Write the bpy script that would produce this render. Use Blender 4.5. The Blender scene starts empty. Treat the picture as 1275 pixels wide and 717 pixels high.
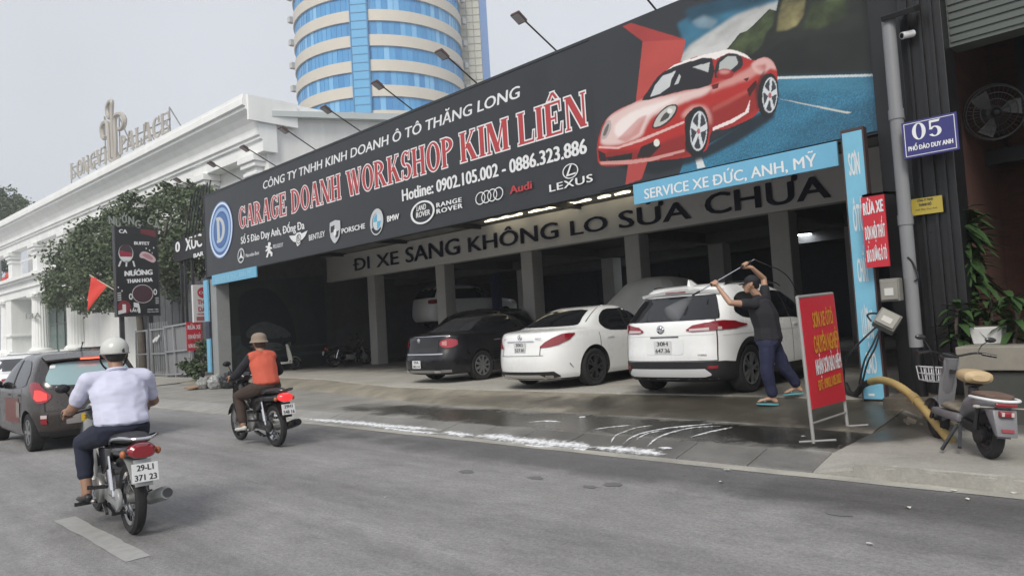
import bpy, bmesh, math, random
from mathutils import Vector, Matrix, Euler
from mathutils.geometry import tessellate_polygon
PI = math.pi; R = math.radians
random.seed(7)
S = bpy.context.scene
COL = S.collection

# ------------------------------------------------------------------ camera
CF, CH = 900.0, 1.48                       # focal length in pixels of the 1275 px wide photograph, eye height
CAM_F = Vector((-0.7027, 0.7097, 0.05004)).normalized()
_roll, _W, _Hh = 0.06, 1275.0, 717.0
_rt = CAM_F.cross(Vector((0, 0, 1))).normalized(); _up = _rt.cross(CAM_F).normalized()
CAM_R = (_rt * math.cos(_roll) - _up * math.sin(_roll)).normalized()
CAM_U = (_up * math.cos(_roll) + _rt * math.sin(_roll)).normalized()
cd = bpy.data.cameras.new('camera'); cam = bpy.data.objects.new('camera', cd); COL.objects.link(cam)
cd.sensor_fit = 'HORIZONTAL'; cd.sensor_width = 36.0; cd.lens = CF / _W * 36.0
cd.clip_start = 0.05; cd.clip_end = 3000
_m = Matrix((CAM_R, CAM_U, -CAM_F)).transposed().to_4x4(); _m.translation = (0, 0, CH)
cam.matrix_world = _m
S.camera = cam

# ------------------------------------------------------------------ sky, sun, exposure
SUN_EL, SUN_AZ = R(43), R(152)             # soft high sun behind thin overcast, from the road side
w = bpy.data.worlds.new('World'); S.world = w; w.use_nodes = True
nt = w.node_tree; bg = nt.nodes['Background']
sky = nt.nodes.new('ShaderNodeTexSky'); sky.sky_type = 'NISHITA'; sky.sun_disc = False
sky.sun_elevation = SUN_EL; sky.sun_rotation = SUN_AZ; sky.air_density = 1.0; sky.dust_density = 4.0; sky.ozone_density = 1.0
hs = nt.nodes.new('ShaderNodeHueSaturation'); hs.inputs['Saturation'].default_value = 0.25
mx = nt.nodes.new('ShaderNodeMix'); mx.data_type = 'RGBA'; mx.inputs[0].default_value = 0.78
mx.inputs[7].default_value = (6.9, 7.2, 7.75, 1)       # the even grey of the cloud layer
tc = nt.nodes.new('ShaderNodeTexCoord'); ns = nt.nodes.new('ShaderNodeTexNoise'); ns.inputs['Scale'].default_value = 1.6; ns.inputs['Detail'].default_value = 3
mr = nt.nodes.new('ShaderNodeMapRange'); mr.inputs[1].default_value = .3; mr.inputs[2].default_value = .7; mr.inputs[3].default_value = .90; mr.inputs[4].default_value = 1.07
mul = nt.nodes.new('ShaderNodeMix'); mul.data_type = 'RGBA'; mul.blend_type = 'MULTIPLY'; mul.inputs[0].default_value = 1
L = nt.links.new
L(sky.outputs[0], hs.inputs['Color']); L(hs.outputs[0], mx.inputs[6]); L(tc.outputs['Generated'], ns.inputs['Vector'])
L(ns.outputs[0], mr.inputs[0]); L(mx.outputs[2], mul.inputs[6]); L(mr.outputs[0], mul.inputs[7]); L(mul.outputs[2], bg.inputs['Color'])
bg.inputs['Strength'].default_value = 0.075
sd = bpy.data.lights.new('sun', 'SUN'); so = bpy.data.objects.new('sun', sd); COL.objects.link(so)
sd.energy = 1.5; sd.angle = R(22); sd.color = (1.0, .94, .85)
_sv = Vector((math.sin(SUN_AZ) * math.cos(SUN_EL), math.cos(SUN_AZ) * math.cos(SUN_EL), math.sin(SUN_EL)))
so.rotation_euler = _sv.to_track_quat('Z', 'Y').to_euler(); so.location = (0, -10, 40)
S.view_settings.view_transform = 'Standard'; S.view_settings.look = 'None'; S.view_settings.gamma = 1
S.view_settings.exposure = 0.77; S.view_settings.use_curve_mapping = False
S.render.engine = 'CYCLES'; S.cycles.use_denoising = True; S.cycles.max_bounces = 8; S.cycles.diffuse_bounces = 4
S.cycles.transparent_max_bounces = 16

# ------------------------------------------------------------------ survey of the photograph: sight lines met with real planes
def _ray(px, py): return CAM_F * CF + CAM_R * (px - _W / 2) + CAM_U * (_Hh / 2 - py)
EYE = Vector((0, 0, CH))
def onY(px, py, Y):
    d = _ray(px, py); return EYE + d * (Y / d.y)
def onX(px, py, X):
    d = _ray(px, py); return EYE + d * (X / d.x)
def onZ(px, py, z):
    d = _ray(px, py); return EYE + d * ((z - CH) / d.z)
def onP(px, py, p0, n):
    d = _ray(px, py); n = Vector(n); return EYE + d * (n.dot(Vector(p0) - EYE) / n.dot(d))

# ------------------------------------------------------------------ materials
MATS = {}
def lin(c):                                 # sRGB 0-255 to linear
    return tuple(((x / 255) / 12.92 if x / 255 <= .04045 else ((x / 255 + .055) / 1.055) ** 2.4) for x in c)
def M(name, col, rough=.6, metal=0.0, var=0.0, vscale=3.0, bump=0.0, bscale=40.0, coat=0.0, emit=None, es=1.0, spec=.5, trans=0.0, stretch=None, alpha=1.0):
    if name in MATS: return MATS[name]
    m = bpy.data.materials.new(name); m.use_nodes = True; t = m.node_tree; b = t.nodes['Principled BSDF']
    c = tuple(col) + (1,)
    b.inputs['Base Color'].default_value = c; b.inputs['Roughness'].default_value = rough; b.inputs['Metallic'].default_value = metal
    b.inputs['Coat Weight'].default_value = coat; b.inputs['Specular IOR Level'].default_value = spec
    b.inputs['Transmission Weight'].default_value = trans; b.inputs['Alpha'].default_value = alpha
    if coat: b.inputs['Coat Roughness'].default_value = .06
    if emit: b.inputs['Emission Color'].default_value = tuple(emit) + (1,); b.inputs['Emission Strength'].default_value = es
    if var or bump:
        tcn = t.nodes.new('ShaderNodeTexCoord'); mp = t.nodes.new('ShaderNodeMapping'); t.links.new(tcn.outputs['Object'], mp.inputs[0])
        if stretch: mp.inputs['Scale'].default_value = stretch
    if var:
        n = t.nodes.new('ShaderNodeTexNoise'); n.inputs['Scale'].default_value = vscale; n.inputs['Detail'].default_value = 6; n.inputs['Roughness'].default_value = .65
        t.links.new(mp.outputs[0], n.inputs['Vector'])
        r = t.nodes.new('ShaderNodeMapRange'); r.inputs[1].default_value = .25; r.inputs[2].default_value = .75
        r.inputs[3].default_value = 1 - var; r.inputs[4].default_value = 1 + var * .7
        t.links.new(n.outputs[0], r.inputs[0])
        x = t.nodes.new('ShaderNodeMix'); x.data_type = 'RGBA'; x.blend_type = 'MULTIPLY'; x.inputs[0].default_value = 1
        x.inputs[6].default_value = c; t.links.new(r.outputs[0], x.inputs[7]); t.links.new(x.outputs[2], b.inputs['Base Color'])
        r2 = t.nodes.new('ShaderNodeMapRange'); r2.inputs[3].default_value = max(0.02, rough - .12); r2.inputs[4].default_value = min(1, rough + .12)
        t.links.new(n.outputs[0], r2.inputs[0]); t.links.new(r2.outputs[0], b.inputs['Roughness'])
    if bump:
        n2 = t.nodes.new('ShaderNodeTexNoise'); n2.inputs['Scale'].default_value = bscale; n2.inputs['Detail'].default_value = 4
        t.links.new(mp.outputs[0], n2.inputs['Vector'])
        bp = t.nodes.new('ShaderNodeBump'); bp.inputs['Strength'].default_value = bump; bp.inputs['Distance'].default_value = .02
        t.links.new(n2.outputs[0], bp.inputs['Height']); t.links.new(bp.outputs[0], b.inputs['Normal'])
    MATS[name] = m; return m

# ------------------------------------------------------------------ scene graph helpers
MW = {}                                     # object -> world matrix as built
def tag(o, label=None, cat=None, group=None, kind=None):
    if label: o['label'] = label
    if cat: o['category'] = cat
    if group: o['group'] = group
    if kind: o['kind'] = kind
    return o
def thing(name, label, cat, loc=(0, 0, 0), rz=0.0, group=None, rot=None):
    o = bpy.data.objects.new(name, None); COL.objects.link(o); o.empty_display_size = .2
    o.location = loc; o.rotation_euler = rot if rot else (0, 0, rz)
    MW[o] = Matrix.Translation(Vector(loc)) @ o.rotation_euler.to_matrix().to_4x4()
    return tag(o, label, cat, group)
def kids(o): return [c for c in bpy.data.objects if c.parent == o]
def copy_tree(o, parent=None):
    c = o.copy(); COL.objects.link(c)
    if parent: c.parent = parent
    for ch in kids(o): copy_tree(ch, c)
    return c

class MB:
    def __init__(s): s.bm = bmesh.new()
    def face(s, vs):
        try: return s.bm.faces.new(vs)
        except ValueError: return None
    def poly(s, pts):
        return s.face([s.bm.verts.new(p) for p in pts])
    def tess(s, pts):                       # any flat polygon
        vs = [s.bm.verts.new(p) for p in pts]
        for t in tessellate_polygon([[Vector(p) for p in pts]]): s.face([vs[i] for i in t])
        return s
    def prism(s, pts, d):                   # flat outline pushed along d
        d = Vector(d); n = len(pts); a = [s.bm.verts.new(p) for p in pts]; b = [s.bm.verts.new(Vector(p) + d) for p in pts]
        for t in tessellate_polygon([[Vector(p) for p in pts]]):
            s.face([a[i] for i in t]); s.face([b[i] for i in reversed(t)])
        for i in range(n): s.face([a[i], a[(i + 1) % n], b[(i + 1) % n], b[i]])
        return s
    def hexa(s, p):                         # eight corners: bottom 4, top 4
        v = [s.bm.verts.new(q) for q in p]
        for f in ((3, 2, 1, 0), (4, 5, 6, 7), (0, 1, 5, 4), (1, 2, 6, 5), (2, 3, 7, 6), (3, 0, 4, 7)): s.face([v[i] for i in f])
        return s
    def box(s, c, d, rot=None):
        c = Vector(c); h = [x / 2 for x in d]
        q = [Vector((sx * h[0], sy * h[1], sz * h[2])) for sz in (-1, 1) for sx, sy in ((-1, -1), (1, -1), (1, 1), (-1, 1))]
        if rot is not None:
            e = Euler(rot).to_matrix() if not isinstance(rot, Matrix) else rot
            q = [e @ x for x in q]
        return s.hexa([c + x for x in q])
    def bb(s, a, b): return s.box([(a[i] + b[i]) / 2 for i in range(3)], [abs(b[i] - a[i]) for i in range(3)])
    def bar(s, a, b, wd, th=None, up=(0, 0, 1)):
        a = Vector(a); b = Vector(b); d = (b - a).normalized(); th = wd if th is None else th
        u = Vector(up)
        if abs(d.dot(u)) > .98: u = Vector((1, 0, 0))
        x = d.cross(u).normalized(); y = x.cross(d).normalized()
        q = [p + x * sx * wd / 2 + y * sy * th / 2 for p in (a, b) for sx, sy in ((-1, -1), (1, -1), (1, 1), (-1, 1))]
        return s.hexa(q)
    def tube(s, pts, r, seg=8, cap=True, closed=False):
        pts = [Vector(p) for p in pts]; n = len(pts); rr = r if isinstance(r, (list, tuple)) else [r] * n
        rings = []; prev = None
        for i, p in enumerate(pts):
            a = pts[(i - 1) % n] if (i or closed) else p; b = pts[(i + 1) % n] if (i < n - 1 or closed) else p
            d = (b - a).normalized()
            if prev is None: prev = d.orthogonal().normalized()
            x = (prev - d * prev.dot(d)); x = x.normalized() if x.length > 1e-6 else d.orthogonal().normalized(); prev = x; y = d.cross(x)
            rings.append([s.bm.verts.new(p + (x * math.cos(2 * PI * k / seg) + y * math.sin(2 * PI * k / seg)) * rr[i]) for k in range(seg)])
        m = n if closed else n - 1
        for i in range(m):
            A, B = rings[i], rings[(i + 1) % n]
            for k in range(seg): s.face([A[k], A[(k + 1) % seg], B[(k + 1) % seg], B[k]])
        if cap and not closed: s.face(rings[0][::-1]); s.face(rings[-1])
        return s
    def cyl(s, a, b, r0, r1=None, seg=16): return s.tube([a, b], [r0, r0 if r1 is None else r1], seg)
    def lathe(s, prof, o=(0, 0, 0), axis='Z', seg=24, rot=None, ends=True):   # prof: (radius, height)
        o = Vector(o); rings = []
        def P(r, h, a):
            c, q = math.cos(a) * r, math.sin(a) * r
            v = Vector((c, q, h)) if axis == 'Z' else (Vector((c, h, q)) if axis == 'Y' else Vector((h, c, q)))
            if rot is not None: v = rot @ v
            return o + v
        for r, h in prof: rings.append([s.bm.verts.new(P(max(r, 1e-4), h, 2 * PI * k / seg)) for k in range(seg)])
        for A, B in zip(rings, rings[1:]):
            for k in range(seg): s.face([A[k], A[(k + 1) % seg], B[(k + 1) % seg], B[k]])
        if ends: s.face(rings[0][::-1]); s.face(rings[-1])
        return s
    def ball(s, c, r, seg=12, rot=None):
        r = r if isinstance(r, (list, tuple)) else (r, r, r); c = Vector(c); rings = []
        for i in range(1, seg // 2):
            a = PI * i / (seg // 2)
            rg = []
            for k in range(seg):
                b = 2 * PI * k / seg; v = Vector((r[0] * math.sin(a) * math.cos(b), r[1] * math.sin(a) * math.sin(b), r[2] * math.cos(a)))
                if rot is not None: v = rot @ v
                rg.append(s.bm.verts.new(c + v))
            rings.append(rg)
        t = Vector((0, 0, r[2])); bq = -t
        if rot is not None: t = rot @ t; bq = rot @ bq
        t = s.bm.verts.new(c + t); b0 = s.bm.verts.new(c + bq)
        for k in range(seg): s.face([t, rings[0][k], rings[0][(k + 1) % seg]]); s.face([b0, rings[-1][(k + 1) % seg], rings[-1][k]])
        for A, B in zip(rings, rings[1:]):
            for k in range(seg): s.face([A[k], B[k], B[(k + 1) % seg], A[(k + 1) % seg]])
        return s
    def grid(s, rows, closed=False):
        V = [[s.bm.verts.new(p) for p in r] for r in rows]; n = len(rows[0])
        for A, B in zip(V, V[1:]):
            for k in range(n if closed else n - 1): s.face([A[k], A[(k + 1) % n], B[(k + 1) % n], B[k]])
        return V
    def build(s, name, mat, parent=None, world=True, smooth=False, bevel=0.0, angle=40, fix=True):
        bm = s.bm
        if parent is not None and world: bm.transform(MW[parent].inverted())
        if fix: bmesh.ops.recalc_face_normals(bm, faces=bm.faces)
        me = bpy.data.meshes.new(name)
        if bevel:
            bmesh.ops.remove_doubles(bm, verts=bm.verts, dist=1e-5)
            es = [e for e in bm.edges if len(e.link_faces) == 2 and e.calc_face_angle(0) > R(30)]
            bmesh.ops.bevel(bm, geom=es, offset=bevel, segments=2, affect='EDGES', profile=.5)
        bm.to_mesh(me); bm.free()
        o = bpy.data.objects.new(name, me); COL.objects.link(o)
        for m in (mat if isinstance(mat, (list, tuple)) else [mat]): me.materials.append(m)
        if smooth:
            me.polygons.foreach_set('use_smooth', [True] * len(me.polygons)); me.set_sharp_from_angle(angle=R(angle))
        if parent is not None: o.parent = parent; MW[o] = MW[parent].copy()
        else: MW[o] = Matrix.Identity(4)
        me.update(); return o

def catmull(pts, n=6, closed=False):
    pts = [Vector(p) for p in pts]; N = len(pts); out = []
    for i in range(N if closed else N - 1):
        g = lambda j: pts[j % N] if closed else pts[max(0, min(N - 1, j))]
        a, b, c, d = g(i - 1), g(i), g(i + 1), g(i + 2)
        for k in range(n):
            t = k / n
            out.append(.5 * ((2 * b) + (c - a) * t + (2 * a - 5 * b + 4 * c - d) * t * t + (3 * b - a - 3 * c + d) * t ** 3))
    if not closed: out.append(pts[-1])
    return out

# ------------------------------------------------------------------ lettering
_tc = {}
def _raw(body, spacing=1.0):
    k = (body, spacing)
    if k in _tc: return _tc[k]
    cu = bpy.data.curves.new('t', 'FONT'); cu.body = body; cu.size = 1; cu.resolution_u = 3; cu.space_character = spacing
    o = bpy.data.objects.new('t', cu); COL.objects.link(o)
    me = o.evaluated_get(bpy.context.evaluated_depsgraph_get()).to_mesh()
    vs = [v.co.copy() for v in me.vertices]; fs = [tuple(p.vertices) for p in me.polygons]
    bpy.data.objects.remove(o); bpy.data.curves.remove(cu)
    _tc[k] = (vs, fs); return _tc[k]
_SWAP = {'Đ': 'D', 'Ơ': 'O', 'Ợ': 'Ọ', 'Ở': 'Ỏ', 'Ờ': 'Ò', 'Ớ': 'Ó', 'đ': 'd'}
def glyphs(body, spacing=1.0):
    """vertices (cap height 1, left edge 0) and faces; bars and horns the plain outline cannot fill are laid on as strips"""
    b2 = ''.join(_SWAP.get(c, c) for c in body)
    vs, fs = _raw(b2, spacing); cap = max(v.y for v in _raw('H')[0]); x0 = min(v.x for v in vs)
    V = [((v.x - x0) / cap, v.y / cap, 0) for v in vs]; F = list(fs)
    for i, c in enumerate(body):
        if c in 'ĐđƠỢỞỜỚ':
            xr = max(v.x for v in _raw(b2[:i + 1], spacing)[0]); cw = _raw(_SWAP[c], 1.0)[0]; wd = max(v.x for v in cw) - min(v.x for v in cw); xl = xr - wd
            a, b = (xl - x0) / cap, (xr - x0) / cap
            if c == 'Đ': q = [(a - .13, .46), (a + .34, .46), (a + .34, .56), (a - .13, .56)]
            elif c == 'đ': q = [(b - .3, .8), (b + .08, .8), (b + .08, .88), (b - .3, .88)]
            else: q = [(b - .12, .84), (b + .02, .88), (b + .16, 1.1), (b + .04, 1.12)]
            k = len(V); V += [(x, y, .0006) for x, y in q]; F.append((k, k + 1, k + 2, k + 3))
    return V, F
def put_text(mb, body, p0, ex, ez, n, bold=0.0, spacing=1.0, slant=0.0, copies=3):
    """p0 baseline start, ex full width vector, ez cap height vector, n outward normal times distance"""
    V, F = glyphs(body, spacing); wmax = max(v[0] for v in V); p0 = Vector(p0); ex = Vector(ex); ez = Vector(ez); n = Vector(n); nn = n.normalized()
    st = [(0, 0, 0)] if not bold else [(bold * (i / (copies - 1) - .5) * 2, (bold * .5 if i % 2 else -bold * .5) * .6, i) for i in range(copies)]
    for dx, dy, i in st:
        bv = [mb.bm.verts.new(p0 + ex * ((x + dx + slant * y) / wmax) + ez * (y + dy) + n + nn * (z * .3 + .00022 * i)) for x, y, z in V]
        for f in F: mb.face([bv[k] for k in f])
# a bold roman with slab serifs, drawn from stems, hairlines and bows
def serif_shapes(ch):
    T, t, s, q = .2, .07, .05, .055
    def stem(x, w=T): return [('p', [(x, 0), (x + w, 0), (x + w, 1), (x, 1)]), ('p', [(x - q, 0), (x + w + q, 0), (x + w + q, s), (x - q, s)]), ('p', [(x - q, 1 - s), (x + w + q, 1 - s), (x + w + q, 1), (x - q, 1)])]
    def diag(xa, xb, w, y0=0., y1=1.): return [('p', [(xa, y0), (xa + w, y0), (xb + w, y1), (xb, y1)])]
    def foot(x, w, y): return [('p', [(x - q, y), (x + w + q, y), (x + w + q, y + s), (x - q, y + s)])]
    bow = lambda cx, cy, rx, ry, a0, a1, k=T: [('a', cx, cy, rx, ry, a0, a1, k, t)]
    if ch == 'I': return stem(.06), .32
    if ch == 'H': return stem(.06) + stem(.56) + [('p', [(.2, .47), (.6, .47), (.6, .54), (.2, .54)])], .83
    if ch == 'L': return stem(.06) + [('p', [(.2, 0), (.66, 0), (.66, t), (.2, t)]), ('p', [(.6, 0), (.67, 0), (.7, .34), (.66, .34)])], .72
    if ch in 'EÊ':
        g = stem(.06) + [('p', [(.2, 0), (.66, 0), (.66, t), (.2, t)]), ('p', [(.6, 0), (.67, 0), (.7, .32), (.66, .32)]), ('p', [(.2, 1 - t), (.62, 1 - t), (.62, 1), (.2, 1)]), ('p', [(.57, 1), (.65, 1), (.65, .7), (.61, .7)]), ('p', [(.2, .47), (.46, .47), (.46, .54), (.2, .54)]), ('p', [(.42, .36), (.48, .36), (.48, .66), (.42, .66)])]
        if ch == 'Ê': g += [('p', [(.16, 1.08), (.27, 1.08), (.42, 1.3), (.32, 1.3)]), ('p', [(.47, 1.08), (.58, 1.08), (.42, 1.3), (.32, 1.3)])]
        return g, .74
    if ch == 'C': return bow(.42, .5, .4, .51, 48, 312) + [('p', [(.68, .68), (.75, .68), (.75, 1.), (.71, 1.)]), ('p', [(.66, .14), (.72, .1), (.78, .3), (.74, .32)])], .82
    if ch == 'V': return diag(.36, .05, .21) + diag(.42, .68, .08) + foot(.05, .21, .95) + foot(.66, .08, .95), .86
    if ch == 'D': return stem(.06) + bow(.2, .5, .58, .5, -90, 90), .84
    if ch == 'O': return bow(.42, .5, .4, .51, 0, 360), .84
    if ch == 'G': return bow(.42, .5, .4, .51, 42, 322) + [('p', [(.58, .05), (.77, .12), (.77, .44), (.58, .44)]), ('p', [(.5, .42), (.84, .42), (.84, .47), (.5, .47)]), ('p', [(.7, .72), (.76, .72), (.76, 1.), (.72, 1.)])], .88
    if ch in 'PR':
        g = stem(.06) + bow(.2, .745, .46, .255, -90, 90)
        if ch == 'R': g += diag(.6, .3, .22, 0, .5) + foot(.6, .22, 0); return g, .88
        return g, .7
    if ch == 'A': return diag(.05, .36, .08) + diag(.58, .34, .22) + [('p', [(.17, .3), (.62, .3), (.6, .37), (.19, .37)])] + foot(.05, .08, 0) + foot(.58, .22, 0), .86
    if ch == 'N': return stem(.08, .08) + stem(.68, .08) + diag(.58, .05, .22), .86
    if ch == 'K': return stem(.06) + diag(.24, .62, .09, .42, 1) + diag(.58, .28, .23, 0, .58) + foot(.58, .23, 0) + foot(.6, .1, .95), .86
    if ch == 'M': return stem(.07, .08) + stem(.76, T) + diag(.4, .06, .22) + diag(.42, .76, .08), 1.06
    if ch == 'W': return diag(.24, .02, .21) + diag(.3, .5, .08) + diag(.66, .42, .21) + diag(.74, .98, .08) + foot(.02, .21, .95) + foot(.96, .08, .95), 1.1
    if ch == 'S': return bow(.32, .735, .27, .275, 40, 265, .17) + bow(.34, .27, .3, .28, -140, 90, .18) + [('p', [(.5, .7), (.56, .7), (.56, 1), (.52, 1)]), ('p', [(.05, 0), (.09, 0), (.12, .32), (.05, .32)])], .66
    return [], .35
def put_serif(mb, word, p0, ex, ez, n, grow=0.0):
    adv = 0; sh = []
    for ch in word:
        g, wd = serif_shapes(ch); sh += [(adv, q) for q in g]; adv += wd + .05
    adv -= .05; p0 = Vector(p0); ex = Vector(ex) / adv; ez = Vector(ez); n = Vector(n); nn = n.normalized(); d = 0
    P = lambda x, y: p0 + ex * x + ez * y + n + nn * (.00006 * (d % 9))
    for ox, q in sh:
        d += 1
        if q[0] == 'p':
            pts = [Vector((x, y, 0)) for x, y in q[1]]; A = sum(pts[i].x * pts[(i + 1) % 4].y - pts[(i + 1) % 4].x * pts[i].y for i in range(4))
            if A < 0: pts = pts[::-1]
            if grow:
                out = []
                for i in range(4):
                    a, b, c = pts[i - 1], pts[i], pts[(i + 1) % 4]
                    e1 = (b - a).normalized(); e2 = (c - b).normalized(); n1 = Vector((e1.y, -e1.x, 0)); n2 = Vector((e2.y, -e2.x, 0))
                    m = (n1 + n2); m = m.normalized() * min(2.0, 1 / max(.35, m.normalized().dot(n1))) if m.length > 1e-4 else n1
                    out.append(b + m * grow)
                pts = out
            mb.poly([P(ox + v.x, v.y) for v in pts])
        else:
            _, cx, cy, rx, ry, a0, a1, k, t = q; full = a1 - a0 >= 360; N = 20
            if grow and not full: a0 -= grow / rx * 57; a1 += grow / rx * 57
            ro, so_, ri, si = rx + grow, ry + grow, rx - k - grow, ry - t - grow
            rows = [[], []]
            for i in range(N + 1):
                a = R(a0 + (a1 - a0) * i / N); rows[0].append(P(ox + cx + ro * math.cos(a), cy + so_ * math.sin(a))); rows[1].append(P(ox + cx + ri * math.cos(a), cy + si * math.sin(a)))
            mb.grid(rows)
# ------------------------------------------------------------------ ground materials
def ground_mat(name, base, rough, wet_shade=(), bands=(), var=.22, vs=1.2, fine=.12, bump=.25, bscale=60, blend=(1.25, .7), streaks=0):
    """dusty paving with stains and painted shade; wet: ellipses (x, y, rx, ry, darkness, roughness) whose ragged edge comes from noise; bands likewise"""
    m = bpy.data.materials.new(name); m.use_nodes = True; t = m.node_tree; N = t.nodes; Lk = t.links.new; b = N['Principled BSDF']
    tcn = N.new('ShaderNodeTexCoord')
    def noise(sc, det=6, ro=.6, st=None):
        n = N.new('ShaderNodeTexNoise'); n.inputs['Scale'].default_value = sc; n.inputs['Detail'].default_value = det; n.inputs['Roughness'].default_value = ro
        if st:
            mp = N.new('ShaderNodeMapping'); mp.inputs['Scale'].default_value = st; Lk(tcn.outputs['Object'], mp.inputs[0]); Lk(mp.outputs[0], n.inputs['Vector'])
        else: Lk(tcn.outputs['Object'], n.inputs['Vector'])
        return n.outputs[0]
    def rng(x, a, b_, c, d):
        r = N.new('ShaderNodeMapRange'); r.inputs[1].default_value = a; r.inputs[2].default_value = b_; r.inputs[3].default_value = c; r.inputs[4].default_value = d; Lk(x, r.inputs[0]); return r.outputs[0]
    def mulc(c, f):
        x = N.new('ShaderNodeMix'); x.data_type = 'RGBA'; x.blend_type = 'MULTIPLY'; x.inputs[0].default_value = 1
        if isinstance(c, tuple): x.inputs[6].default_value = c
        else: Lk(c, x.inputs[6])
        Lk(f, x.inputs[7]); return x.outputs[2]
    c = mulc(tuple(base) + (1,), rng(noise(vs), .3, .7, 1 - var, 1 + var * .8))
    c = mulc(c, rng(noise(vs * .22, 4, .6, (1, 2.2, 1)), .3, .7, 1 - var * .6, 1 + var * .5))
    c = mulc(c, rng(noise(34, 3, .8), .3, .7, 1 - fine, 1 + fine))
    if streaks:
        c = mulc(c, rng(noise(1.0, 5, .6, (.05, 1.5, 1)), .35, .65, 1 - streaks, 1 + streaks)); c = mulc(c, rng(noise(7.0, 5, .75, (.5, 1.2, 1)), .35, .7, 1 - streaks * .8, 1 + streaks * .9))
        c = mulc(c, rng(noise(140, 2, .9), .35, .65, .84, 1.14)); c = mulc(c, rng(noise(.9, 8, .75, (.35, 1, 1)), .52, .68, 1, 1 - streaks * 1.6))
    rgh = None
    edge = noise(1.7, 8, .65); streak = noise(1.0, 8, .7, (3.0, .9, 1))
    for (x, y, rx, ry, dark, ro) in wet_shade:
        mp = N.new('ShaderNodeMapping'); mp.vector_type = 'POINT'; mp.inputs['Location'].default_value = (-x / rx, -y / ry, 0); mp.inputs['Scale'].default_value = (1 / rx, 1 / ry, 0)
        Lk(tcn.outputs['Object'], mp.inputs[0])
        ln = N.new('ShaderNodeVectorMath'); ln.operation = 'LENGTH'; Lk(mp.outputs[0], ln.inputs[0])
        ad = N.new('ShaderNodeMath'); ad.operation = 'ADD'; Lk(ln.outputs['Value'], ad.inputs[0]); Lk(rng(edge, .3, .7, -.35, .35), ad.inputs[1])
        k = rng(ad.outputs[0], blend[1], blend[0], 1, 0)
        c = mulc(c, rng(k, 0, 1, 1, dark))
        if ro is not None:
            v = rng(k, 0, 1, rough, ro)
            if rgh is None: rgh = v
            else:
                mn = N.new('ShaderNodeMath'); mn.operation = 'MINIMUM'; Lk(rgh, mn.inputs[0]); Lk(v, mn.inputs[1]); rgh = mn.outputs[0]
    Lk(c, b.inputs['Base Color']); b.inputs['Roughness'].default_value = rough
    if rgh is not None: Lk(rgh, b.inputs['Roughness'])
    bp = N.new('ShaderNodeBump'); bp.inputs['Strength'].default_value = bump; bp.inputs['Distance'].default_value = .012; Lk(noise(bscale, 4), bp.inputs['Height']); Lk(bp.outputs[0], b.inputs['Normal'])
    MATS[name] = m; return m

m_road = ground_mat('asphalt', (.243, .239, .238), .85, wet_shade=[(-4.2, 6.05, 5.5, .62, .62, .7), (-1.0, 5.6, 2.2, .9, .72, .75), (-9.5, 6.15, 3.5, .35, .8, .8), (-6.7, 2.1, 1.6, .5, .82, .8)], var=.17, vs=.55, fine=.26, bump=.45, bscale=90, streaks=.15)  # last ellipse is shade painted under the near motorbike
m_pave = ground_mat('pavement concrete', (.27, .262, .24), .8, wet_shade=[(-6.2, 7.5, 4.4, .66, .2, .07), (-3.4, 7.6, 1.5, .6, .2, .07), (-10.0, 7.6, 2.0, .5, .45, .4)], var=.22)
m_ramp = ground_mat('ramp concrete', (.25, .228, .182), .85, wet_shade=[(-4.8, 8.7, 2.9, .9, .3, .3), (-8.5, 8.6, 2.5, .35, .62, .6)], var=.3, vs=1.6)
m_floor = ground_mat('garage floor concrete', (.40, .385, .345), .75, wet_shade=[(-5.0, 10.5, 2.0, 1.6, .5, .35), (-9.0, 11.4, 1.0, 2.0, .7, .7), (-14, 16, 14, 3.5, .5, .7)], var=.14)  # shade painted under the white saloon; deep hall floor darkened too
m_kerb = ground_mat('kerb concrete', (.29, .285, .27), .8, wet_shade=[(-4.4, 6.7, 2.4, .5, .55, .4), (-7.5, 6.7, 3.5, .5, .7, .6)], var=.2)
m_walk = ground_mat('dusty cement paving', (.31, .30, .27), .85, wet_shade=[(-2.75, 8.3, .75, .85, .3, .3), (-1.5, 8.75, 1.7, .42, .36, .75)], var=.2)
m_far = ground_mat('far ground', (.30, .30, .28), .9, var=.2, vs=.1)

def struct(name, mb, mat, **k):
    o = mb.build(name, mat, None, **k); o['kind'] = 'structure'; return o

g = MB(); g.grid([[(x, y, -.03) for x in (-420, -200, -60, 20, 120)] for y in (-120, -40, 20, 90, 320)]); struct('ground', g, m_far)
g = MB(); g.grid([[(x, y, 0) for x in range(-230, 61, 10)] for y in (-12, -6, 0, 3, 5, 6.5)]); struct('road', g, m_road)
XS = [-26, -22, -18, -15.4, -13, -10, -7, -4.5, -2.75]
YC = [9.6, 9.55, 9.45, 9.1, 8.7, 8.24, 8.22, 8.19, 7.95]
YD = [10.9, 10.7, 10.45, 9.8, 9.25, 9.25, 9.3, 9.45, 9.5]
def fine_line(Y, n=14):
    rnd = random.Random(3); out = []
    for i in range(len(XS) - 1):
        for k in range(n):
            f = k / n; out.append((XS[i] + (XS[i + 1] - XS[i]) * f, Y[i] + (Y[i + 1] - Y[i]) * f + rnd.uniform(-.02, .02)))
    out.append((XS[-1], Y[-1])); return out
LC, LD = fine_line(YC), fine_line(YD)
g = MB(); rnd = random.Random(1)
x = -26.0
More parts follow.
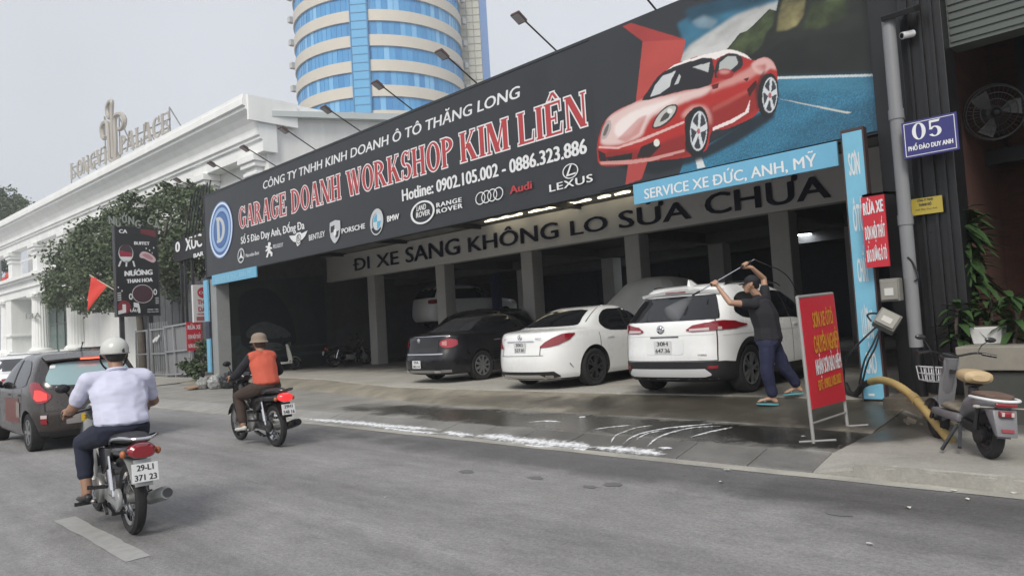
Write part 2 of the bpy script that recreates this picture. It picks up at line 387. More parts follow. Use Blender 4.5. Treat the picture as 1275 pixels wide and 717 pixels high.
while x < -2.8:                             # sloped kerb stones with open joints
    x2 = min(x + .78, -2.75); dz = rnd.uniform(-.004, .004)
    g.hexa([(x + .006, 6.44, -.05), (x2 - .006, 6.44, -.05), (x2 - .006, 6.9, -.05), (x + .006, 6.9, -.05), (x + .006, 6.44, .012 + dz), (x2 - .006, 6.44, .012 + dz), (x2 - .006, 6.9, .105 + dz), (x + .006, 6.9, .105 + dz)]); x = x2
struct('kerb', g, m_kerb, bevel=.008)
g = MB(); g.grid([[(a[0], 6.42, -.02) for a in LC], [(a[0], 6.88, .088) for a in LC], [(a[0], 6.905, .1) for a in LC], [(a[0], (6.9 + a[1]) / 2, .112) for a in LC], [(a[0], a[1], .125) for a in LC]]); struct('pavement', g, m_pave)
g = MB()
rr = random.Random(5); rows = []
for f in (0, .08, .3, .5, .7, .9, 1.0):
    rows.append([(c[0], c[1] + (d[1] - c[1]) * f, .125 + .155 * (f ** .85) + (rr.uniform(-.006, .006) if 0 < f < 1 else 0)) for c, d in zip(LC, LD)])
g.grid(rows); struct('ramp', g, m_ramp, smooth=True)
g = MB(); g.grid([[(d[0], d[1], .26) for d in LD], [(d[0], d[1], .302) for d in LD], [(d[0], d[1] + .05, .306) for d in LD], [(d[0], 14, .306) for d in LD], [(d[0], 28, .306) for d in LD]]); struct('garage_floor', g, m_floor)
# right-hand footway with a raised kerb, left-hand forecourt
g = MB(); X2 = [-2.75, -2.45, -2.1, -1.5, -.5, 1, 4, 9]
FW = ((6.43, -.03, -.02), (6.43, .005, .1), (6.47, .02, .125), (6.68, .06, .128), (6.9, .1, .13), (7.6, .118, .135), (8.0, .13, .138), (9.6, .285, .15))
g.grid([[(x, y, a if i == 0 else (b * .5 + a * .5 if i == 1 and y < 6.9 else b)) for i, x in enumerate(X2)] for y, a, b in FW]); struct('footway', g, m_walk)
g = MB(); rnd = random.Random(9); x = -2.4
while x < 6:
    x2 = x + 1.0; g.hexa([(x + .01, 6.425, -.02), (x2 - .01, 6.425, -.02), (x2 - .01, 6.66, -.02), (x + .01, 6.66, -.02), (x + .01, 6.43, .122), (x2 - .01, 6.43, .122), (x2 - .01, 6.66, .132), (x + .01, 6.66, .132)]); x = x2
rk_ = random.Random(17)
bmesh.ops.subdivide_edges(g.bm, edges=[e for e in g.bm.edges if abs(e.verts[0].co.x - e.verts[1].co.x) > .5], cuts=9, use_grid_fill=True)
for v in g.bm.verts: v.co += Vector((0, rk_.uniform(-.012, .012), rk_.uniform(-.014, .01)))
o = struct('kerbstone', g, m_walk, smooth=True, angle=50)
g = MB(); X3 = [-120, -80, -60, -45, -36, -30, -26]
g.grid([[(x, 6.5, -.01) for x in X3], [(x, 6.6, .03) for x in X3], [(x, 7.0, .11) for x in X3], [(x, 9.5, .15) for x in X3], [(x, 11.2, .22) for x in X3], [(x, 30, .24) for x in X3]]); struct('forecourt', g, m_walk)
# gutter line and lane dash
m_paint = M('worn road paint', (.55, .54, .5), .8, var=.25, vscale=5)
m_gut = ground_mat('gutter cement', (.36, .35, .31), .85, var=.25, vs=2)
g = MB(); rnd = random.Random(2)
a = [(-40 + .5 * i, 6.24 + rnd.uniform(-.025, .025), 6.43) for i in range(80)]
a = [(x, 6.26 + (6.24 - 6.26) * 0 + rnd.uniform(-.02, .02), 6.425) for x, _, _ in a if x < 1.5]
g.grid([[(x, y, .004) for x, y, _ in a], [(x, 6.425, .006) for x, _, _ in a]]); struct('gutter', g, m_gut)
g = MB(); n = 14; rnd = random.Random(4)
for x0 in (-7.47, -13.5, -19.5, -25.5, -31.5):
    g.grid([[(x0 + 1.92 * i / n, 1.66 + rnd.uniform(-.008, .008), .004) for i in range(n + 1)], [(x0 + 1.92 * i / n, 1.82 + rnd.uniform(-.008, .008), .004) for i in range(n + 1)]])
m_dash = M('faded lane paint', (.335, .335, .325), .85, var=.18, vscale=9)
struct('lane_marking', g, m_dash)
g = MB(); rnd = random.Random(12)
for px, py, s in ((580, 587, .13), (668, 595, .11), (763, 603, .13), (735, 606, .09), (1045, 640, .1)):
    c = onZ(px, py, 0); g.tess([(c.x + math.cos(i * .42) * s * rnd.uniform(.6, 1.1), c.y + math.sin(i * .42) * s * .6 * rnd.uniform(.6, 1.1), .004) for i in range(15)])
struct('road_stain', g, M('tar spot', (.15, .148, .149), .9, var=.3))

# ------------------------------------------------------------------ foam from the wash, scraps of litter
m_foam = M('soap foam', (.84, .86, .88), .5, bump=.5, bscale=40)
t_ = m_foam.node_tree; at_ = t_.nodes.new('ShaderNodeAttribute'); at_.attribute_name = 'edge'; no_ = t_.nodes.new('ShaderNodeTexNoise'); no_.inputs['Scale'].default_value = 16; no_.inputs['Detail'].default_value = 5; no_.inputs['Roughness'].default_value = .7; tc_ = t_.nodes.new('ShaderNodeTexCoord'); t_.links.new(tc_.outputs['Object'], no_.inputs['Vector'])
ma_ = t_.nodes.new('ShaderNodeMath'); ma_.operation = 'MULTIPLY_ADD'; ma_.inputs[1].default_value = 2.4; t_.links.new(no_.outputs[0], ma_.inputs[0]); t_.links.new(at_.outputs['Fac'], ma_.inputs[2]); mr_ = t_.nodes.new('ShaderNodeMapRange'); mr_.inputs[1].default_value = 1.3; mr_.inputs[2].default_value = 2.15; mr_.inputs[4].default_value = .93; t_.links.new(ma_.outputs[0], mr_.inputs[0]); t_.links.new(mr_.outputs[0], t_.nodes['Principled BSDF'].inputs['Alpha'])
g = MB(); rnd = random.Random(21); EDGE = g.bm.verts.layers.float.new('edge')
def surf(y): return 0.0 if y < 6.44 else (.012 + (y - 6.44) / .46 * .093 if y < 6.9 else (.1 + (y - 6.9) * .02 if y < 8.2 else .126))
def on_ground(px, py):
    z = 0.0
    for _ in range(12): z = .5 * z + .5 * surf(onZ(px, py, z).y)
    return onZ(px, py, z + .004)
def streak(pts, w, z=.006, rag=.6, n=10):
    rag *= .4
    c = catmull([on_ground(px, py) for px, py, z0 in pts], n); N = len(c); rows = [[], [], []]; q = [rnd.uniform(1 - rag, 1 + rag) for _ in range(2 * N)]
    for i, p in enumerate(c):
        d = (c[min(i + 1, N - 1)] - c[max(i - 1, 0)]).normalized(); s = Vector((-d.y, d.x, d.z * .2)); s.z = .2 * s.y; f = min(1, 4 * min(i, N - 1 - i) / N + .05); h = w * f * 1.3
        a_, b_ = (q[i] + q[max(0, i - 1)]) / 2, (q[N + i] + q[N + max(0, i - 1)]) / 2
        rows[0].append(p + s * h * a_); rows[1].append(p + Vector((0, 0, z * f))); rows[2].append(p - s * h * b_)
    V_ = g.grid(rows)
    for i, v in enumerate(V_[1]): v[EDGE] = min(1.0, 5 * min(i, N - 1 - i) / N)
streak([(292, 514, 0), (340, 517, 0), (368, 519.5, 0)], .05)
streak([(370, 520, 0), (400, 523, 0), (440, 526, 0), (480, 530, 0), (520, 533, 0), (556, 536, 0)], .085)
streak([(470, 531, 0), (505, 536, 0), (552, 540, 0)], .05)
streak([(552, 537, 0), (568, 540, 0), (590, 542, 0)], .08)
streak([(585, 543, .01), (610, 543, .01), (650, 548, .01), (690, 552, .01), (722, 555, .01), (742, 557, 0)], .11)
streak([(648, 553, 0), (672, 556, 0), (690, 556, 0)], .05); streak([(712, 558, 0), (730, 560, 0)], .07)
streak([(735, 556, .02), (770, 559, .02), (800, 562, .02), (832, 566, .02)], .085)
streak([(774, 554, .05), (784, 546, .1), (800, 539, .11), (830, 533, .115), (868, 529, .12), (905, 525, .12)], .026, rag=.95)
streak([(804, 558, .03), (814, 548, .09), (830, 540, .11), (858, 533, .115), (880, 531, .12), (900, 530, .12)], .022, rag=.95)
streak([(857, 545, .1), (878, 539, .11), (895, 535, .115), (915, 531, .12)], .026, rag=.95)
streak([(790, 549, .08), (805, 540, .1), (830, 535, .11)], .018, rag=.95); streak([(735, 535, .11), (765, 531, .112), (790, 529, .115)], .018, rag=.95)
streak([(655, 526, .11), (678, 524, .11), (700, 525, .11)], .02, rag=.95); streak([(720, 519, .115), (730, 519, .115)], .03); streak([(818, 557, .02), (838, 558, .03)], .025)
streak([(768, 541, .1), (790, 533, .11), (815, 529, .115)], .012, rag=.95); streak([(760, 552, .06), (768, 541, .09), (785, 536, .11)], .012, rag=.95)
o = g.build('soap_foam', m_foam, None, smooth=True, fix=False); tag(o, 'white soap foam running along the gutter below the washed car', 'foam', kind='stuff')
g = MB(); rnd = random.Random(30)
for px, py in ((1000, 544), (1083, 679), (1188, 612), (1205, 623), (1263, 615), (905, 586), (480, 620), (1130, 633), (898, 601)):
    c = onZ(px, py, .13 if px == 1000 else 0); s = rnd.uniform(.02, .045); a = rnd.uniform(0, 6)
    g.tess([(c.x + math.cos(a + i) * s * rnd.uniform(.5, 1.2), c.y + math.sin(a + i) * s * .6, c.z + rnd.uniform(.006, .02)) for i in range(6)])
o = g.build('litter', M('paper scrap', (.6, .6, .57), .8), None); tag(o, 'pale scraps of paper litter on the asphalt and footway', 'litter', kind='stuff')
# ------------------------------------------------------------------ garage hall
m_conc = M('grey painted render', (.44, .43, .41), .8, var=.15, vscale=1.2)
m_dark = M('dark blue grey wall', (.07, .074, .084), .85, var=.3)  # dark blue grey with random tone
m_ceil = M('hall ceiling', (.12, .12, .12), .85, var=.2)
m_fasc = M('grey metal fascia', (.74, .73, .71), .55, var=.06, vscale=.8)
m_navy = M('navy letters', (.012, .013, .035), .4)
YB, YF = 10.0, 15.4
hall = thing('garage_hall', 'open fronted dark garage hall behind the long black billboard', 'garage', (-14, 12, .3))
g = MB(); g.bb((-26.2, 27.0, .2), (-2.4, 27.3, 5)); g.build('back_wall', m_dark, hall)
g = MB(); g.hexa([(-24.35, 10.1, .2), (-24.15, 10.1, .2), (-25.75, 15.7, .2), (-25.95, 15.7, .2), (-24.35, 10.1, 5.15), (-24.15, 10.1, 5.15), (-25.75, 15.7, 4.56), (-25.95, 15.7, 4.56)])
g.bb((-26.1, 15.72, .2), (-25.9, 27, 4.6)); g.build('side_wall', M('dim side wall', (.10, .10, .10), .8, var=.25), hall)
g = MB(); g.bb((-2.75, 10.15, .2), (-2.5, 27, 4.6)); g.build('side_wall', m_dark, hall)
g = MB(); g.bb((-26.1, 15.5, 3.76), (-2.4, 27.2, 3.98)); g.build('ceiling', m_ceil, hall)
g = MB()
for y in (19.0, 22.5): g.bb((-26, y - .15, 3.45), (-2.5, y + .15, 3.757))
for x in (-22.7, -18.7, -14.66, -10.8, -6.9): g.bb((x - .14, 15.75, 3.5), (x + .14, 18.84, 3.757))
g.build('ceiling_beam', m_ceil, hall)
g = MB(); g.bb((-25.7, YF, 3.68), (-2.76, YF + .25, 4.58)); fas = g.build('fascia', m_fasc, hall)
g = MB(); g.bb((-25.7, YF - .03, 3.6), (-2.76, YF + .28, 3.677)); g.build('fascia_trim', m_fasc, hall)
g = MB(); NY = Vector((0, -1, 0))
def fas_word(word, l, r, capl):
    a, b, c = onY(*l, YF), onY(*r, YF), onY(*capl, YF)
    put_text(g, word, a, b - a, Vector((0, 0, (c - a).z)), NY * .03, bold=.035)
fas_word('ĐI', (443, 337.2), (461, 334), (442, 322.5)); fas_word('XE', (470, 333), (497, 328.5), (469, 317.5))
fas_word('SANG', (506.5, 327), (573, 316), (505, 309)); fas_word('KHÔNG', (584.5, 314), (696, 296), (583, 296.5))
fas_word('LO', (712, 293.5), (757, 286), (710, 276)); fas_word('SỬA', (772.5, 284.5), (861, 272), (771, 264)); fas_word('CHỮA', (880, 268), (1034.5, 245.5), (876, 243.5))
g.build('lettering', m_navy, fas)
COLX = (-22.7, -18.65, -14.64, -10.86, -6.93)
for x in COLX:
    g = MB(); g.bb((x - .23, YF + .05, .3), (x + .23, YF + .5, 3.6)); g.build('column', m_conc, hall, bevel=.02)
for x in (-18.3, -14.38, -10.46, -6.6):
    g = MB(); g.bb((x - .24, 19.0, .3), (x + .24, 19.45, 3.45)); g.build('column', m_conc, hall, bevel=.02)
g = MB(); m_tin = M('corrugated canopy sheet', (.34, .34, .33), .6, var=.2)
n = 150; rows = [[], []]
for i in range(n + 1):
    x = -26.2 + 23.4 * i / n; h = .03 * math.sin(i * 1.6); rows[0].append((x, YB + .2, 5.2 + h)); rows[1].append((x, YF + .3, 4.6 + h * .5))
g.grid(rows); o = g.build('canopy', m_tin, hall)
m_steel = M('dark steel', (.06, .06, .065), .5, metal=.6)
for px, py in ((427, 315), (506, 299), (598, 282), (722, 256), (900, 225)):
    a = onY(px, py, YF); g = MB(); g.bar((a.x, YF + .1, 4.585), (a.x, YB + .2, 4.5), .09, .14); g.bar((a.x, YF + .1, 4.58), (a.x, YF + .1, 4.7), .12); g.build('canopy_bracket', m_steel, hall)
g = MB()                                    # deep back of the hall: dim roller doors
for i in range(5): g.bb((-24.5 + 4.4 * i, 26.9, .3), (-21 + 4.4 * i, 26.98, 3.2))
g.build('roller_door', M('dull shutter', (.05, .055, .07), .6, var=.2), hall)
m_gapglow = M('warm sky gap glow', (.9, .85, .7), .5, emit=(1.0, .88, .6), es=2.2)  # added glowing strips stand in for the bright sky gap over the fascia
for (x0, y0), (x1, y1), lb in (((604, 271.5), (649.5, 261.6), 'slim sky gap glow strip above the fascia under the four ring emblem'), ((658.6, 259.6), (735.3, 244), 'longest sky gap glow strip under the billboard edge, below the red and white name'), ((745, 242), (759.5, 239), 'shortest sky gap glow strip between two longer ones under the billboard'), ((766, 237.8), (784, 234), 'short sky gap glow strip ending at the light blue service strip')):
    a, b = onY(x0, y0 + 4.2, YF - .3), onY(x1, y1 + 4.2, YF - .3); z = (a.z + b.z) / 2; L_ = thing('sky_gap_glow', lb, 'sky gap glow', (a.x, YF - .3, z), group='added sky gap glow under the billboard')
    g = MB(); g.cyl((a.x, YF - .3, z), (b.x, YF - .3, z), .035); g.build('tube', m_gapglow, L_)
    g = MB(); g.bb((a.x, YF - .27, z + .03), (b.x, YF - .2, z + .06)); g.bb(((a.x + b.x) / 2 - .03, YF - .26, z + .1), ((a.x + b.x) / 2 + .03, YF - .2, 4.68)); g.build('glow_mount', m_steel, L_)
m_panel = M('ceiling lamp glow', (.8, .8, .8), .5, emit=(.85, .9, .95), es=9)
for px, py, lb in ((827, 306, 'pale oval ceiling lamp above the washed car roof'), (1000, 292, 'pale oval ceiling lamp nearest the light blue pillar'), (745, 321, 'pale oval ceiling lamp above the white saloon'), (692, 336, 'dim small ceiling lamp deep in the hall')):
    p = onZ(px, py, 3.7); q = p if p.y < 26 else onY(px, py, 25)
    lt = thing('ceiling_light', lb, 'ceiling lamp', (p.x, p.y, 3.7), group='ceiling lamps of the hall'); k = .28
    g = MB(); g.lathe([(k, 0), (k, -.05), (k - .03, -.06)], (p.x, p.y, 3.755)); g.build('rim', m_steel, lt)
    g = MB(); g.lathe([(k - .03, -.061), (k - .06, -.075)], (p.x, p.y, 3.755)); g.build('diffuser', m_panel, lt, smooth=True)
# mural on the left wall: a dark printed sheet with faint vehicles
mur = thing('wall_banner', 'dark printed sheet with faint vehicle shapes on the inner wall', 'banner', (-24.5, 11.5, .4))
WA, WB_ = Vector((-24.11, 10.25, 0)), Vector((-25.64, 15.3, 0)); wd = (WB_ - WA).normalized(); wn = Vector((wd.y, -wd.x, 0)); wn = wn if wn.x > 0 else -wn
def mw(s, z, k=0): return WA + wd * s + Vector((0, 0, z)) + wn * (.01 + .002 * k)
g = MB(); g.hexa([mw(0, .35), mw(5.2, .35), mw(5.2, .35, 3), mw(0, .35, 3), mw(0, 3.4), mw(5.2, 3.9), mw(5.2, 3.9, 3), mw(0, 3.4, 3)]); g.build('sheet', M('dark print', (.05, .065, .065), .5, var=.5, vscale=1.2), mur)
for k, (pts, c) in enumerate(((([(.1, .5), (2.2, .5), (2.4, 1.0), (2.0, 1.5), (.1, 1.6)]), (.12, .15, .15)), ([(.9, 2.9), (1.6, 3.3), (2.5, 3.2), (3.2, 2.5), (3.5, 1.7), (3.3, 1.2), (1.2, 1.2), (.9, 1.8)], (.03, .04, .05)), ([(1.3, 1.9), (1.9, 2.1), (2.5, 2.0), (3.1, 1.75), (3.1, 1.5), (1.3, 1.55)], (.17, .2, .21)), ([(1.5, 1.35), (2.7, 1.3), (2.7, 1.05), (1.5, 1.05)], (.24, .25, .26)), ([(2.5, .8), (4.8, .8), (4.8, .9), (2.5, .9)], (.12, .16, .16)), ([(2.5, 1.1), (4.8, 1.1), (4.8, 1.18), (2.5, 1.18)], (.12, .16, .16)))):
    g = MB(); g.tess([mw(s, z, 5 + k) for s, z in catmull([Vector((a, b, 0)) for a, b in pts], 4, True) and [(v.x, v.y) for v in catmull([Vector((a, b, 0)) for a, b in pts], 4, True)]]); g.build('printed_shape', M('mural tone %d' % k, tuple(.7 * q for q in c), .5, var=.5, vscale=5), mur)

# ------------------------------------------------------------------ billboard
bb = thing('billboard', 'long black garage billboard with red title, car makers and red sports car', 'billboard', (-13.7, YB, 3.6))
BX0, BX1, BZ0, BZ1 = -24.25, -2.95, 3.675, 6.37
m_bb = M('billboard vinyl', (.026, .029, .034), .42, var=.2, vscale=1.2, stretch=(1, 1, .35), bump=.12, bscale=2.2)
g = MB(); g.bb((BX0, YB, BZ0), (BX1, YB + .14, BZ1)); pan = g.build('panel', m_bb, bb)
g = MB()
for a, b in (((BX0 - .03, YB - .012, BZ1), (BX1 + .03, YB + .16, BZ1 + .05)), ((BX0 - .03, YB - .012, BZ0 - .02), (BX1 + .03, YB + .16, BZ0)), ((BX0 - .05, YB - .012, BZ0 - .05), (BX0, YB + .16, BZ1 + .05)), ((BX1, YB - .012, BZ0 - .05), (BX1 + .05, YB + .16, BZ1 + .05))): g.bb(a, b)
g.build('frame', M('frame steel', (.05, .055, .06), .45, metal=.5), bb)
m_gpost = M('grey post paint', (.27, .28, .28), .6, var=.1)
g = MB(); pa = onY(267, 345, YB); g.bb((-24.05, 10.02, .2), (-23.6, 10.45, 3.57)); g.build('post', m_gpost, bb)
for x in (-18, -12.5, -7.5):
    g = MB(); g.bar((x, YB + .2, 5.2), (x, YB + .2, 3.7), .1); g.bar((x, YB + .2, 6.2), (x, YB + 1.6, 5.1), .08); g.build('brace', m_steel, bb)
NB = Vector((0, -1, 0))
_layer = [3]
def bpt(px, py, k=None): return onY(px, py, YB) + NB * .00025 * (_layer[0] if k is None else k)
def bprint(name, pts, col, rough=.45, smooth=0, mat=None, parent=pan, zoom=None, **kw):
    """one printed area of the vinyl; outline read off the photograph"""
    _layer[0] += 1
    if zoom: ox, oy, zs = zoom; pts = [(ox + x / zs, oy + y / zs) for x, y in pts]
    q = [bpt(*p) for p in pts]
    if smooth: q = catmull(q, smooth, True)
    g = MB(); g.tess(q); return g.build(name, mat or M('print %s' % name + str(col), col, rough, **kw), parent)
m_white = M('print white', (.72, .73, .74), .5); m_red = M('print red', (.42, .045, .05), .5, var=.06); m_pale = M('print silver', (.5, .52, .54), .45)
def btext(name, body, bl, br, tl, mat, bold=.03, spacing=1.0, parent=pan, slant=0):
    _layer[0] += 1; a, b, c = onY(*bl, YB), onY(*br, YB), onY(*tl, YB); g = MB()
    put_text(g, body, a, Vector((b.x - a.x, 0, b.z - a.z)), Vector((0, 0, c.z - a.z)), NB * .00025 * _layer[0], bold=bold, spacing=spacing, slant=slant); _layer[0] += 3; return g.build(name, mat, parent)
def bserif(word, bl, br, tl):
    a, b, c = onY(*bl, YB), onY(*br, YB), onY(*tl, YB); e = Vector((b.x - a.x, 0, b.z - a.z)); h = Vector((0, 0, c.z - a.z))
    _layer[0] += 1; g = MB(); put_serif(g, word, a, e, h, NB * .00025 * _layer[0], grow=.045); g.build('title_outline', m_white, pan)
    _layer[0] += 4; g = MB(); put_serif(g, word, a, e, h, NB * .00025 * _layer[0]); g.build('title_lettering', m_red, pan); _layer[0] += 3
btext('company_line', 'CÔNG TY TNHH KINH DOANH Ô TÔ THĂNG LONG', (327.5, 236), (646.5, 121.5), (327.3, 226.5), m_white, bold=.03, slant=.12)
Tb = lambda x: 285.2 - (285.2 - 156) * (x - 297) / (732.5 - 297)      # title base line
Tt = lambda x: 259.5 - (259.5 - 113) * (x - 297) / (732.5 - 297)
for wd_, a, b in (('GARAGE', 298, 357.5), ('DOANH', 363.5, 425), ('WORKSHOP', 433, 566), ('KIM', 574, 636), ('LIÊN', 646, 733)): bserif(wd_, (a, Tb(a)), (b, Tb(b)), (a, Tt(a)))
btext('address_line', 'Số 5 Đào Duy Anh, Đống Đa', (300.7, 303.8), (379.5, 284.8), (300.6, 295.3), m_white, bold=.05)
btext('phone_line', 'Hotline: 0902.105.002 - 0886.323.886', (501.8, 250.6), (731, 190.6), (501.4, 236.6), m_white, bold=.06)
# round blue monogram at the left end
def ell(cx, cy, rx, ry, n=40, a0=0, a1=360): return [(cx + rx * math.cos(R(a0 + (a1 - a0) * i / n)), cy + ry * math.sin(R(a0 + (a1 - a0) * i / n))) for i in range(n)]
for nm, rx, ry, col in (('emblem_glow', 14.6, 35.5, (.16, .22, .36)), ('emblem_ring', 14, 34, (.62, .72, .9)), ('emblem_disc', 12.6, 31.4, (.05, .12, .3)), ('emblem_ring', 11.6, 27.5, (.28, .42, .66)), ('emblem_disc', 9.2, 23, (.04, .10, .26)), ('emblem_field', 8.2, 21, (.06, .15, .36))):
    bprint(nm, [(x, y - (x - 275.7) * .3) for x, y in ell(275.7, 286.2, rx, ry)], col)
a_, b_, c_ = onY(271, 302, YB), onY(281.5, 298.5, YB), onY(271, 272, YB); _layer[0] += 2; g = MB()
put_serif(g, 'D', a_, Vector((b_.x - a_.x, 0, 0)), Vector((0, 0, c_.z - a_.z)), NB * .00025 * _layer[0], grow=.03); g.build('emblem_letter', m_pale, pan); _layer[0] += 3
# row of car makers' marks
def ring(name, cx, cy, rx, ry, wd, mat, sk=.28, n=28, a0=0, a1=360):
    _layer[0] += 1; g = MB(); rows = [[], []]
    for i in range(n + 1):
        a = R(a0 + (a1 - a0) * i / n)
        for k, f in ((0, 1), (1, 1 - wd)):
            x = rx * f * math.cos(a); rows[k].append(bpt(cx + x, cy + ry * f * math.sin(a) - x * sk))
    g.grid(rows); return g.build(name, mat, pan)
def star(name, cx, cy, pts, mat): return bprint(name, [(cx + x, cy + y - x * .28) for x, y in pts], (.6, .6, .6), mat=mat)
ring('logo_ring', 300.7, 318.3, 4.3, 9.4, .22, m_pale); star('logo_star', 300.7, 318.3, [(0, -8.6), (.8, -1), (3.3, 5), (0, 2.4), (-3.3, 5), (-.8, -1)], m_white)
btext('logo_name', 'Mercedes-Benz', (306.8, 320.5), (323.5, 316.5), (306.8, 316), m_pale, bold=.06)
star('logo_figure', 335.8, 310.5, [(-1.2, -9), (1.6, -8.4), (2.2, -5.4), (.8, -3.4), (3.6, -1.2), (4, .6), (1.4, -.2), (1.8, 2.2), (4.2, 5), (4, 9.4), (1.8, 9.2), (1.9, 6.4), (-.4, 4.6), (-1.6, 9.4), (-3.8, 9.2), (-2.6, 4.8), (-1.4, 1), (-4.4, 1.8), (-4.6, .2), (-1.6, -2.2), (-4.4, -3.6), (-4.2, -5.2), (-1.4, -4.6)], m_white)
btext('logo_name', 'PEUGEOT', (341, 309.6), (353.6, 306.8), (341, 305), m_pale, bold=.06)
star('logo_wings', 372.3, 297, [(-11.5, -6.4), (-4, -5), (-2.4, -7.4), (2.4, -7.4), (4, -5), (11.5, -6.8), (8.5, -.8), (5, 2.6), (3, 3), (2.2, 7.2), (-1.4, 9.4), (-3, 3.6), (-6, 2.4), (-9, -1.4)], m_white)
ring('logo_ring', 372.6, 297.6, 3.0, 6.2, .2, M('print dark', (.03, .03, .035), .5)); btext('logo_letter', 'B', (371.4, 300.5), (374, 299.8), (371.4, 294), M('print dark', (.03, .03, .035), .5), bold=.04)
btext('logo_name', 'BENTLEY', (385.8, 299.8), (405.5, 294.2), (385.8, 293), m_white, bold=.03)
star('logo_shield', 418, 289, [(-6.4, -13), (0, -14.8), (6.4, -12.6), (6.8, -2), (5.4, 7), (2.4, 12), (0, 14.2), (-2.6, 11.6), (-5.6, 5), (-6.8, -4)], m_pale)
md = M('print dark', (.03, .03, .035), .5)
star('logo_mark', 418, 289, [(-5.4, -8), (-.6, -9), (-.6, -1), (-5.4, 0)], md); star('logo_mark', 418, 289, [(.6, 0), (5, -1), (3.8, 6.5), (.6, 8)], md); star('logo_mark', 418, 289, [(-1.6, -3), (1.6, -4), (1.6, 3), (0, 5), (-1.6, 3.4)], m_white)
btext('logo_name', 'PORSCHE', (426.6, 291), (455.5, 284.3), (426.4, 285), m_white, bold=.045)
ring('logo_ring', 470, 276.4, 8.2, 16.4, .32, m_pale, a0=150, a1=400); ring('logo_ring', 470, 276.4, 8.2, 16.4, .1, m_pale, a0=40, a1=150)
bprint('logo_disc', [(x, y - (x - 470.6) * .28) for x, y in ell(470.6, 276, 5.4, 10.8)], (.5, .55, .6))
for a0, c in ((0, (.10, .38, .55)), (90, (.55, .6, .62)), (180, (.10, .38, .55)), (270, (.55, .6, .62))):
    bprint('logo_quarter', [(470.6, 276)] + [(x, y - (x - 470.6) * .28) for x, y in ell(470.6, 276, 4.7, 9.4, 8, a0, a0 + 103)], c)
btext('logo_name', 'BMW', (483.5, 276.4), (498, 272.8), (483.3, 269.5), m_white, bold=.07)
ring('logo_ring', 527.4, 264.5, 15, 14.6, .16, m_white, sk=.22); btext('logo_name', 'LAND', (520, 263.6), (531.5, 260.4), (520, 257), m_white, bold=.05, slant=.15); btext('logo_name', 'ROVER', (519.5, 271.6), (536.5, 267.2), (519.5, 265.2), m_white, bold=.05, slant=.15)
btext('logo_name', 'RANGE', (545, 258.6), (576, 251.4), (545, 253.2), m_white, bold=.06, spacing=1.15); btext('logo_name', 'ROVER', (545.2, 266.3), (577.2, 258.8), (545.2, 260.8), m_white, bold=.06, spacing=1.15)
for i in range(4): ring('logo_ring', 599.5 + 7.4 * i, 247.2 - 2.0 * i, 6.2, 8.0, .16, m_white, sk=.25)
btext('logo_name', 'Audi', (636.5, 241.8), (663.5, 234.8), (636.3, 232.5), m_red, bold=.05)
ring('logo_ring', 711.6, 213.4, 9.8, 9.4, .13, m_white, sk=.2); star('logo_letter', 711.6, 213.4, [(-.6, -7.6), (1.6, -7.8), (-2.4, 3.6), (7, 3.2), (6.4, 5.2), (-5.6, 5.6)], m_white)
btext('logo_name', 'LEXUS', (686, 239.4), (739.5, 226), (685.8, 230.6), m_white, bold=.03, spacing=1.1)
# the printed picture: road, mountains and a red sports car, laid down as ink values on a fine sheet of the vinyl
import numpy as np
PX0, PX1 = onY(742, 150, YB).x, BX1 - .01
NX, NZ = 430, 262
gx_, gz_ = np.linspace(PX0, PX1, NX), np.linspace(BZ0 + .012, BZ1 - .012, NZ)
WX, WZ = np.meshgrid(gx_, gz_)
Q = np.stack([WX, np.full_like(WX, YB), WZ - CH], -1); dz_ = Q @ np.array(CAM_F)
ZX = ((_W / 2 + CF * (Q @ np.array(CAM_R)) / dz_) - 720) * 2.9875; ZY = (_Hh / 2 - CF * (Q @ np.array(CAM_U)) / dz_) * 2.9875
rs_ = np.random.RandomState(3)
def vnoise(fx, fz, oct_=4):
    out = np.zeros((NZ, NX)); amp = 1; tot = 0
    for o in range(oct_):
        nx, nz = int(fx * 2 ** o) + 2, int(fz * 2 ** o) + 2; t = rs_.rand(nz + 1, nx + 1); u = np.linspace(0, nx - .001, NX); v = np.linspace(0, nz - .001, NZ); iu, iv = u.astype(int), v.astype(int); fu, fv = u - iu, v - iv; fu = fu * fu * (3 - 2 * fu); fv = (fv * fv * (3 - 2 * fv))[:, None]
        a = t[iv][:, iu] * (1 - fu) + t[iv][:, iu + 1] * fu; b = t[iv + 1][:, iu] * (1 - fu) + t[iv + 1][:, iu + 1] * fu; out += amp * (a * (1 - fv) + b * fv); tot += amp; amp *= .55
    return out / tot
def blur(m, r):
    if r < 1: return m
    for ax in (0, 1):
        for _ in range(2):
            k = int(r); p = np.pad(m, [(k + 1, k) if i == ax else (0, 0) for i in (0, 1)], mode='edge'); c = np.cumsum(p, ax); m = (np.take(c, range(2 * k + 1, c.shape[ax]), ax) - np.take(c, range(0, c.shape[ax] - 2 * k - 1), ax)) / (2 * k + 1)
    return m
def inside(pts, sm=0):
    if sm: pts = [(v.x, v.y) for v in catmull([Vector((a, b, 0)) for a, b in pts], sm, True)]
    m = np.zeros((NZ, NX), bool); n = len(pts)
    for i in range(n):
        (x0, y0), (x1, y1) = pts[i], pts[(i + 1) % n]
        if y0 == y1: continue
        m ^= ((y0 > ZY) != (y1 > ZY)) & (ZX < (x1 - x0) * (ZY - y0) / (y1 - y0) + x0)
    return m.astype(float)
IMG = np.zeros((NZ, NX, 3)); IMG[:] = (.026, .029, .034)
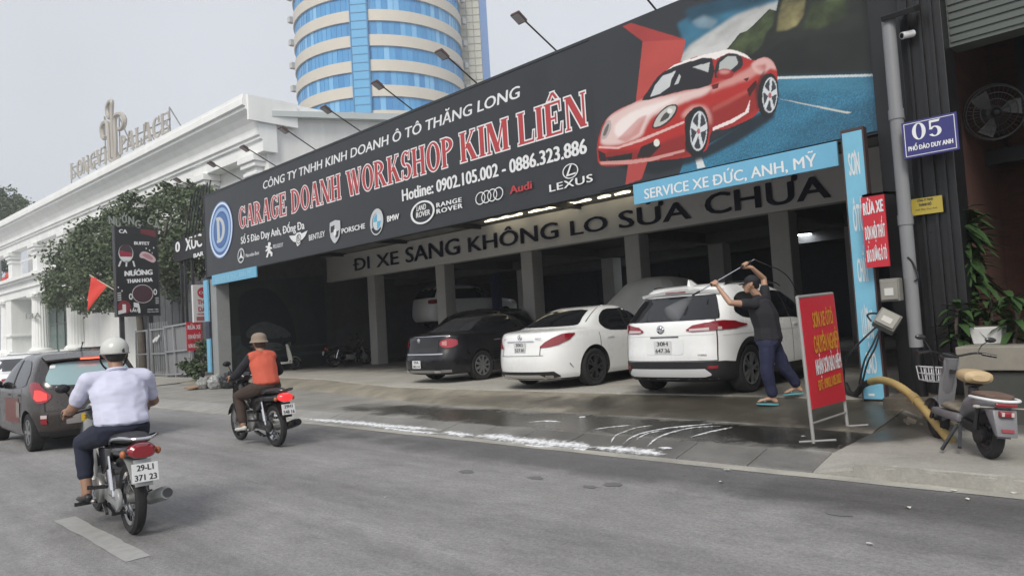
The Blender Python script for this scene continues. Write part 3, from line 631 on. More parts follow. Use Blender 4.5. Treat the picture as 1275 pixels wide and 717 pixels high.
def ink(pts, col, soft=1, sm=0, op=1.0, tex=None, clip=None):
    m = blur(inside(pts, sm), soft * .32) * op
    if clip is not None: m = m * clip
    c = np.array(col)[None, None, :] * (1 if tex is None else tex[..., None]); IMG[:] = IMG * (1 - m[..., None]) + c * m[..., None]
n1, n2, n3, grit = vnoise(7, 5, 5), vnoise(16, 12, 5), vnoise(5, 9, 4), rs_.rand(NZ, NX)
ink([(380, 95), (560, 0), (760, -60), (1140, -170), (1140, 500), (400, 640), (380, 400)], (.020, .024, .03), 12)
ink([(372, 90), (500, 20), (640, -20), (770, -60), (770, 30), (600, 200), (380, 240), (392, 150)], (.035, .15, .24), 8, tex=.35 + 1.3 * n1)
ink([(400, 40), (560, -10), (760, -60), (740, 0), (600, 40), (480, 70), (420, 90)], (.015, .06, .10), 10, tex=.5 + n1)
ink([(372, 230), (420, 170), (500, 118), (590, 60), (690, 25), (750, 8), (740, 50), (650, 110), (590, 170), (555, 200), (480, 225)], (.52, .53, .52), 7, tex=.25 + 1.35 * n1)
ink([(380, 235), (430, 195), (520, 170), (580, 175), (560, 200), (470, 225)], (.55, .56, .55), 6, op=.8)
ink([(425, 85), (470, 60), (525, 80), (500, 110), (450, 105)], (.3, .38, .42), 7, op=.5, tex=.4 + n2)
hill = [(548, 196), (575, 165), (605, 126), (632, 118), (660, 92), (690, 62), (715, 37), (740, 44), (752, -10), (765, -60), (1140, -170), (1140, 282), (745, 288), (650, 240)]
hm = inside(hill); ink(hill, (.014, .017, .013), 1, tex=.3 + 1.4 * n2)
ink([(560, 190), (610, 130), (660, 98), (718, 40), (735, 50), (728, 100), (700, 130), (690, 170), (650, 205), (600, 205)], (.075, .105, .04), 5, tex=.05 + 1.9 * n2 ** 1.6, clip=hm)
ink([(742, 120), (750, 50), (765, 5), (800, -10), (850, -10), (842, 60), (815, 100), (780, 115)], (.20, .18, .08), 5, tex=.1 + 1.8 * n2 ** 1.6, clip=hm)
ink([(840, 110), (870, 20), (960, -20), (1010, -40), (1000, 60), (950, 90), (900, 110)], (.06, .085, .03), 9, tex=.1 + 1.8 * n2 ** 1.8, clip=hm)
ink([(700, 200), (780, 150), (900, 130), (1140, 120), (1140, 285), (745, 290), (690, 250)], (.008, .010, .009), 9, op=.85, tex=.5 + n2)
ink([(743, 291), (1140, 279), (1140, 500), (440, 640), (380, 650), (400, 590), (640, 450), (745, 350)], (.035, .17, .28), 2, tex=(.45 + .6 * n3 + .7 * grit ** 2))
ink([(743, 291), (1140, 279), (1140, 340), (745, 345)], (.06, .24, .36), 12, op=.6, tex=.7 + .5 * n3); ink([(900, 420), (1140, 360), (1140, 500), (700, 590)], (.015, .09, .16), 14, op=.5, tex=.4 + grit)
ink([(745, 288), (1140, 277), (1140, 286), (745, 297)], (.62, .68, .70), 1, op=.9); ink([(748, 370), (765, 372), (1022, 421), (1000, 425)], (.55, .55, .5), 1); ink([(438, 590), (462, 583), (476, 622), (448, 630)], (.62, .65, .65), 1)
ink([(110, 600), (300, 590), (480, 545), (640, 440), (735, 400), (735, 440), (600, 530), (480, 590), (300, 650), (200, 640)], (.008, .012, .016), 8, op=.95)
ink([(165, 98), (200, 88), (404, 150), (398, 185), (384, 235), (330, 275), (268, 345), (238, 382), (218, 388), (244, 156)], (.42, .06, .05), 1, tex=.85 + .3 * n3); ink([(165, 98), (200, 88), (404, 150), (244, 158)], (.33, .035, .035), 1, op=.7)
ink([(190, 612), (264, 598), (240, 668), (180, 688)], (.40, .055, .05), 1)
car = [(82, 610), (74, 560), (82, 505), (105, 450), (150, 412), (215, 382), (262, 345), (300, 290), (355, 245), (440, 215), (520, 196), (570, 187), (625, 205), (655, 228), (690, 216), (720, 224), (742, 262), (746, 330), (735, 380), (690, 400), (650, 440), (560, 480), (500, 492), (480, 560), (400, 588), (290, 600), (190, 614), (120, 620)]
cm = inside(car, 4); ink(car, (.40, .022, .018), 1, 4)
K = dict(clip=cm)
ink([(85, 590), (120, 560), (240, 560), (400, 500), (420, 580), (280, 605), (120, 620)], (.20, .016, .014), 8, op=.8, **K); ink([(490, 400), (640, 350), (690, 300), (690, 400), (560, 480), (490, 490)], (.22, .016, .014), 8, op=.7, **K)
ink([(88, 535), (104, 480), (116, 440), (165, 408), (240, 374), (310, 362), (420, 338), (500, 322), (480, 352), (410, 378), (340, 408), (282, 435), (255, 475), (235, 510), (150, 540)], (.74, .60, .57), 9, 3, op=.85, **K)
ink([(140, 470), (200, 420), (300, 385), (380, 365), (300, 410), (240, 450), (200, 500), (150, 510)], (.85, .80, .78), 9, 2, op=.7, **K)
ink([(150, 520), (230, 440), (260, 430), (230, 500), (180, 530)], (.45, .08, .07), 5, op=.55, **K)
ink([(310, 285), (360, 245), (450, 213), (560, 186), (615, 198), (650, 226), (620, 214), (565, 200), (515, 224), (500, 221), (400, 240), (330, 282)], (.80, .76, .74), 3, 2, **K)
ink([(650, 240), (690, 216), (724, 228), (742, 262), (718, 258), (690, 280), (660, 268)], (.74, .58, .55), 6, 3, op=.65, **K); ink([(660, 250), (700, 240), (705, 258), (680, 268)], (.40, .05, .045), 5, op=.7, **K)
ink([(496, 350), (540, 330), (640, 298), (694, 262), (664, 240), (630, 262), (560, 296), (505, 322)], (.68, .42, .38), 9, op=.6, **K); ink([(500, 402), (560, 372), (640, 330), (640, 345), (560, 392), (502, 420)], (.46, .10, .08), 6, op=.6, **K)
ink([(388, 430), (425, 396), (475, 396), (498, 430), (498, 470), (478, 425), (440, 404), (405, 440)], (.70, .46, .42), 7, 2, op=.6, **K)
ink([(242, 376), (268, 335), (300, 288), (345, 258), (420, 232), (502, 219), (498, 316), (400, 338), (300, 364)], (.016, .016, .02), 1, 2)
ink([(272, 362), (290, 320), (318, 285), (368, 266), (350, 300), (345, 325), (310, 350)], (.55, .57, .58), 2, tex=.6 + .6 * n3); ink([(362, 318), (380, 278), (386, 288), (376, 315)], (.5, .52, .53), 1); ink([(428, 252), (494, 234), (488, 272), (460, 262)], (.5, .52, .52), 2)
ink([(513, 292), (520, 232), (556, 204), (598, 204), (617, 226), (610, 256), (560, 284)], (.02, .022, .024), 1, 2); ink([(525, 282), (530, 236), (560, 212), (590, 212), (600, 240), (560, 272)], (.42, .45, .44), 3); ink([(600, 210), (608, 212), (606, 250), (596, 256)], (.02, .02, .02), 1)
ink(ell(550, 278, 32, 20), (.32, .02, .018), 2); ink(ell(548, 270, 20, 8), (.6, .3, .28), 4, op=.8); ink([(500, 320), (528, 312), (524, 330), (505, 336)], (.12, .01, .01), 2)
ink([(632, 335), (665, 300), (668, 320), (640, 365)], (.05, .006, .006), 2); ink([(618, 298), (640, 290), (632, 306)], (.08, .01, .01), 2); ink([(505, 476), (570, 448), (625, 418), (644, 372), (638, 420), (580, 458), (506, 488)], (.80, .68, .66), 2)
ink([(278, 474), (300, 428), (335, 396), (372, 392), (368, 425), (335, 462), (300, 480)], (.03, .02, .02), 2, 3); ink([(284, 470), (302, 432), (335, 402), (366, 397), (362, 422), (332, 456), (300, 473)], (.5, .49, .46), 2, 3); ink([(308, 455), (325, 425), (345, 415), (340, 440)], (.06, .06, .06), 2, 2); ink(ell(345, 415, 10, 10), (.7, .7, .68), 3)
ink([(88, 514), (100, 468), (122, 448), (127, 478), (108, 516)], (.42, .36, .35), 2, 3); ink([(96, 505), (106, 475), (118, 462), (116, 482), (106, 505)], (.14, .12, .12), 2, 2)
ink([(104, 588), (206, 570), (204, 592), (130, 608)], (.012, .012, .012), 1); ink([(222, 588), (238, 548), (300, 522), (312, 545), (272, 585)], (.02, .012, .012), 1); ink([(78, 560), (104, 572), (112, 604), (84, 600)], (.02, .012, .012), 1)
ink(ell(296, 533, 11, 14), (.7, .7, .64), 1); ink([(84, 603), (205, 596), (275, 588), (400, 556), (400, 566), (280, 600), (200, 612), (90, 614)], (.60, .30, .27), 2, op=.9); ink([(80, 545), (150, 548), (235, 518), (398, 452), (400, 460), (240, 528), (150, 556), (80, 553)], (.68, .42, .39), 2)
ink([(400, 440), (404, 560), (420, 575), (440, 410), (420, 415)], (.03, .01, .01), 3); ink([(660, 330), (684, 280), (700, 260), (690, 320), (690, 390), (670, 410)], (.05, .01, .01), 4, op=.8)
for cx, cy, rx, ry in ((450, 490, 40, 92), (715, 357, 35, 82)):
    sk_ = lambda P: [(x, y - (x - cx) * .25) for x, y in P]
    ink(sk_(ell(cx - 8, cy, rx, ry)), (.008, .009, .01), 1); ink(sk_(ell(cx, cy, rx, ry)), (.012, .013, .015), 1); ink(sk_(ell(cx + 2, cy, rx * .80, ry * .80)), (.55, .58, .60), 1); ink(sk_(ell(cx + 2, cy, rx * .70, ry * .72)), (.035, .04, .05), 1)
    for i in range(5):
        a = R(72 * i - 80); c, s = math.cos(a), math.sin(a); ink(sk_([(cx + 2 + rx * (r * c - w_ * s), cy + ry * (r * s + w_ * c)) for r, w_ in ((.06, -.10), (.74, -.13), (.74, .13), (.06, .10))]), (.60, .63, .65), 1)
    ink(ell(cx + 2, cy, 6, 11), (.4, .1, .1), 1)
IMG *= (1 + (.05 * (grit - .5)))[..., None]
_layer[0] += 2
me = bpy.data.meshes.new('picture_print'); yy = YB - .00025 * _layer[0]
vt = np.stack([WX, np.full_like(WX, yy), WZ], -1).reshape(-1, 3) - np.array(bb.location); idx = np.arange(NX * NZ).reshape(NZ, NX); fc = np.stack([idx[:-1, :-1], idx[:-1, 1:], idx[1:, 1:], idx[1:, :-1]], -1).reshape(-1, 4)
me.from_pydata(vt.tolist(), [], fc.tolist()); ca = me.color_attributes.new('ink', 'FLOAT_COLOR', 'POINT'); ca.data.foreach_set('color', np.concatenate([IMG.reshape(-1, 3), np.ones((NX * NZ, 1))], 1).astype(np.float32).ravel())
mp = bpy.data.materials.new('printed picture'); mp.use_nodes = True; an_ = mp.node_tree.nodes.new('ShaderNodeVertexColor'); an_.layer_name = 'ink'; mp.node_tree.links.new(an_.outputs[0], mp.node_tree.nodes['Principled BSDF'].inputs['Base Color']); mp.node_tree.nodes['Principled BSDF'].inputs['Roughness'].default_value = .42
me.materials.append(mp); po = bpy.data.objects.new('picture_print', me); COL.objects.link(po); po.parent = pan; MW[po] = MW[bb].copy()
# light blue strips under the billboard
m_sky = M('light blue sign', (.155, .42, .61), .45, var=.06)
def strip_sign(name, label, tl, bl, tr, br, body, tb, txt_mat, Y=YB - .05):
    p = [onY(*q, Y) for q in (bl, br, tr, tl)]; x0, x1, z0, z1 = p[0].x, p[1].x, (p[0].z + p[1].z) / 2, (p[2].z + p[3].z) / 2
    t = thing(name, label, 'sign', (x0, Y, z0)); g = MB(); g.bb((x0, Y, z0), (x1, Y + .045, z1)); g.build('board', m_sky, t, bevel=.006)
    a, b, c = onY(*tb[0], Y), onY(*tb[1], Y), onY(*tb[2], Y); g = MB(); put_text(g, body, (a.x, Y, a.z), Vector((b.x - a.x, 0, b.z - a.z)), Vector((0, 0, c.z - a.z)), NB * .004, bold=.03); g.build('lettering', txt_mat, t)
strip_sign('service_sign', 'light blue strip sign with white capitals hung under the sports car picture', (788, 231), (789.5, 254), (1043, 174.5), (1044, 208), 'SERVICE XE ĐỨC, ANH, MỸ', ((803, 248), (1017, 206.5), (802.5, 236)), m_white)
m_faint = M('faded sign ink', (.30, .52, .68), .5)
strip_sign('service_sign', 'faded light blue strip hung under the far end of the billboard', (262, 344), (264, 355), (317, 331), (319, 345), 'SERVICE XE ĐỨC, ANH, MỸ', ((268, 352.5), (314, 341.5), (268, 346.5)), m_faint)
t = thing('post_sign', 'narrow light blue strip on the front of the grey billboard post', 'sign', (-24.1, 9.98, .9)); g = MB(); g.bb((-24.4, 9.93, 2.2), (-24.08, 9.98, 3.56)); g.bb((-24.3, 9.93, .5), (-24.05, 9.98, 1.6)); g.build('board', m_sky, t); g = MB(); g.bb((-24.34, 9.935, 1.62), (-24.06, 9.985, 2.18)); g.build('dark_band', M('navy band', (.02, .025, .05), .5), t)
# lamps on arms over the billboard
LAMPS = ((300.5, 227, 'arm lamp on the billboard between the white building pilasters'), (342.6, 211, 'arm lamp in front of the white building corner'), (392, 191, 'arm lamp in front of the plain white side wall'), (448, 167, 'arm lamp just below the foot of the round tower'), (513, 142, 'arm lamp in front of the round tower middle'), (593, 109, 'arm lamp by the right edge of the round tower'), (692, 68, 'arm lamp alone against the sky above the red title'), (816, 15, 'arm lamp cut by the top edge above the red arrow'), (255, 243, 'arm lamp above the tree at the far end of the billboard'))
m_arm = M('lamp arm', (.07, .06, .06), .5, metal=.5); m_lamp = M('lamp housing', (.09, .05, .045), .5)
for i, (px, py, lb) in enumerate(LAMPS):
    b = onY(px, py, YB); x = b.x; t = thing('billboard_lamp', lb, 'lamp', (x, YB + .05, BZ1), group='lamps on arms along the top of the billboard')
    e = Vector((x - .05 + .03 * (i % 3), YB - .85, BZ1 + .5)); g = MB(); g.tube([(x, YB + .08, BZ1 - .3), (x, YB + .05, BZ1 + .05), e], .016); g.build('arm', m_arm, t)
    g = MB(); tl = Matrix.Rotation(R(-28), 3, 'X'); g.box(e + Vector((0, -.03, -.04)), (.2, .24, .05), tl); g.box(e + Vector((0, -.02, .0)), (.13, .16, .05), tl); hd = g.build('head', m_lamp, t, bevel=.008)
    g = MB(); g.box(e + Vector((0, -.03, -.04)) + tl @ Vector((0, 0, -.028)), (.17, .2, .006), tl); g.build('glass', M('lamp glass', (.35, .35, .36), .15), hd)
# ------------------------------------------------------------------ white classical building
m_wht = M('white masonry paint', (.80, .81, .80), .7, var=.10, vscale=1.6, stretch=(1, 1, .22))
m_wht2 = M('white render in need of paint', (.77, .77, .75), .75, var=.14, vscale=1.3, stretch=(1, 1, .2))
PD = Vector((-.9989, -.0469, 0)); PN = Vector((.0469, -.9989, 0)); P0 = Vector((-30.0, 15.0, 0))
pal = thing('banquet_hall', 'long white classical hall with deep cornice, pilasters and fluted columns', 'building', P0, rz=math.atan2(-.0469, -.9989))
def pu(px, py): return (onP(px, py, P0, PN) - P0).dot(PD)
def pz(px, py): return onP(px, py, P0, PN).z
PL = 46.0                                   # length; local x along the front, y towards the road, z up
ZT = 12.15
def bx(g, u0, u1, y0, y1, z0, z1): g.bb((u0, y0, z0), (u1, y1, z1)); return g
g = bx(MB(), .02, 29.0, -24, -.6, 0, 11.6); bx(g, 29.0, PL - .02, -24, -2.6, 0, 11.6); g.build('wall', m_wht2, pal, world=False)
g = MB(); prof = [(-.6, 9.75), (.1, 9.75), (.1, 10.25), (.22, 10.3), (.22, 10.42), (.32, 10.46), (.32, 10.56), (.22, 10.6), (.26, 10.8), (.4, 11.05), (.62, 11.3), (.86, 11.5), (.86, 11.62), (1.0, 11.66), (1.0, 11.95), (.95, 12.0), (.95, 12.15), (-.6, 12.15)]
rows = [[(u, y, z) for y, z in prof] for u in (-.35, PL + .3)]
g.grid(rows, closed=True); g.face([g.bm.verts.new(p) for p in rows[0]]); g.face([g.bm.verts.new(p) for p in rows[1]]); g.build('cornice', m_wht, pal, world=False)
g = MB(); g.bb((-.5, -1.6, 11.0), (-.36, .8, 12.1)); g.bb((-.36, -9, 11.62), (0, -.62, 12.1)); g.build('cornice_return', m_wht, pal, world=False)
# attic storey: pilasters and recessed panels
PIL = [pu(12.5, 305), pu(43, 290), pu(80, 272), pu(123, 252), pu(165, 232), pu(207, 212), pu(251, 198), pu(312, 175)]
for i, u in enumerate(PIL):
    g = bx(MB(), u - .5, u + .5, -.6, .05, 7.7, 9.2); bx(g, u - .58, u + .58, -.6, .13, 8.85, 9.02); bx(g, u - .66, u + .66, -.6, .22, 9.2, 9.42); bx(g, u - .74, u + .74, -.6, .32, 9.42, 9.748); bx(g, u - .62, u + .62, -.6, .16, 7.5, 7.7); g.build('pilaster', m_wht, pal, world=False, bevel=.03)
for a, b in zip(PIL[1:], PIL[:-1]):
    g = MB(); c0, c1 = a + .85, b - .85
    if c1 - c0 < .8: continue
    for q in ((c0, c1, 8.9, 9.02), (c0, c1, 7.75, 7.87), (c0, c0 + .12, 7.872, 8.898), (c1 - .12, c1, 7.872, 8.898)): bx(g, q[0], q[1], -.6, -.5, q[2], q[3])
    g.build('panel_moulding', m_wht, pal, world=False)
# string course and portico entablature
g = bx(MB(), 0, 29.0, -.6, .06, 7.1, 7.42); bx(g, 0, 29, -.6, .2, 7.42, 7.5); bx(g, 29.01, PL, -2.6, .12, 5.9, 6.5); bx(g, 29.01, PL, -2.6, .26, 6.502, 6.62); bx(g, 29.01, PL, -2.6, .16, 6.622, 7.05); bx(g, 29.01, PL + .2, -2.6, .42, 7.052, 7.22); bx(g, 29.01, PL + .3, -2.6, .62, 7.222, 7.47); g.build('entablature', m_wht, pal, world=False)
m_gdoor = M('green tinted door glass', (.09, .14, .13), .15, spec=.6)
CU = [pu(90, 436), pu(45, 437)]
def column(u, y=-.35, r=.62, z0=1.5, z1=5.9):
    n = 40; g = MB(); rows = []
    for f in (0, .3, .6, 1):
        rad = r * (1 - .13 * f); z = z0 + .35 + (z1 - z0 - .8) * f
        rows.append([(u + math.cos(2 * PI * k / n) * rad * (.95 if k % 2 else 1), y + math.sin(2 * PI * k / n) * rad * (.95 if k % 2 else 1), z) for k in range(n)])
    g.grid(rows, closed=True); c = g.build('column', m_wht, pal, world=False)
    g = MB(); g.bb((u - .85, y - .85, z0 - .1), (u + .85, y + .85, z0 + .12)); g.lathe([(.8, z0 + .12), (.82, z0 + .2), (.74, z0 + .27), (.68, z0 + .36)], (u, y, 0)); b = g.build('column_base', m_wht, pal, world=False); b.parent = c
    g = MB(); g.lathe([(.54, z1 - .46), (.58, z1 - .38), (.56, z1 - .34), (.72, z1 - .2)], (u, y, 0)); g.bb((u - .74, y - .7, z1 - .2), (u + .74, y + .7, z1 - .002)); b = g.build('capital', m_wht, pal, world=False); b.parent = c
for u in CU + [CU[0] + 17.0]: column(u)
g = bx(MB(), 29.0, PL, -2.6, .9, .15, 1.4); bx(g, 29, PL, .9, 1.5, .15, .9); g.build('podium', m_wht2, pal, world=False)
u1 = pu(12, 420); g = bx(MB(), u1 - .8, u1 + .8, -2.6, .05, 1.4, 5.9); bx(g, u1 - 1.1, u1 + 1.1, -2.6, .3, 1.4, 1.7); bx(g, u1 - 1.0, u1 + 1.0, -2.6, .2, 2.9, 3.05); g.build('end_pier', m_wht, pal, world=False, bevel=.02)
g = bx(MB(), 29.02, PL, -2.59, -2.5, 1.4, 5.9); dg = g.build('door_glass', m_gdoor, pal, world=False)
g = MB()
for u in (30, 32, 34, 36, 38, 40, 42): bx(g, u - .06, u + .06, -2.5, -2.44, 1.4, 5.9)
bx(g, 29.03, PL, -2.5, -2.43, 3.7, 3.8); b = g.build('door_frame', M('green grey frame', (.12, .15, .14), .5), pal, world=False); b.parent = dg
# number on the far column
a, b_ = onP(33, 397, P0 + PN * .3, PN), onP(52, 396, P0 + PN * .3, PN); g = MB(); put_text(g, '13A', a, b_ - a, Vector((0, 0, .42)), PN * .03, bold=.05); g.build('number', M('dim bronze', (.2, .2, .18), .4), pal)
# plain side wall and its roof edge, seen over the billboard
sA, sB = onP(340, 143, P0, PD), onP(510, 150, P0, PD); dv = (sB - sA); 
def side(y, z): return P0 + Vector((.0469, .9989, 0)) * y + Vector((0, 0, z)) - PD * .04
yB = (sB - P0).dot(Vector((.0469, .9989, 0))); zA, zB = sA.z, sB.z
g = MB(); g.hexa([side(.3, 3), side(yB, 3), side(yB, 3) + PD, side(.3, 3) + PD, side(.3, zA - .25), side(yB, zB - .35), side(yB, zB - .35) + PD, side(.3, zA - .25) + PD]); g.build('side_wall', m_wht2, pal)
g = MB(); o_ = -PD * .45; g.hexa([side(.3, zA - .25) + o_, side(yB, zB - .35) + o_, side(yB, zB - .35) + PD, side(.3, zA - .25) + PD, side(.3, zA) + o_, side(yB, zB) + o_, side(yB, zB) + PD, side(.3, zA) + PD]); g.build('roof_edge', M('pale roof edge', (.52, .56, .55), .6), pal)
print('side', sA, sB)
# roof sign with letters on a frame
m_let = M('brown grey letters', (.40, .375, .335), .5)
rs = thing('roof_sign', 'pale raised letters and tall monogram standing on the white cornice', 'sign', P0 + PD * 14 + Vector((0, 0, 12.15)))
SP = P0 + PN * .4
def rs_word(word, bl, br, tl, th=.12):
    a, b, c = onP(*bl, SP, PN), onP(*br, SP, PN), onP(*tl, SP, PN); g = MB(); h = Vector((0, 0, c.z - a.z))
    put_serif(g, word, a, b - a, h, PN * .02)
    o = g.build('letters', m_let, rs); md = o.modifiers.new('s', 'SOLIDIFY'); md.thickness = .06; return o
rs_word('LONGVI', (89, 224), (133, 203), (88, 205)); rs_word('PALACE', (149.5, 193.5), (212, 164), (149.5, 170))
def rs_tube(pts, r):
    g = MB(); g.tube([onP(x, y, SP + PN * .05, PN) for x, y in catmull([Vector((a, b, 0)) for a, b in pts], 5) and [(v.x, v.y) for v in catmull([Vector((a, b, 0)) for a, b in pts], 5)]], r, 6); g.build('monogram', m_let, rs, smooth=True)
rs_tube([(141, 197), (140, 170), (139, 140), (139.5, 127), (136, 128), (133.5, 136), (135, 146), (138, 146)], .13)
rs_tube([(137, 200), (136, 175), (134, 155), (130, 153), (127, 160), (128, 171), (132, 172)], .14)
rs_tube([(144, 200), (144, 175), (143, 150), (146, 143), (152, 143), (155, 150), (153, 159), (148, 161)], .14)
rs_tube([(138, 200), (143, 202), (148, 196)], .12)
g = MB()
for (x0, y0), (x1, y1) in (((89, 219), (133, 198)), ((150, 188), (212, 158)), ((89, 210), (133, 189)), ((150, 178), (212, 148))): g.bar(onP(x0, y0, SP - PN * .2, PN), onP(x1, y1, SP - PN * .2, PN), .06)
for x, y, t_ in ((89, 226, 20), (110, 216, 20), (132, 205, 60), (150, 197, 50), (180, 181, 24), (212, 166, 28)):
    a = onP(x, y, SP - PN * .25, PN); g.bar(Vector((a.x, a.y, 12.1)), a + Vector((0, 0, t_ / 20)), .06); g.bar(a + Vector((0, 0, t_ / 20)), Vector((a.x, a.y, 12.1)) - PN * 1.2, .05)
g.build('frame', M('sign frame steel', (.35, .35, .34), .5, metal=.4), rs)

# ------------------------------------------------------------------ round tower beyond
m_band = M('cream tower cladding', (.56, .52, .45), .6, var=.06, vscale=.2); m_blue = M('blue tower glass', (.10, .34, .64), .14, spec=.7)
t_ = m_blue.node_tree; N_ = t_.nodes; tc_ = N_.new('ShaderNodeTexCoord'); sx_ = N_.new('ShaderNodeSeparateXYZ'); t_.links.new(tc_.outputs['Object'], sx_.inputs[0])
def mth(op, a, b=None):
    n = N_.new('ShaderNodeMath'); n.operation = op
    for i, v in enumerate((a, b)):
        if v is None: continue
        if isinstance(v, (int, float)): n.inputs[i].default_value = v
        else: t_.links.new(v, n.inputs[i])
    return n.outputs[0]
ang_ = mth('FLOOR', mth('MULTIPLY', mth('ARCTAN2', sx_.outputs[1], sx_.outputs[0]), 96 / (2 * PI))); fl_ = mth('FLOOR', mth('DIVIDE', mth('SUBTRACT', sx_.outputs[2], 5.2), 3.32)); cb_ = N_.new('ShaderNodeCombineXYZ'); t_.links.new(ang_, cb_.inputs[0]); t_.links.new(fl_, cb_.inputs[1]); wn_ = N_.new('ShaderNodeTexWhiteNoise'); t_.links.new(cb_.outputs[0], wn_.inputs['Vector'])
rp_ = N_.new('ShaderNodeValToRGB'); rp_.color_ramp.elements[0].color = (.055, .23, .50, 1); rp_.color_ramp.elements[1].color = (.22, .48, .74, 1); rp_.color_ramp.elements[1].position = .95; e_ = rp_.color_ramp.elements.new(.7); e_.color = (.09, .32, .60, 1); t_.links.new(wn_.outputs['Value'], rp_.inputs[0]); t_.links.new(rp_.outputs[0], N_['Principled BSDF'].inputs['Base Color'])
dT = _ray(473, 60); dT = dT / math.hypot(dT.x, dT.y); TD = 105.0; TC = Vector((dT.x * TD, dT.y * TD, 0)); TR = 11.9; FH = 3.32
tw = thing('office_tower', 'round office tower with blue glass and cream bands', 'building', TC)
view = math.atan2(-TC.y, -TC.x)
zs0 = 5.2
g = MB(); g.lathe([(TR - .12, 0), (TR - .12, 64)], (0, 0, 0), seg=96); core = g.build('glass_drum', m_blue, tw, world=False, smooth=True)
for k in range(18):
    z = zs0 + k * FH; g = MB(); g.lathe([(TR - .2, z), (TR + .12, z + .02), (TR + .12, z + FH * .45), (TR - .2, z + FH * .46)], seg=96); g.build('band', m_band, tw, world=False, smooth=True, angle=30)
g = MB()
for k in range(96):
    a = 2 * PI * k / 96
    if math.cos(a - view) < -.1: continue
    g.bar((math.cos(a) * (TR - .09), math.sin(a) * (TR - .09), 1), (math.cos(a) * (TR - .09), math.sin(a) * (TR - .09), 64), .04)
g.build('mullion', M('blue frame', (.13, .34, .58), .4), tw, world=False)
av = view - R(12); g = MB(); cs, sn = math.cos(av), math.sin(av); rt_ = Vector((-sn, cs, 0)); ou = Vector((cs, sn, 0))
g.hexa([ou * (TR - .6) + rt_ * -1.05, ou * (TR + .3) + rt_ * -1.05, ou * (TR + .3) + rt_ * 1.05, ou * (TR - .6) + rt_ * 1.05] + [v + Vector((0, 0, 64)) for v in (ou * (TR - .6) + rt_ * -1.05, ou * (TR + .3) + rt_ * -1.05, ou * (TR + .3) + rt_ * 1.05, ou * (TR - .6) + rt_ * 1.05)]); sp = g.build('glass_strip', M('blue strip glass', (.13, .38, .62), .15, spec=.6), tw, world=False)
g = MB()
for k in range(58): c = ou * (TR + .31) + Vector((0, 0, 1 + k * 1.1)); g.bar(c - rt_ * 1.05, c + rt_ * 1.05, .1)
for q in (-1.1, 1.1): g.bar(ou * (TR + .28) + rt_ * q, ou * (TR + .28) + rt_ * q + Vector((0, 0, 64)), .16)
g.build('strip_frame', M('strip frame', (.10, .26, .46), .4), tw, world=False).parent = sp
for sgn in (-1, 1):
    for k in range(2, 17):                  # air-conditioning boxes up the two edges of the drum
        a = view + sgn * R(88); z = zs0 + k * FH + 1.6; p = Vector((math.cos(a) * (TR + .45), math.sin(a) * (TR + .45), z)); g = MB(); g.box(p, (.7, .7, .8)); g.build('cooling_unit', M('cooling unit', (.45, .45, .44), .6), tw, world=False)
slab = thing('tower_block', 'cream gridded slab with a blue edge behind the round tower', 'building', TC)
cR = Vector((CAM_R.x, CAM_R.y, 0)).normalized(); vF = Vector((dT.x, dT.y, 0)).normalized()
def sl(r, f, z): return cR * r + vF * f + Vector((0, 0, z))
g = MB(); g.hexa([sl(9.5, 3, 0), sl(15.2, 3, 0), sl(15.2, 14, 0), sl(9.5, 14, 0), sl(9.5, 3, 66), sl(15.2, 3, 66), sl(15.2, 14, 66), sl(9.5, 14, 66)]); g.build('wall', M('cream slab', (.55, .54, .47), .7, var=.06), slab, world=False)
g = MB()
for k in range(60): g.bar(sl(9.6, 2.98, 2 + k * 1.1), sl(15.15, 2.98, 2 + k * 1.1), .1)
for r in (12.3, 13.2, 14.2): g.bar(sl(r, 2.97, 0), sl(r, 2.97, 66), .08)
g.build('joint_grid', M('slab joint', (.42, .41, .36), .7), slab, world=False)
g = MB(); g.hexa([sl(15.22, 2.8, 0), sl(16.3, 2.8, 0), sl(16.3, 14, 0), sl(15.22, 14, 0), sl(15.22, 2.8, 66.2), sl(16.3, 2.8, 66.2), sl(16.3, 14, 66.2), sl(15.22, 14, 66.2)]); g.build('edge_strip', M('blue edge', (.14, .24, .45), .3), slab, world=False)

# ------------------------------------------------------------------ trees
def leaf_mat(name, c, var=.45):
    m = M(name, c, .6, var=var, vscale=1.1, spec=.3); return m
m_bark = M('bark', (.10, .085, .07), .9, var=.3, bump=.5, bscale=20)
def crown(mb, blobs, n, size, rnd, up=.35):
    """leaf clumps spread through each blob's volume, thicker near its skin"""
    tot = sum(b[3] ** 2 for b in blobs)
    for (x, y, z, r) in blobs:
        k = int(n * r * r / tot)
        cl = [(rnd.gauss(0, 1), rnd.gauss(0, 1), rnd.gauss(0, 1), rnd.uniform(.16, .34)) for _ in range(max(6, k // 26))]
        cl = [(Vector(c[:3]).normalized() * r * rnd.uniform(.55, 1.08), c[3] * r) for c in cl]
        for i in range(k):
            c, s = cl[i % len(cl)]; p = Vector((x, y, z)) + Vector((c.x, c.y, c.z * .8)) + Vector((rnd.gauss(0, 1), rnd.gauss(0, 1), rnd.gauss(0, .75))) * s * .6
            a = Vector((rnd.gauss(0, 1), rnd.gauss(0, 1), rnd.gauss(0, .7) - up)).normalized(); b = a.cross(Vector((rnd.gauss(0, 1), rnd.gauss(0, 1), rnd.gauss(0, 1)))).normalized(); l = size * rnd.uniform(.6, 1.35)
            v = [mb.bm.verts.new(q) for q in (p, p + a * l * .5 + b * l * .32, p + a * l, p + a * l * .5 - b * l * .32)]
            mb.face(v)
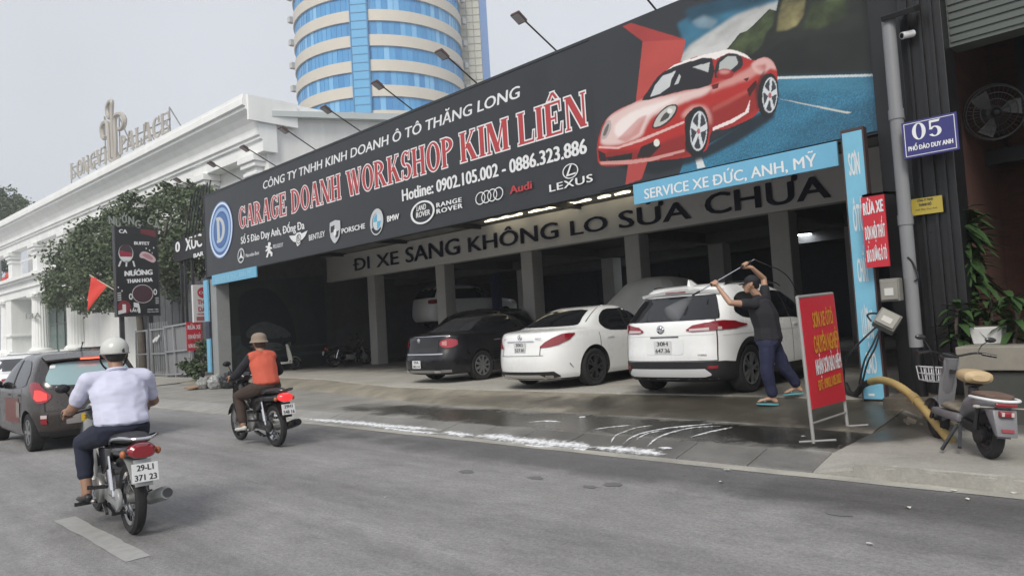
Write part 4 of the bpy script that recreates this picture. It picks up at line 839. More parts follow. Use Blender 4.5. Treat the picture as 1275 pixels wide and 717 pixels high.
def tree(label, base, trunk, limbs, blobs, n, size, c, seed, group=None):
    rnd = random.Random(seed); t = thing('street_tree', label, 'tree', base, group=group)
    g = MB(); g.tube(catmull(trunk, 4), [.22 * (1 - .5 * i / (len(trunk) * 4 - 4)) for i in range(len(catmull(trunk, 4)))], 10)
    for l in limbs: q = catmull(l, 4); g.tube(q, [.1 * (1 - .8 * i / len(q)) + .015 for i in range(len(q))], 6)
    g.build('trunk', m_bark, t, smooth=True)
    g = MB(); crown(g, blobs, n, size, rnd); g.build('crown', leaf_mat('leaves %d' % seed, c), t, fix=False)
    return t
def tb(px, py, Y, r): p = onY(px, py, Y); return (p.x, p.y, p.z, r)
TY = 12.6
blobs = [tb(205, 262, TY, 1.3), tb(235, 250, TY, .9), tb(175, 258, TY, 1.1), tb(170, 300, TY, 1.7), tb(215, 310, TY - .3, 1.5), tb(245, 290, TY, 1.0), tb(125, 295, TY, 1.5), tb(95, 320, TY, 1.5), tb(130, 335, TY, 1.8), tb(85, 352, TY, 1.4), tb(72, 370, TY, .9), tb(115, 370, TY, 1.2), tb(175, 345, TY, 1.6), tb(215, 350, TY, 1.3), tb(150, 275, TY, 1.0), tb(230, 275, TY + .8, 1.0), tb(100, 300, TY, .9), tb(66, 352, TY, .6), tb(190, 240, TY, .7), tb(150, 370, TY, 1.0), tb(62, 378, TY, .45), tb(222, 238, TY, .6)]
tbase = onY(178, 455, TY); tp = lambda px, py: onY(px, py, TY)
tree('leafy dark green street tree between the white hall and the billboard', (tbase.x, TY, .2), [(tbase.x, TY, .1), tp(176, 420), tp(172, 380), tp(165, 330)], [[tp(172, 380), tp(140, 350), tp(100, 340)], [tp(170, 360), tp(200, 310), tp(210, 270)], [tp(165, 330), tp(150, 300), tp(130, 290)], [tp(168, 345), tp(215, 330), tp(240, 300)]], [(x, y + (.9 if x > -38 else 0), z, r) for x, y, z, r in blobs], 36000, .195, (.108, .142, .078), 11)
FY = 20.0; blobs = [tb(8, 245, FY, 1.6), tb(18, 262, FY, 2.2), tb(30, 258, FY, 1.2), tb(5, 280, FY, 2.2), tb(-10, 262, FY, 2.6), tb(-14, 300, FY, 3), tb(0, 240, FY, 1.0), tb(3, 310, FY, 2.0), tb(36, 262, FY, .7), tb(-4, 330, FY, 1.6)]
fb = onY(-8, 440, FY); fp = lambda px, py: onY(px, py, FY)
tree('tall tree cut by the frame edge, rising behind the far end of the white hall', (fb.x, FY, .2), [(fb.x, FY, .1), fp(-8, 400), fp(-6, 340), fp(-2, 290)], [[fp(-6, 340), fp(10, 290), fp(18, 265)], [fp(-4, 310), fp(8, 260), fp(12, 245)]], blobs, 14000, .33, (.11, .14, .08), 12)

# ------------------------------------------------------------------ far background left
fbk = thing('far_building', 'grey blue low building with pale letters at the far end of the street', 'building', (-128, 22, 0))
g = MB(); g.bb((-150, 18, 0), (-118, 60, 6.6)); g.build('wall', M('blue grey wall', (.26, .31, .36), .7, var=.2), fbk)
g = MB(); a, b = onX(-1, 402, -117.9), onX(16, 400, -117.9); put_text(g, 'GIA', Vector((-117.9, a.y, 6.8)), Vector((0, (b - a).y, 0)), Vector((0, 0, 2.2)), Vector((.05, 0, 0)), bold=.05); g.build('lettering', m_white, fbk)
g = MB(); g.bb((-119, 17.5, 6.6), (-117.95, 60, 7.0)); g.build('roof_edge', m_gpost, fbk)
fr = thing('street_decoration', 'red and yellow hanging street decoration beside the far tree', 'decoration', (-100, 17.5, 0)); rnd = random.Random(5); g = MB(); g2 = MB()
c0 = onY(3, 440, 17.5); g2.cyl((c0.x, 17.5, 0), (c0.x, 17.5, 15), .12)
for px, py, s in ((5, 352, .6), (10, 345, .5), (12, 356, .6), (3, 362, .6), (14, 348, .4), (8, 358, .7)): p = onY(px, py, 17.5); g.ball(p, (s, .3, s * 1.1), 10); g2.bar(p, (c0.x, 17.5, p.z + .3), .06)
g.build('lantern', M('red cloth', (.55, .06, .04), .6), fr, smooth=True); g2.build('pole', m_gpost, fr)

# ------------------------------------------------------------------ signs, gate and clutter left of the garage
ns_ = thing('restaurant_sign', 'tall black restaurant sign with drawn grill and pot on a post', 'sign', (-33, 10.7, .2))
SX = -33.0
m_blk = M('black sign face', (.010, .011, .012), .45, var=.2)
g = MB(); c = [onX(x, y, SX) for x, y in ((143.5, 282), (198, 282), (198, 393), (148, 393))]; y0, y1, z0, z1 = 9.82, 11.52, 2.8, 6.6
g.bb((SX - .3, y0, z0), (SX, y1, z1)); g.build('case', m_blk, ns_)
g = MB(); g.bb((SX - .25, 9.95, .15), (SX - .1, 10.12, 2.8)); g.bb((SX - .25, 11.1, .15), (SX - .1, 11.27, 2.8)); g.build('post', m_steel, ns_)
g = MB()
for y in (y0, y1): g.bb((SX - .31, y - .02, z0 - .03), (SX + .02, y + .02, z1 + .03))
for z in (z0, z1): g.bb((SX - .31, y0 + .021, z - .02), (SX + .02, y1 - .021, z + .02))
g.build('frame', m_steel, ns_)
Hx, Hz = y1 - y0, z1 - z0
def sp(u, v, k): return Vector((SX + .004 + .002 * k, y0 + Hx * u, z1 - Hz * v))
def sdraw(name, pts, col, k, sm=0, mat=None):
    q = [Vector((u, v, 0)) for u, v in pts]
    if sm: q = catmull(q, sm, True)
    g = MB(); g.tess([sp(v.x, v.y, k) for v in q]); g.build(name, mat or M('sign ink ' + str(col), col, .5), ns_)
def e2(cx, cy, rx, ry, n=28, a0=0, a1=360): return [(cx + rx * math.cos(R(a0 + (a1 - a0) * i / n)), cy + ry * math.sin(R(a0 + (a1 - a0) * i / n))) for i in range(n + (a1 - a0 < 360))]
cw, cr = (.62, .63, .63), (.30, .02, .045)
sdraw('corner_patch', [(.6, .02), (.96, .03), (.96, .11), (.8, .09), (.6, .07)], (.14, .02, .025), 1)
sdraw('grill_bowl', e2(.24, .3, .17, .1), cw, 1); sdraw('grill_bowl', e2(.24, .29, .155, .09), (.05, .03, .035), 2); sdraw('grill_coals', e2(.24, .295, .14, .07, 20, 0, 180) + [(.1, .27)], cr, 3); sdraw('grill_rim', e2(.24, .33, .155, .055, 16, 10, 170), cw, 4)
for u in (.1, .23, .38): sdraw('grill_leg', [(u, .385), (u + .04, .385), (u + .03 + (u - .24) * .3, .45), (u - .01 + (u - .24) * .3, .45)], cw, 1)
sdraw('steak', [(.56, .31), (.64, .275), (.78, .29), (.9, .33), (.94, .37), (.88, .4), (.76, .38), (.66, .355), (.57, .345)], (.55, .42, .44), 1, 4); sdraw('steak', [(.62, .315), (.68, .3), (.78, .31), (.87, .35), (.84, .37), (.72, .35)], (.42, .2, .23), 2, 4)
sdraw('pot_rim', e2(.6, .755, .25, .105), (.5, .48, .48), 1); sdraw('pot_broth', e2(.6, .755, .235, .098), (.055, .02, .03), 2)
for u in (.32, .9): sdraw('pot_handle', e2(u, .755 + (.03 if u < .5 else -.02), .045, .035), cw, 1); sdraw('pot_handle', e2(u, .755 + (.03 if u < .5 else -.02), .022, .02), (.016, .018, .02), 2)
sdraw('bowl', e2(.16, .9, .15, .075), (.2, .02, .03), 1); sdraw('tile_figure', [(.02, .94), (.12, .93), (.12, .87), (.2, .87), (.2, .96), (.02, .98)], cw, 2); sdraw('tile_figure', [(.38, .85), (.5, .86), (.53, .93), (.53, .97), (.48, .97), (.47, .91), (.38, .9)], cw, 2)
for i in range(4): sdraw('tile_figure', [(.01, .74 + .025 * i), (.1, .735 + .025 * i), (.1, .75 + .025 * i), (.01, .755 + .025 * i)], (.45, .45, .45), 1); sdraw('tile_figure', [(.9, .8 + .02 * i), (.98, .795 + .02 * i), (.98, .805 + .02 * i), (.9, .812 + .02 * i)], (.35, .36, .36), 1)
for u, v in ((.72, .24), (.8, .26), (.86, .29), (.9, .23), (.04, .68), (.12, .72)): sdraw('spark', e2(u, v, .018, .01, 8), cw, 1)
def stext(body, u0, u1, v, h, mat=m_white, bold=.07, sl_=0):
    g = MB(); a = sp(u0, v, 4); put_text(g, body, a, sp(u1, v + sl_, 4) - a, Vector((0, 0, h * Hz)), Vector((.003, 0, 0)), bold=bold); g.build('lettering', mat, ns_)
stext('CA', .1, .28, .075, .04); stext('BUFFET', .44, .8, .2, .035); stext('NƯỚNG', .2, .84, .555, .055, bold=.11, sl_=-.02); stext('THAN HOA', .24, .84, .635, .042, bold=.1, sl_=-.02); stext('LẨU', .3, .46, .955, .03); stext('0902 105', .7, .96, .94, .012, m_pale); stext('Đào Duy Anh', .7, .96, .965, .012, m_pale)
g = MB(); rnd = random.Random(8)
for i, ch in enumerate('NƯỚNG CÁ'):
    if ch == ' ': continue
    u = -.12 + i * .15; a = sp(u, -.02 + .03 * math.sin(i * 2), 2); put_text(g, ch, a, Vector((0, Hx * .12, 0)), Vector((0, 0, .34)), Vector((.01, 0, 0)), bold=.05)
o = g.build('cut_out_letters', M('dull pale letters', (.24, .26, .24), .5), ns_); md_ = o.modifiers.new('s', 'SOLIDIFY'); md_.thickness = .03
# red pennant on a slanting staff
fl = thing('red_pennant', 'bright red triangular pennant on a slanting staff in front of the tree', 'flag', (-34.5, 10.2, 2.8))
a, b = onX(152, 367, -33.3), onX(113, 343, -34.6); g = MB(); g.tube([a, b, b + (b - a) * .04], .02); g.build('staff', M('pale staff', (.5, .48, .4), .6), fl)
rows = []; k1, k2 = onX(134, 355, -33.9), onX(108, 388, -34.6)
for i in range(9):
    f = i / 8; s0 = b.lerp(k1, f * .98); s1 = k2.lerp(k1, f * .98) if f < 1 else k1
    rows.append([s0.lerp(s1, j / 8) + Vector((.06 * math.sin(j * 1.1 + i * .5) * (1 - f), 0, 0)) for j in range(9)])
g = MB(); g.grid(rows); o = g.build('cloth', M('red flag cloth', (.62, .045, .03), .6), fl, smooth=True)
# black frame sign partly behind the billboard end
xs = thing('black_sign', 'black steel gantry sign with white capitals tucked behind the billboard end', 'sign', (-31, 12.5, .2)); g = MB(); XY = 11.3
a, b = onY(217, 300, XY), onY(262, 288, XY); z0, z1 = onY(220, 326, XY).z, onY(220, 299, XY).z; g.bb((a.x - .1, XY, z0), (-25.6, XY + .25, z1)); g.build('board', m_blk, xs)
for wd_, l, r, tp_ in (('XUC', (232, 312), (252, 308.5), (232, 297)), ('0', (219.5, 314), (224.5, 313), (219.5, 302)), ('BAR', (242, 321), (254, 318.5), (242, 316))):
    a, b, c = onY(*l, XY), onY(*r, XY), onY(*tp_, XY); g = MB(); put_text(g, wd_, a, Vector((b.x - a.x, 0, 0)), Vector((0, 0, c.z - a.z)), NB * .02, bold=.07); g.build('lettering', m_white, xs)
g = MB()
for px in (222, 227, 236): p = onY(px, 340, XY); g.bar((p.x, XY + .12, .2), (p.x, XY + .12, z0 + .05), .09)
for i in range(7): p = onY(230 + i * 4, 290, XY); g.bar((p.x - .3, XY + .12, z1), (p.x + .5, XY + .12, z1 + 1.6 + .05 * i), .04)
g.build('frame', m_steel, xs)
# white oil change board and small red board
ty = thing('oil_change_sign', 'white upright board with a red oval and red capitals on the grey post', 'sign', (-26, 10.5, 2.2)); TX = -26.0
m_sgn = M('white sign face', (.62, .62, .62), .5); m_rtx = M('red sign ink', (.45, .04, .06), .5)
g = MB(); g.bb((TX - .12, 10.2, 2.22), (TX, 10.92, 3.55)); g.build('case', m_sgn, ty, bevel=.01)
def yz(mb, body, y0, y1, z, h, X, bold=.07): put_text(mb, body, Vector((X, y0, z)), Vector((0, y1 - y0, 0)), Vector((0, 0, h)), Vector((.006, 0, 0)), bold=bold)
g = MB(); g.tess([Vector((TX + .005, 10.56 + .2 * math.cos(R(a * 15)), 3.27 + .19 * math.sin(R(a * 15)))) for a in range(24)]); g.build('red_oval', m_rtx, ty)
g = MB(); yz(g, 'OIL', 10.42, 10.7, 3.22, .1, TX + .006, .04); g.build('oval_lettering', m_sgn, ty)
for tx, y0_, y1_, z, h_ in (('THAY', 10.36, 10.8, 2.86, .16), ('DẦU', 10.38, 10.78, 2.6, .16), ('SỬA XE', 10.34, 10.82, 2.48, .05)): g = MB(); yz(g, tx, y0_, y1_, z, h_, TX); g.build('lettering', m_rtx, ty)
g = MB(); g.bb((TX + .004, 10.3, 2.28), (TX + .008, 10.86, 2.42)); g.build('red_panel', M('dull red panel', (.35, .12, .12), .5), ty)
rs2 = thing('red_board', 'small red board with three white lines of capitals on a thin post', 'sign', (-27, 10.5, .2)); m_rbd = M('red board', (.52, .03, .055), .5); RX = -27.0
g = MB(); g.bb((RX - .03, 10.32, 1.22), (RX, 10.88, 2.27)); g.build('board', m_rbd, rs2)
for tx, z, h_ in (('RỬA XE', 2.0, .15), ('DỌN NỘI THẤT', 1.66, .14), ('SƠN XE Ô TÔ', 1.33, .13)): g = MB(); yz(g, tx, 10.37, 10.83, z, h_, RX); g.build('lettering', m_white, rs2)
g = MB(); g.bar((RX - .05, 10.5, .15), (RX - .05, 10.5, 1.4), .05); g.build('post', m_gpost, rs2)
# barred gate and the dim hoarding behind it
m_gate = M('pale gate steel', (.36, .37, .38), .45, metal=.4, var=.15); m_hoard = M('dark hoarding', (.09, .095, .10), .7, var=.3)
gt = thing('barred_gate', 'pale steel barred gate with frame beside the garage', 'gate', (-31, 10.9, .2)); GY = 10.9
def gx(px): return onY(px, 440, GY).x
g = MB()
for x0, x1 in ((gx(170), gx(184)), (gx(189), gx(209))):
    for x in (x0, x1): g.bar((x, GY, .2), (x, GY, 2.2), .07)
    for z in (.3, 1.15, 2.15): g.bar((x0, GY, z), (x1, GY, z), .055)
g.build('frame', m_gate, gt)
g = MB()
for i in range(9): x = gx(186) + (gx(208) - gx(186)) * i / 8; g.bar((x, GY + .05, .25), (x, GY + .05, 2.45), .05, .03)
g.build('bars', m_gate, gt)
g = MB(); p = onY(193, 423, GY - .05); g.box(p, (.45, .04, .12), (0, R(-18), 0)); g.box(p + Vector((.32, 0, .05)), (.4, .04, .1), (0, R(-32), 0)); g.build('plate', m_sgn, gt)
fe = thing('gate_fence', 'leaning pale steel fence panel right of the barred gate', 'fence', (-29, 10.8, .2)); g = MB()
xa, xb = gx(210), gx(240)
for x in (xa, gx(221), xb): g.bar((x + .1, GY - .1, .2), (x - .1, GY - .1, 2.25), .07)
for z in (.3, 1.2, 2.2): g.bar((xa, GY - .1, z), (xb, GY - .1, z + .06), .06)
g.build('frame', m_gate, fe); g = MB(); g.hexa([(xa, GY - .04, .25), (xb, GY - .04, .25), (xb, GY - .02, .25), (xa, GY - .02, .25), (xa, GY - .04, 2.1), (xb, GY - .04, 2.2), (xb, GY - .02, 2.2), (xa, GY - .02, 2.1)]); g.build('sheet', M('grey sheet', (.2, .205, .21), .6, var=.25, stretch=(6, 1, .5)), fe)
ho = thing('hoarding', 'dark plank hoarding behind the gate and under the tree', 'fence', (-31, 12.9, .2)); g = MB()
for i in range(34): x = -40 + i * .43; g.bb((x, 12.85 + .02 * (i % 2), .2), (x + .41, 12.95, 4.2 + .1 * (i % 3)))
g.build('planks', m_hoard, ho); g = MB(); g.bb((-40, 12.96, 1), (-25.5, 13.02, 1.15)); g.bb((-40, 12.96, 3.4), (-25.5, 13.02, 3.55)); g.build('rail', m_steel, ho)
# weeds and a heap of rubbish at the foot of the post
def blades(mb, c, n, h, spread, rnd, w_=.03):
    for i in range(n):
        a = rnd.uniform(0, 2 * PI); l = h * rnd.uniform(.5, 1.1); o = Vector((math.cos(a), math.sin(a), 0)); b = Vector(c) + o * rnd.uniform(0, spread * .35); s = Vector((-o.y, o.x, 0)) * w_ * rnd.uniform(.7, 1.3)
        p1 = b + o * spread * .45 + Vector((0, 0, l * .75)); p2 = b + o * spread * rnd.uniform(.7, 1.1) + Vector((0, 0, l * rnd.uniform(.55, 1)))
        v = [mb.bm.verts.new(q) for q in (b - s * .4, b + s * .4, p1 + s, p1 - s, p2)]; mb.face([v[0], v[1], v[2], v[3]]); mb.face([v[3], v[2], v[4]])
wp = thing('roadside_shrub', 'dusty green shrub between the red board and the grey post', 'shrub', (-25.6, 10.4, .2)); rnd = random.Random(41); g = MB()
crown(g, [(-25.9, 10.2, .7, .5), (-25.4, 10.4, .95, .5), (-26.0, 10.5, 1.2, .4), (-25.3, 10.0, .5, .4)], 1100, .14, rnd); g.build('leaves', leaf_mat('dusty leaves', (.07, .10, .05)), wp, fix=False)
g = MB(); 
for i in range(7): g.tube([(-25.6, 10.3, .2), (-25.6 + rnd.uniform(-.3, .3), 10.3 + rnd.uniform(-.2, .2), .7), (-25.6 + rnd.uniform(-.5, .5), 10.3 + rnd.uniform(-.3, .3), 1.2)], .012, 5)
g.build('stems', m_bark, wp)
rb0 = onZ(252, 484, .15)
for i, (dx, dy, s, c, lb, nm) in enumerate(((-.45, .2, .22, (.26, .26, .25), 'pale crumpled rubbish bag at the heap\'s near edge', 'rubbish_bag'), (.1, .35, .26, (.32, .33, .33), 'grey white rubbish bag in the middle of the heap', 'rubbish_bag'), (.55, .55, .3, (.025, .027, .03), 'shiny black rubbish bag against the grey post', 'rubbish_bag'), (-.55, .6, .24, (.03, .03, .032), 'black rubbish bag at the back of the heap by the fence', 'rubbish_bag'))):
    rnd = random.Random(50 + i); g = MB(); g.ball((0, 0, 0), (s, s * .8, s * .85), 28)
    for v in g.bm.verts: v.co *= 1 + .22 * math.sin(v.co.x * 31 + i) * math.cos(v.co.y * 27 + v.co.z * 22) + rnd.uniform(-.05, .05)
    z = .13 + s * .6
    for v in g.bm.verts: v.co += Vector((rb0.x + dx, rb0.y + dy, z)); v.co.z = max(v.co.z, .13)
    o = g.build(nm, M('bag plastic %d' % i, c, .35), None, smooth=True, angle=25); tag(o, lb, 'rubbish bag', 'rubbish heap by the post')
g = MB(); g.box((rb0.x - .7, rb0.y + .0, .17), (.4, .28, .04), (.1, .1, .4)); g.box((rb0.x - .5, rb0.y - .05, .2), (.3, .2, .04), (.2, -.2, 1)); o = g.build('cardboard_scrap', M('cardboard', (.30, .20, .13), .8), None); tag(o, 'flat brown cardboard scraps at the near foot of the rubbish heap', 'cardboard')

# ------------------------------------------------------------------ right-hand house: black posts, shutter, brick room behind
rh = thing('corner_house', 'dark fronted house with black steel posts, roller shutter and brick inside', 'house', (-1, 10, .15))
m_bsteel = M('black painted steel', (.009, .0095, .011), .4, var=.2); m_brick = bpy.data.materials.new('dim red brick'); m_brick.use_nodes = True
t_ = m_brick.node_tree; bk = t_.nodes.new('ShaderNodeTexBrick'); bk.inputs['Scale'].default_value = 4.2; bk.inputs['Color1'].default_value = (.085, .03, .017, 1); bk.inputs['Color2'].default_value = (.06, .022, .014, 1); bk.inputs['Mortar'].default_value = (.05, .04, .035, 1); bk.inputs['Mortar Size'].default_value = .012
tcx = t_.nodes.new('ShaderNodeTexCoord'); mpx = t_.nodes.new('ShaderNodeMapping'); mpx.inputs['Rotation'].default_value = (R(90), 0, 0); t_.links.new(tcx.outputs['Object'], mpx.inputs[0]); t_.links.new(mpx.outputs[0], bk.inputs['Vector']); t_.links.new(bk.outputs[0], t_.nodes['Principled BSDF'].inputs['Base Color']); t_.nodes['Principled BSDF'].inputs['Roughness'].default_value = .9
g = MB(); g.bb((-3.0, 9.75, .1), (-2.62, 10.14, 7)); g.build('wall_post', m_bsteel, rh, bevel=.01)
g = MB(); g.bb((-2.6, 9.55, .1), (-2.14, 10.0, 7)); g.build('wall_post', m_bsteel, rh, bevel=.01)
for x in (-2.5, -2.36, -2.24):
    g = MB(); g.bb((x - .015, 9.5, .3), (x + .015, 9.548, 6.9)); g.build('post_rib', m_bsteel, rh)
g = MB(); g.bb((-2.14, 9.8, 4.45), (5, 10.1, 5.3)); shb = g.build('shutter_box', M('grey green shutter slats', (.09, .105, .095), .6, var=.15, stretch=(.4, 1, 8)), rh)
g = MB()
for k in range(9): g.bb((-2.12, 9.78, 4.5 + k * .09), (5, 9.797, 4.56 + k * .09))
g.build('shutter_slats', M('grey green shutter slats', (.09, .105, .095), .6), rh).parent = shb
g = MB(); g.bb((-2.62, 9.56, 5.4), (5, 10.1, 8.5)); g.build('lintel', m_bsteel, rh)
g = MB(); g.bb((-2.55, 12.6, .15), (5, 12.8, 5.4)); g.bb((-2.48, 10.2, .15), (-2.3, 12.59, 5.4)); g.build('brick_wall', m_brick, rh)
g = MB(); g.bb((-1.78, 11.6, .15), (-1.58, 11.85, 5.4)); g.bb((-.75, 11.2, .15), (-.55, 11.45, 5.4)); g.bb((-2.5, 11.9, 3.3), (5, 12.2, 3.5)); g.build('inner_post', m_bsteel, rh)
g = MB(); g.bb((-2.5, 10.05, 5.3), (5, 12.8, 5.39)); g.build('ceiling', m_dark, rh)
for k in range(5):
    g = MB(); g.bb((-1.2, 12.3, 1.0 + .42 * k), (2, 12.55, 1.06 + .42 * k)); g.build('shelf', m_dark, rh)
# planter wall
pw = thing('planter_wall', 'low wall with a pale cement coping holding plants', 'wall', (-1, 8.9, .13)); PWY = 8.9
g = MB(); g.bb((-2.1, PWY, .1), (5, 9.5, .68)); g.build('base', M('dark green grey wall', (.06, .064, .057), .85, var=.35, vscale=2), pw)  # dark green grey base below the paler coping
g = MB(); g.bb((-2.14, PWY - .05, .7), (5, 9.52, .95)); g.build('coping', M('cement coping', (.24, .225, .19), .85, var=.25, vscale=3), pw, bevel=.012)
# concrete stump with rubble under the black posts
st = thing('post_footing', 'cracked muddy cement footing under the black posts', 'footing', (-2.6, 9.2, .14)); rnd = random.Random(77); g = MB(); g.bb((-2.98, 9.05, .1), (-2.15, 9.74, .36)); g.bb((-2.5, 8.9, .1), (-2.1, 9.3, .3))
for i in range(26): s = rnd.uniform(.03, .09); g.box((rnd.uniform(-2.9, -1.95), rnd.uniform(8.55, 9.1), .13 + s * .3), (s, s * 1.3, s * .8), (rnd.uniform(-1, 1), rnd.uniform(-1, 1), rnd.uniform(0, 3)))
g.build('footing_block', M('muddy cement', (.10, .085, .065), .9, var=.45, vscale=5, bump=.6, bscale=20), st, bevel=.008)
# drain pipe
dp = thing('drain_pipe', 'tall grey rain pipe running up the black posts', 'pipe', (-2.62, 9.3, .9)); m_pvc = M('grey pvc', (.21, .215, .225), .45, var=.12, stretch=(1, 1, .2))
t0 = onY(1105.5, 22, 9.3); b0 = onY(1141, 432, 9.3); g = MB(); g.cyl((t0.x, 9.3, t0.z), (b0.x, 9.3, b0.z), .075); g.build('pipe', m_pvc, dp, smooth=True)
g = MB()
for f in (.3, .62): p = t0.lerp(b0, f); g.lathe([(.084, -.06), (.084, .06)], (p.x, 9.3, p.z)); g.bb((p.x - .02, 9.36, p.z - .02), (p.x + .02, 9.56, p.z + .02))
g.build('collar', m_pvc, dp, smooth=True); g = MB(); g.cyl((b0.x, 9.3, b0.z), (b0.x, 9.36, .3), .07, .07); g.build('lower_pipe', m_bsteel, dp, smooth=True)
fl2 = thing('wall_floodlight', 'flat unlit floodlight at the head of the grey pipe', 'lamp', (-2.4, 9.4, 4.95)); p = onY(1121, 20, 9.3); g = MB(); g.box(p + Vector((0, .0, .03)), (.36, .26, .07), (R(20), 0, 0)); g.bar(p + Vector((0, .05, .05)), p + Vector((0, .28, .12)), .05); g.build('housing', m_bsteel, fl2, bevel=.01); g = MB(); g.box(p + Vector((0, -.012, -.008)), (.3, .2, .006), (R(20), 0, 0)); g.build('glass', M('floodlight glass', (.2, .22, .22), .2), fl2)
cc = thing('security_camera', 'small white security camera on the black post under the floodlight', 'camera', (-2.45, 9.5, 4.5)); p = onY(1131, 45, 9.4); g = MB(); g.cyl(p + Vector((-.05, -.07, .0)), p + Vector((.04, .05, .03)), .042); g.build('body', M('white plastic', (.7, .7, .7), .4), cc, smooth=True); g = MB(); g.cyl(p + Vector((-.053, -.074, -.001)), p + Vector((-.05, -.07, 0)), .03); g.build('lens', m_bsteel, cc); g = MB(); g.bar(p + Vector((.03, .03, .02)), p + Vector((.03, .15, .06)), .025); g.build('bracket', m_bsteel, cc)
# number plate and yellow plaque
hp = thing('street_plate', 'dark blue house number and street plate on the grey pipe', 'sign', (-2.3, 9.1, 3.3)); NY_ = 9.12; m_nblue = M('enamel blue', (.035, .035, .17), .35); a, b = onY(1126, 199, NY_), onY(1190.5, 139, NY_)
x0, x1, z0, z1 = a.x, b.x, a.z, b.z; g = MB(); g.bb((x0, NY_, z0), (x1, NY_ + .035, z1)); g.build('plate', m_nblue, hp, bevel=.004)
g = MB(); q = .022; w0 = .007
for c_ in ((x0 + q, x1 - q, z0 + q, z0 + q + w0), (x0 + q, x1 - q, z1 - q - w0, z1 - q), (x0 + q, x0 + q + w0, z0 + q + w0, z1 - q - w0), (x1 - q - w0, x1 - q, z0 + q + w0, z1 - q - w0)): g.bb((c_[0], NY_ - .003, c_[2]), (c_[1], NY_ - .001, c_[3]))
g.build('border_line', m_white, hp)
g = MB(); zc = z0 + .2
sh0 = [('a', .3, .5, .3, .52, 0, 360, .17, .06)]
def num(shapes, ox, oz, w_, h_):
    for i, s in enumerate(shapes):
        P_ = lambda x, y: (ox + x * w_, NY_ - .004 - .0004 * i, oz + y * h_)
        if s[0] == 'p': g.poly([P_(*v) for v in s[1]])
        else:
            _, cx, cy, rx, ry, a0, a1, k, t = s; rows = [[], []]
            for j in range(25): a = R(a0 + (a1 - a0) * j / 24); rows[0].append(P_(cx + rx * math.cos(a), cy + ry * math.sin(a))); rows[1].append(P_(cx + (rx - k) * math.cos(a), cy + (ry - t) * math.sin(a)))
            g.grid(rows)
num(sh0, x0 + .105, zc, .235, .185); num([('a', .3, .31, .29, .32, -150, 150, .17, .07), ('p', [(.08, .46), (.14, .46), (.18, .98), (.08, .98)]), ('p', [(.1, .86), (.5, .86), (.56, 1.04), (.5, 1.0), (.1, 1.0)])], x0 + .265, zc, .235, .185)
put_text(g, 'PHỐ ĐÀO DUY ANH', Vector((x0 + .055, NY_, z0 + .085)), Vector((x1 - x0 - .11, 0, 0)), Vector((0, 0, .05)), NB * .004, bold=.08); g.build('lettering', m_white, hp)
yp = thing('yellow_plaque', 'small yellow plaque with black lines of print beside the grey pipe', 'sign', (-2.4, 9.45, 2.5)); YY = 9.46; a, b = onY(1135, 269, YY), onY(1172.5, 243, YY); g = MB(); g.bb((a.x, YY, a.z), (b.x, YY + .015, b.z)); g.build('plate', M('yellow plate', (.42, .33, .05), .5, var=.1), yp)
g = MB(); w_ = b.x - a.x; put_text(g, 'CÔNG TY TNHH', Vector((a.x + w_ * .22, YY, a.z + .155)), Vector((w_ * .5, 0, 0)), Vector((0, 0, .026)), NB * .003, bold=.08); g.build('lettering', m_steel, yp); g = MB(); put_text(g, 'THÀNH ĐÔ', Vector((a.x + w_ * .26, YY, a.z + .1)), Vector((w_ * .4, 0, 0)), Vector((0, 0, .03)), NB * .003, bold=.1); g.build('lettering', m_steel, yp); g = MB(); put_text(g, 'Phố Đào Duy Anh', Vector((a.x + w_ * .15, YY, a.z + .05)), Vector((w_ * .68, 0, 0)), Vector((0, 0, .02)), NB * .003); g.build('lettering', m_steel, yp)
# light blue pillar board
pb = thing('pillar_sign', 'tall light blue pillar board with white capitals one word above another', 'sign', (-3.1, 9.4, .3)); PYs = 9.4; a, b = onY(1047.5, 171, PYs), onY(1102.5, 503, PYs)
px0, px1 = onY(1049, 180, PYs).x, onY(1074, 180, PYs).x; g = MB(); g.bb((px0, PYs, .3), (px1, PYs + .1, 3.62)); g.build('board', M('light blue pillar', (.18, .46, .62), .45, var=.1), pb, bevel=.004)
g = MB(); g.bb((px0 - .016, PYs + .003, .26), (px0 - .002, PYs + .12, 3.66)); g.bb((px1 + .002, PYs + .003, .26), (px1 + .02, PYs + .12, 3.66)); g.bb((px0, PYs, 3.622), (px1, PYs + .12, 3.66)); g.build('frame', M('reddish frame edge', (.06, .035, .035), .6), pb)
for wd_, zb, h_, c_ in (('SƠN', 3.08, .27, 0), ('ÔTÔ', 2.38, .32, 0), ('CHẤT', 1.75, .28, 0), ('LƯỢNG', 1.05, .34, 0), ('CAO', .62, .25, 0)):
    g = MB(); put_text(g, wd_, Vector((px0 + .055, PYs, zb)), Vector((px1 - px0 - .11, 0, 0)), Vector((0, 0, h_)), NB * .003, bold=.07); g.build('lettering', M('chalky white ink', (.62, .66, .68), .6, var=.15, vscale=8), pb)
g = MB(); g.tess([(px0 + .06, PYs - .003, .34), (px0 + .13, PYs - .003, .34), (px0 + .13, PYs - .003, .37), (px0 + .06, PYs - .003, .37)]); g.build('sticker', m_white, pb)
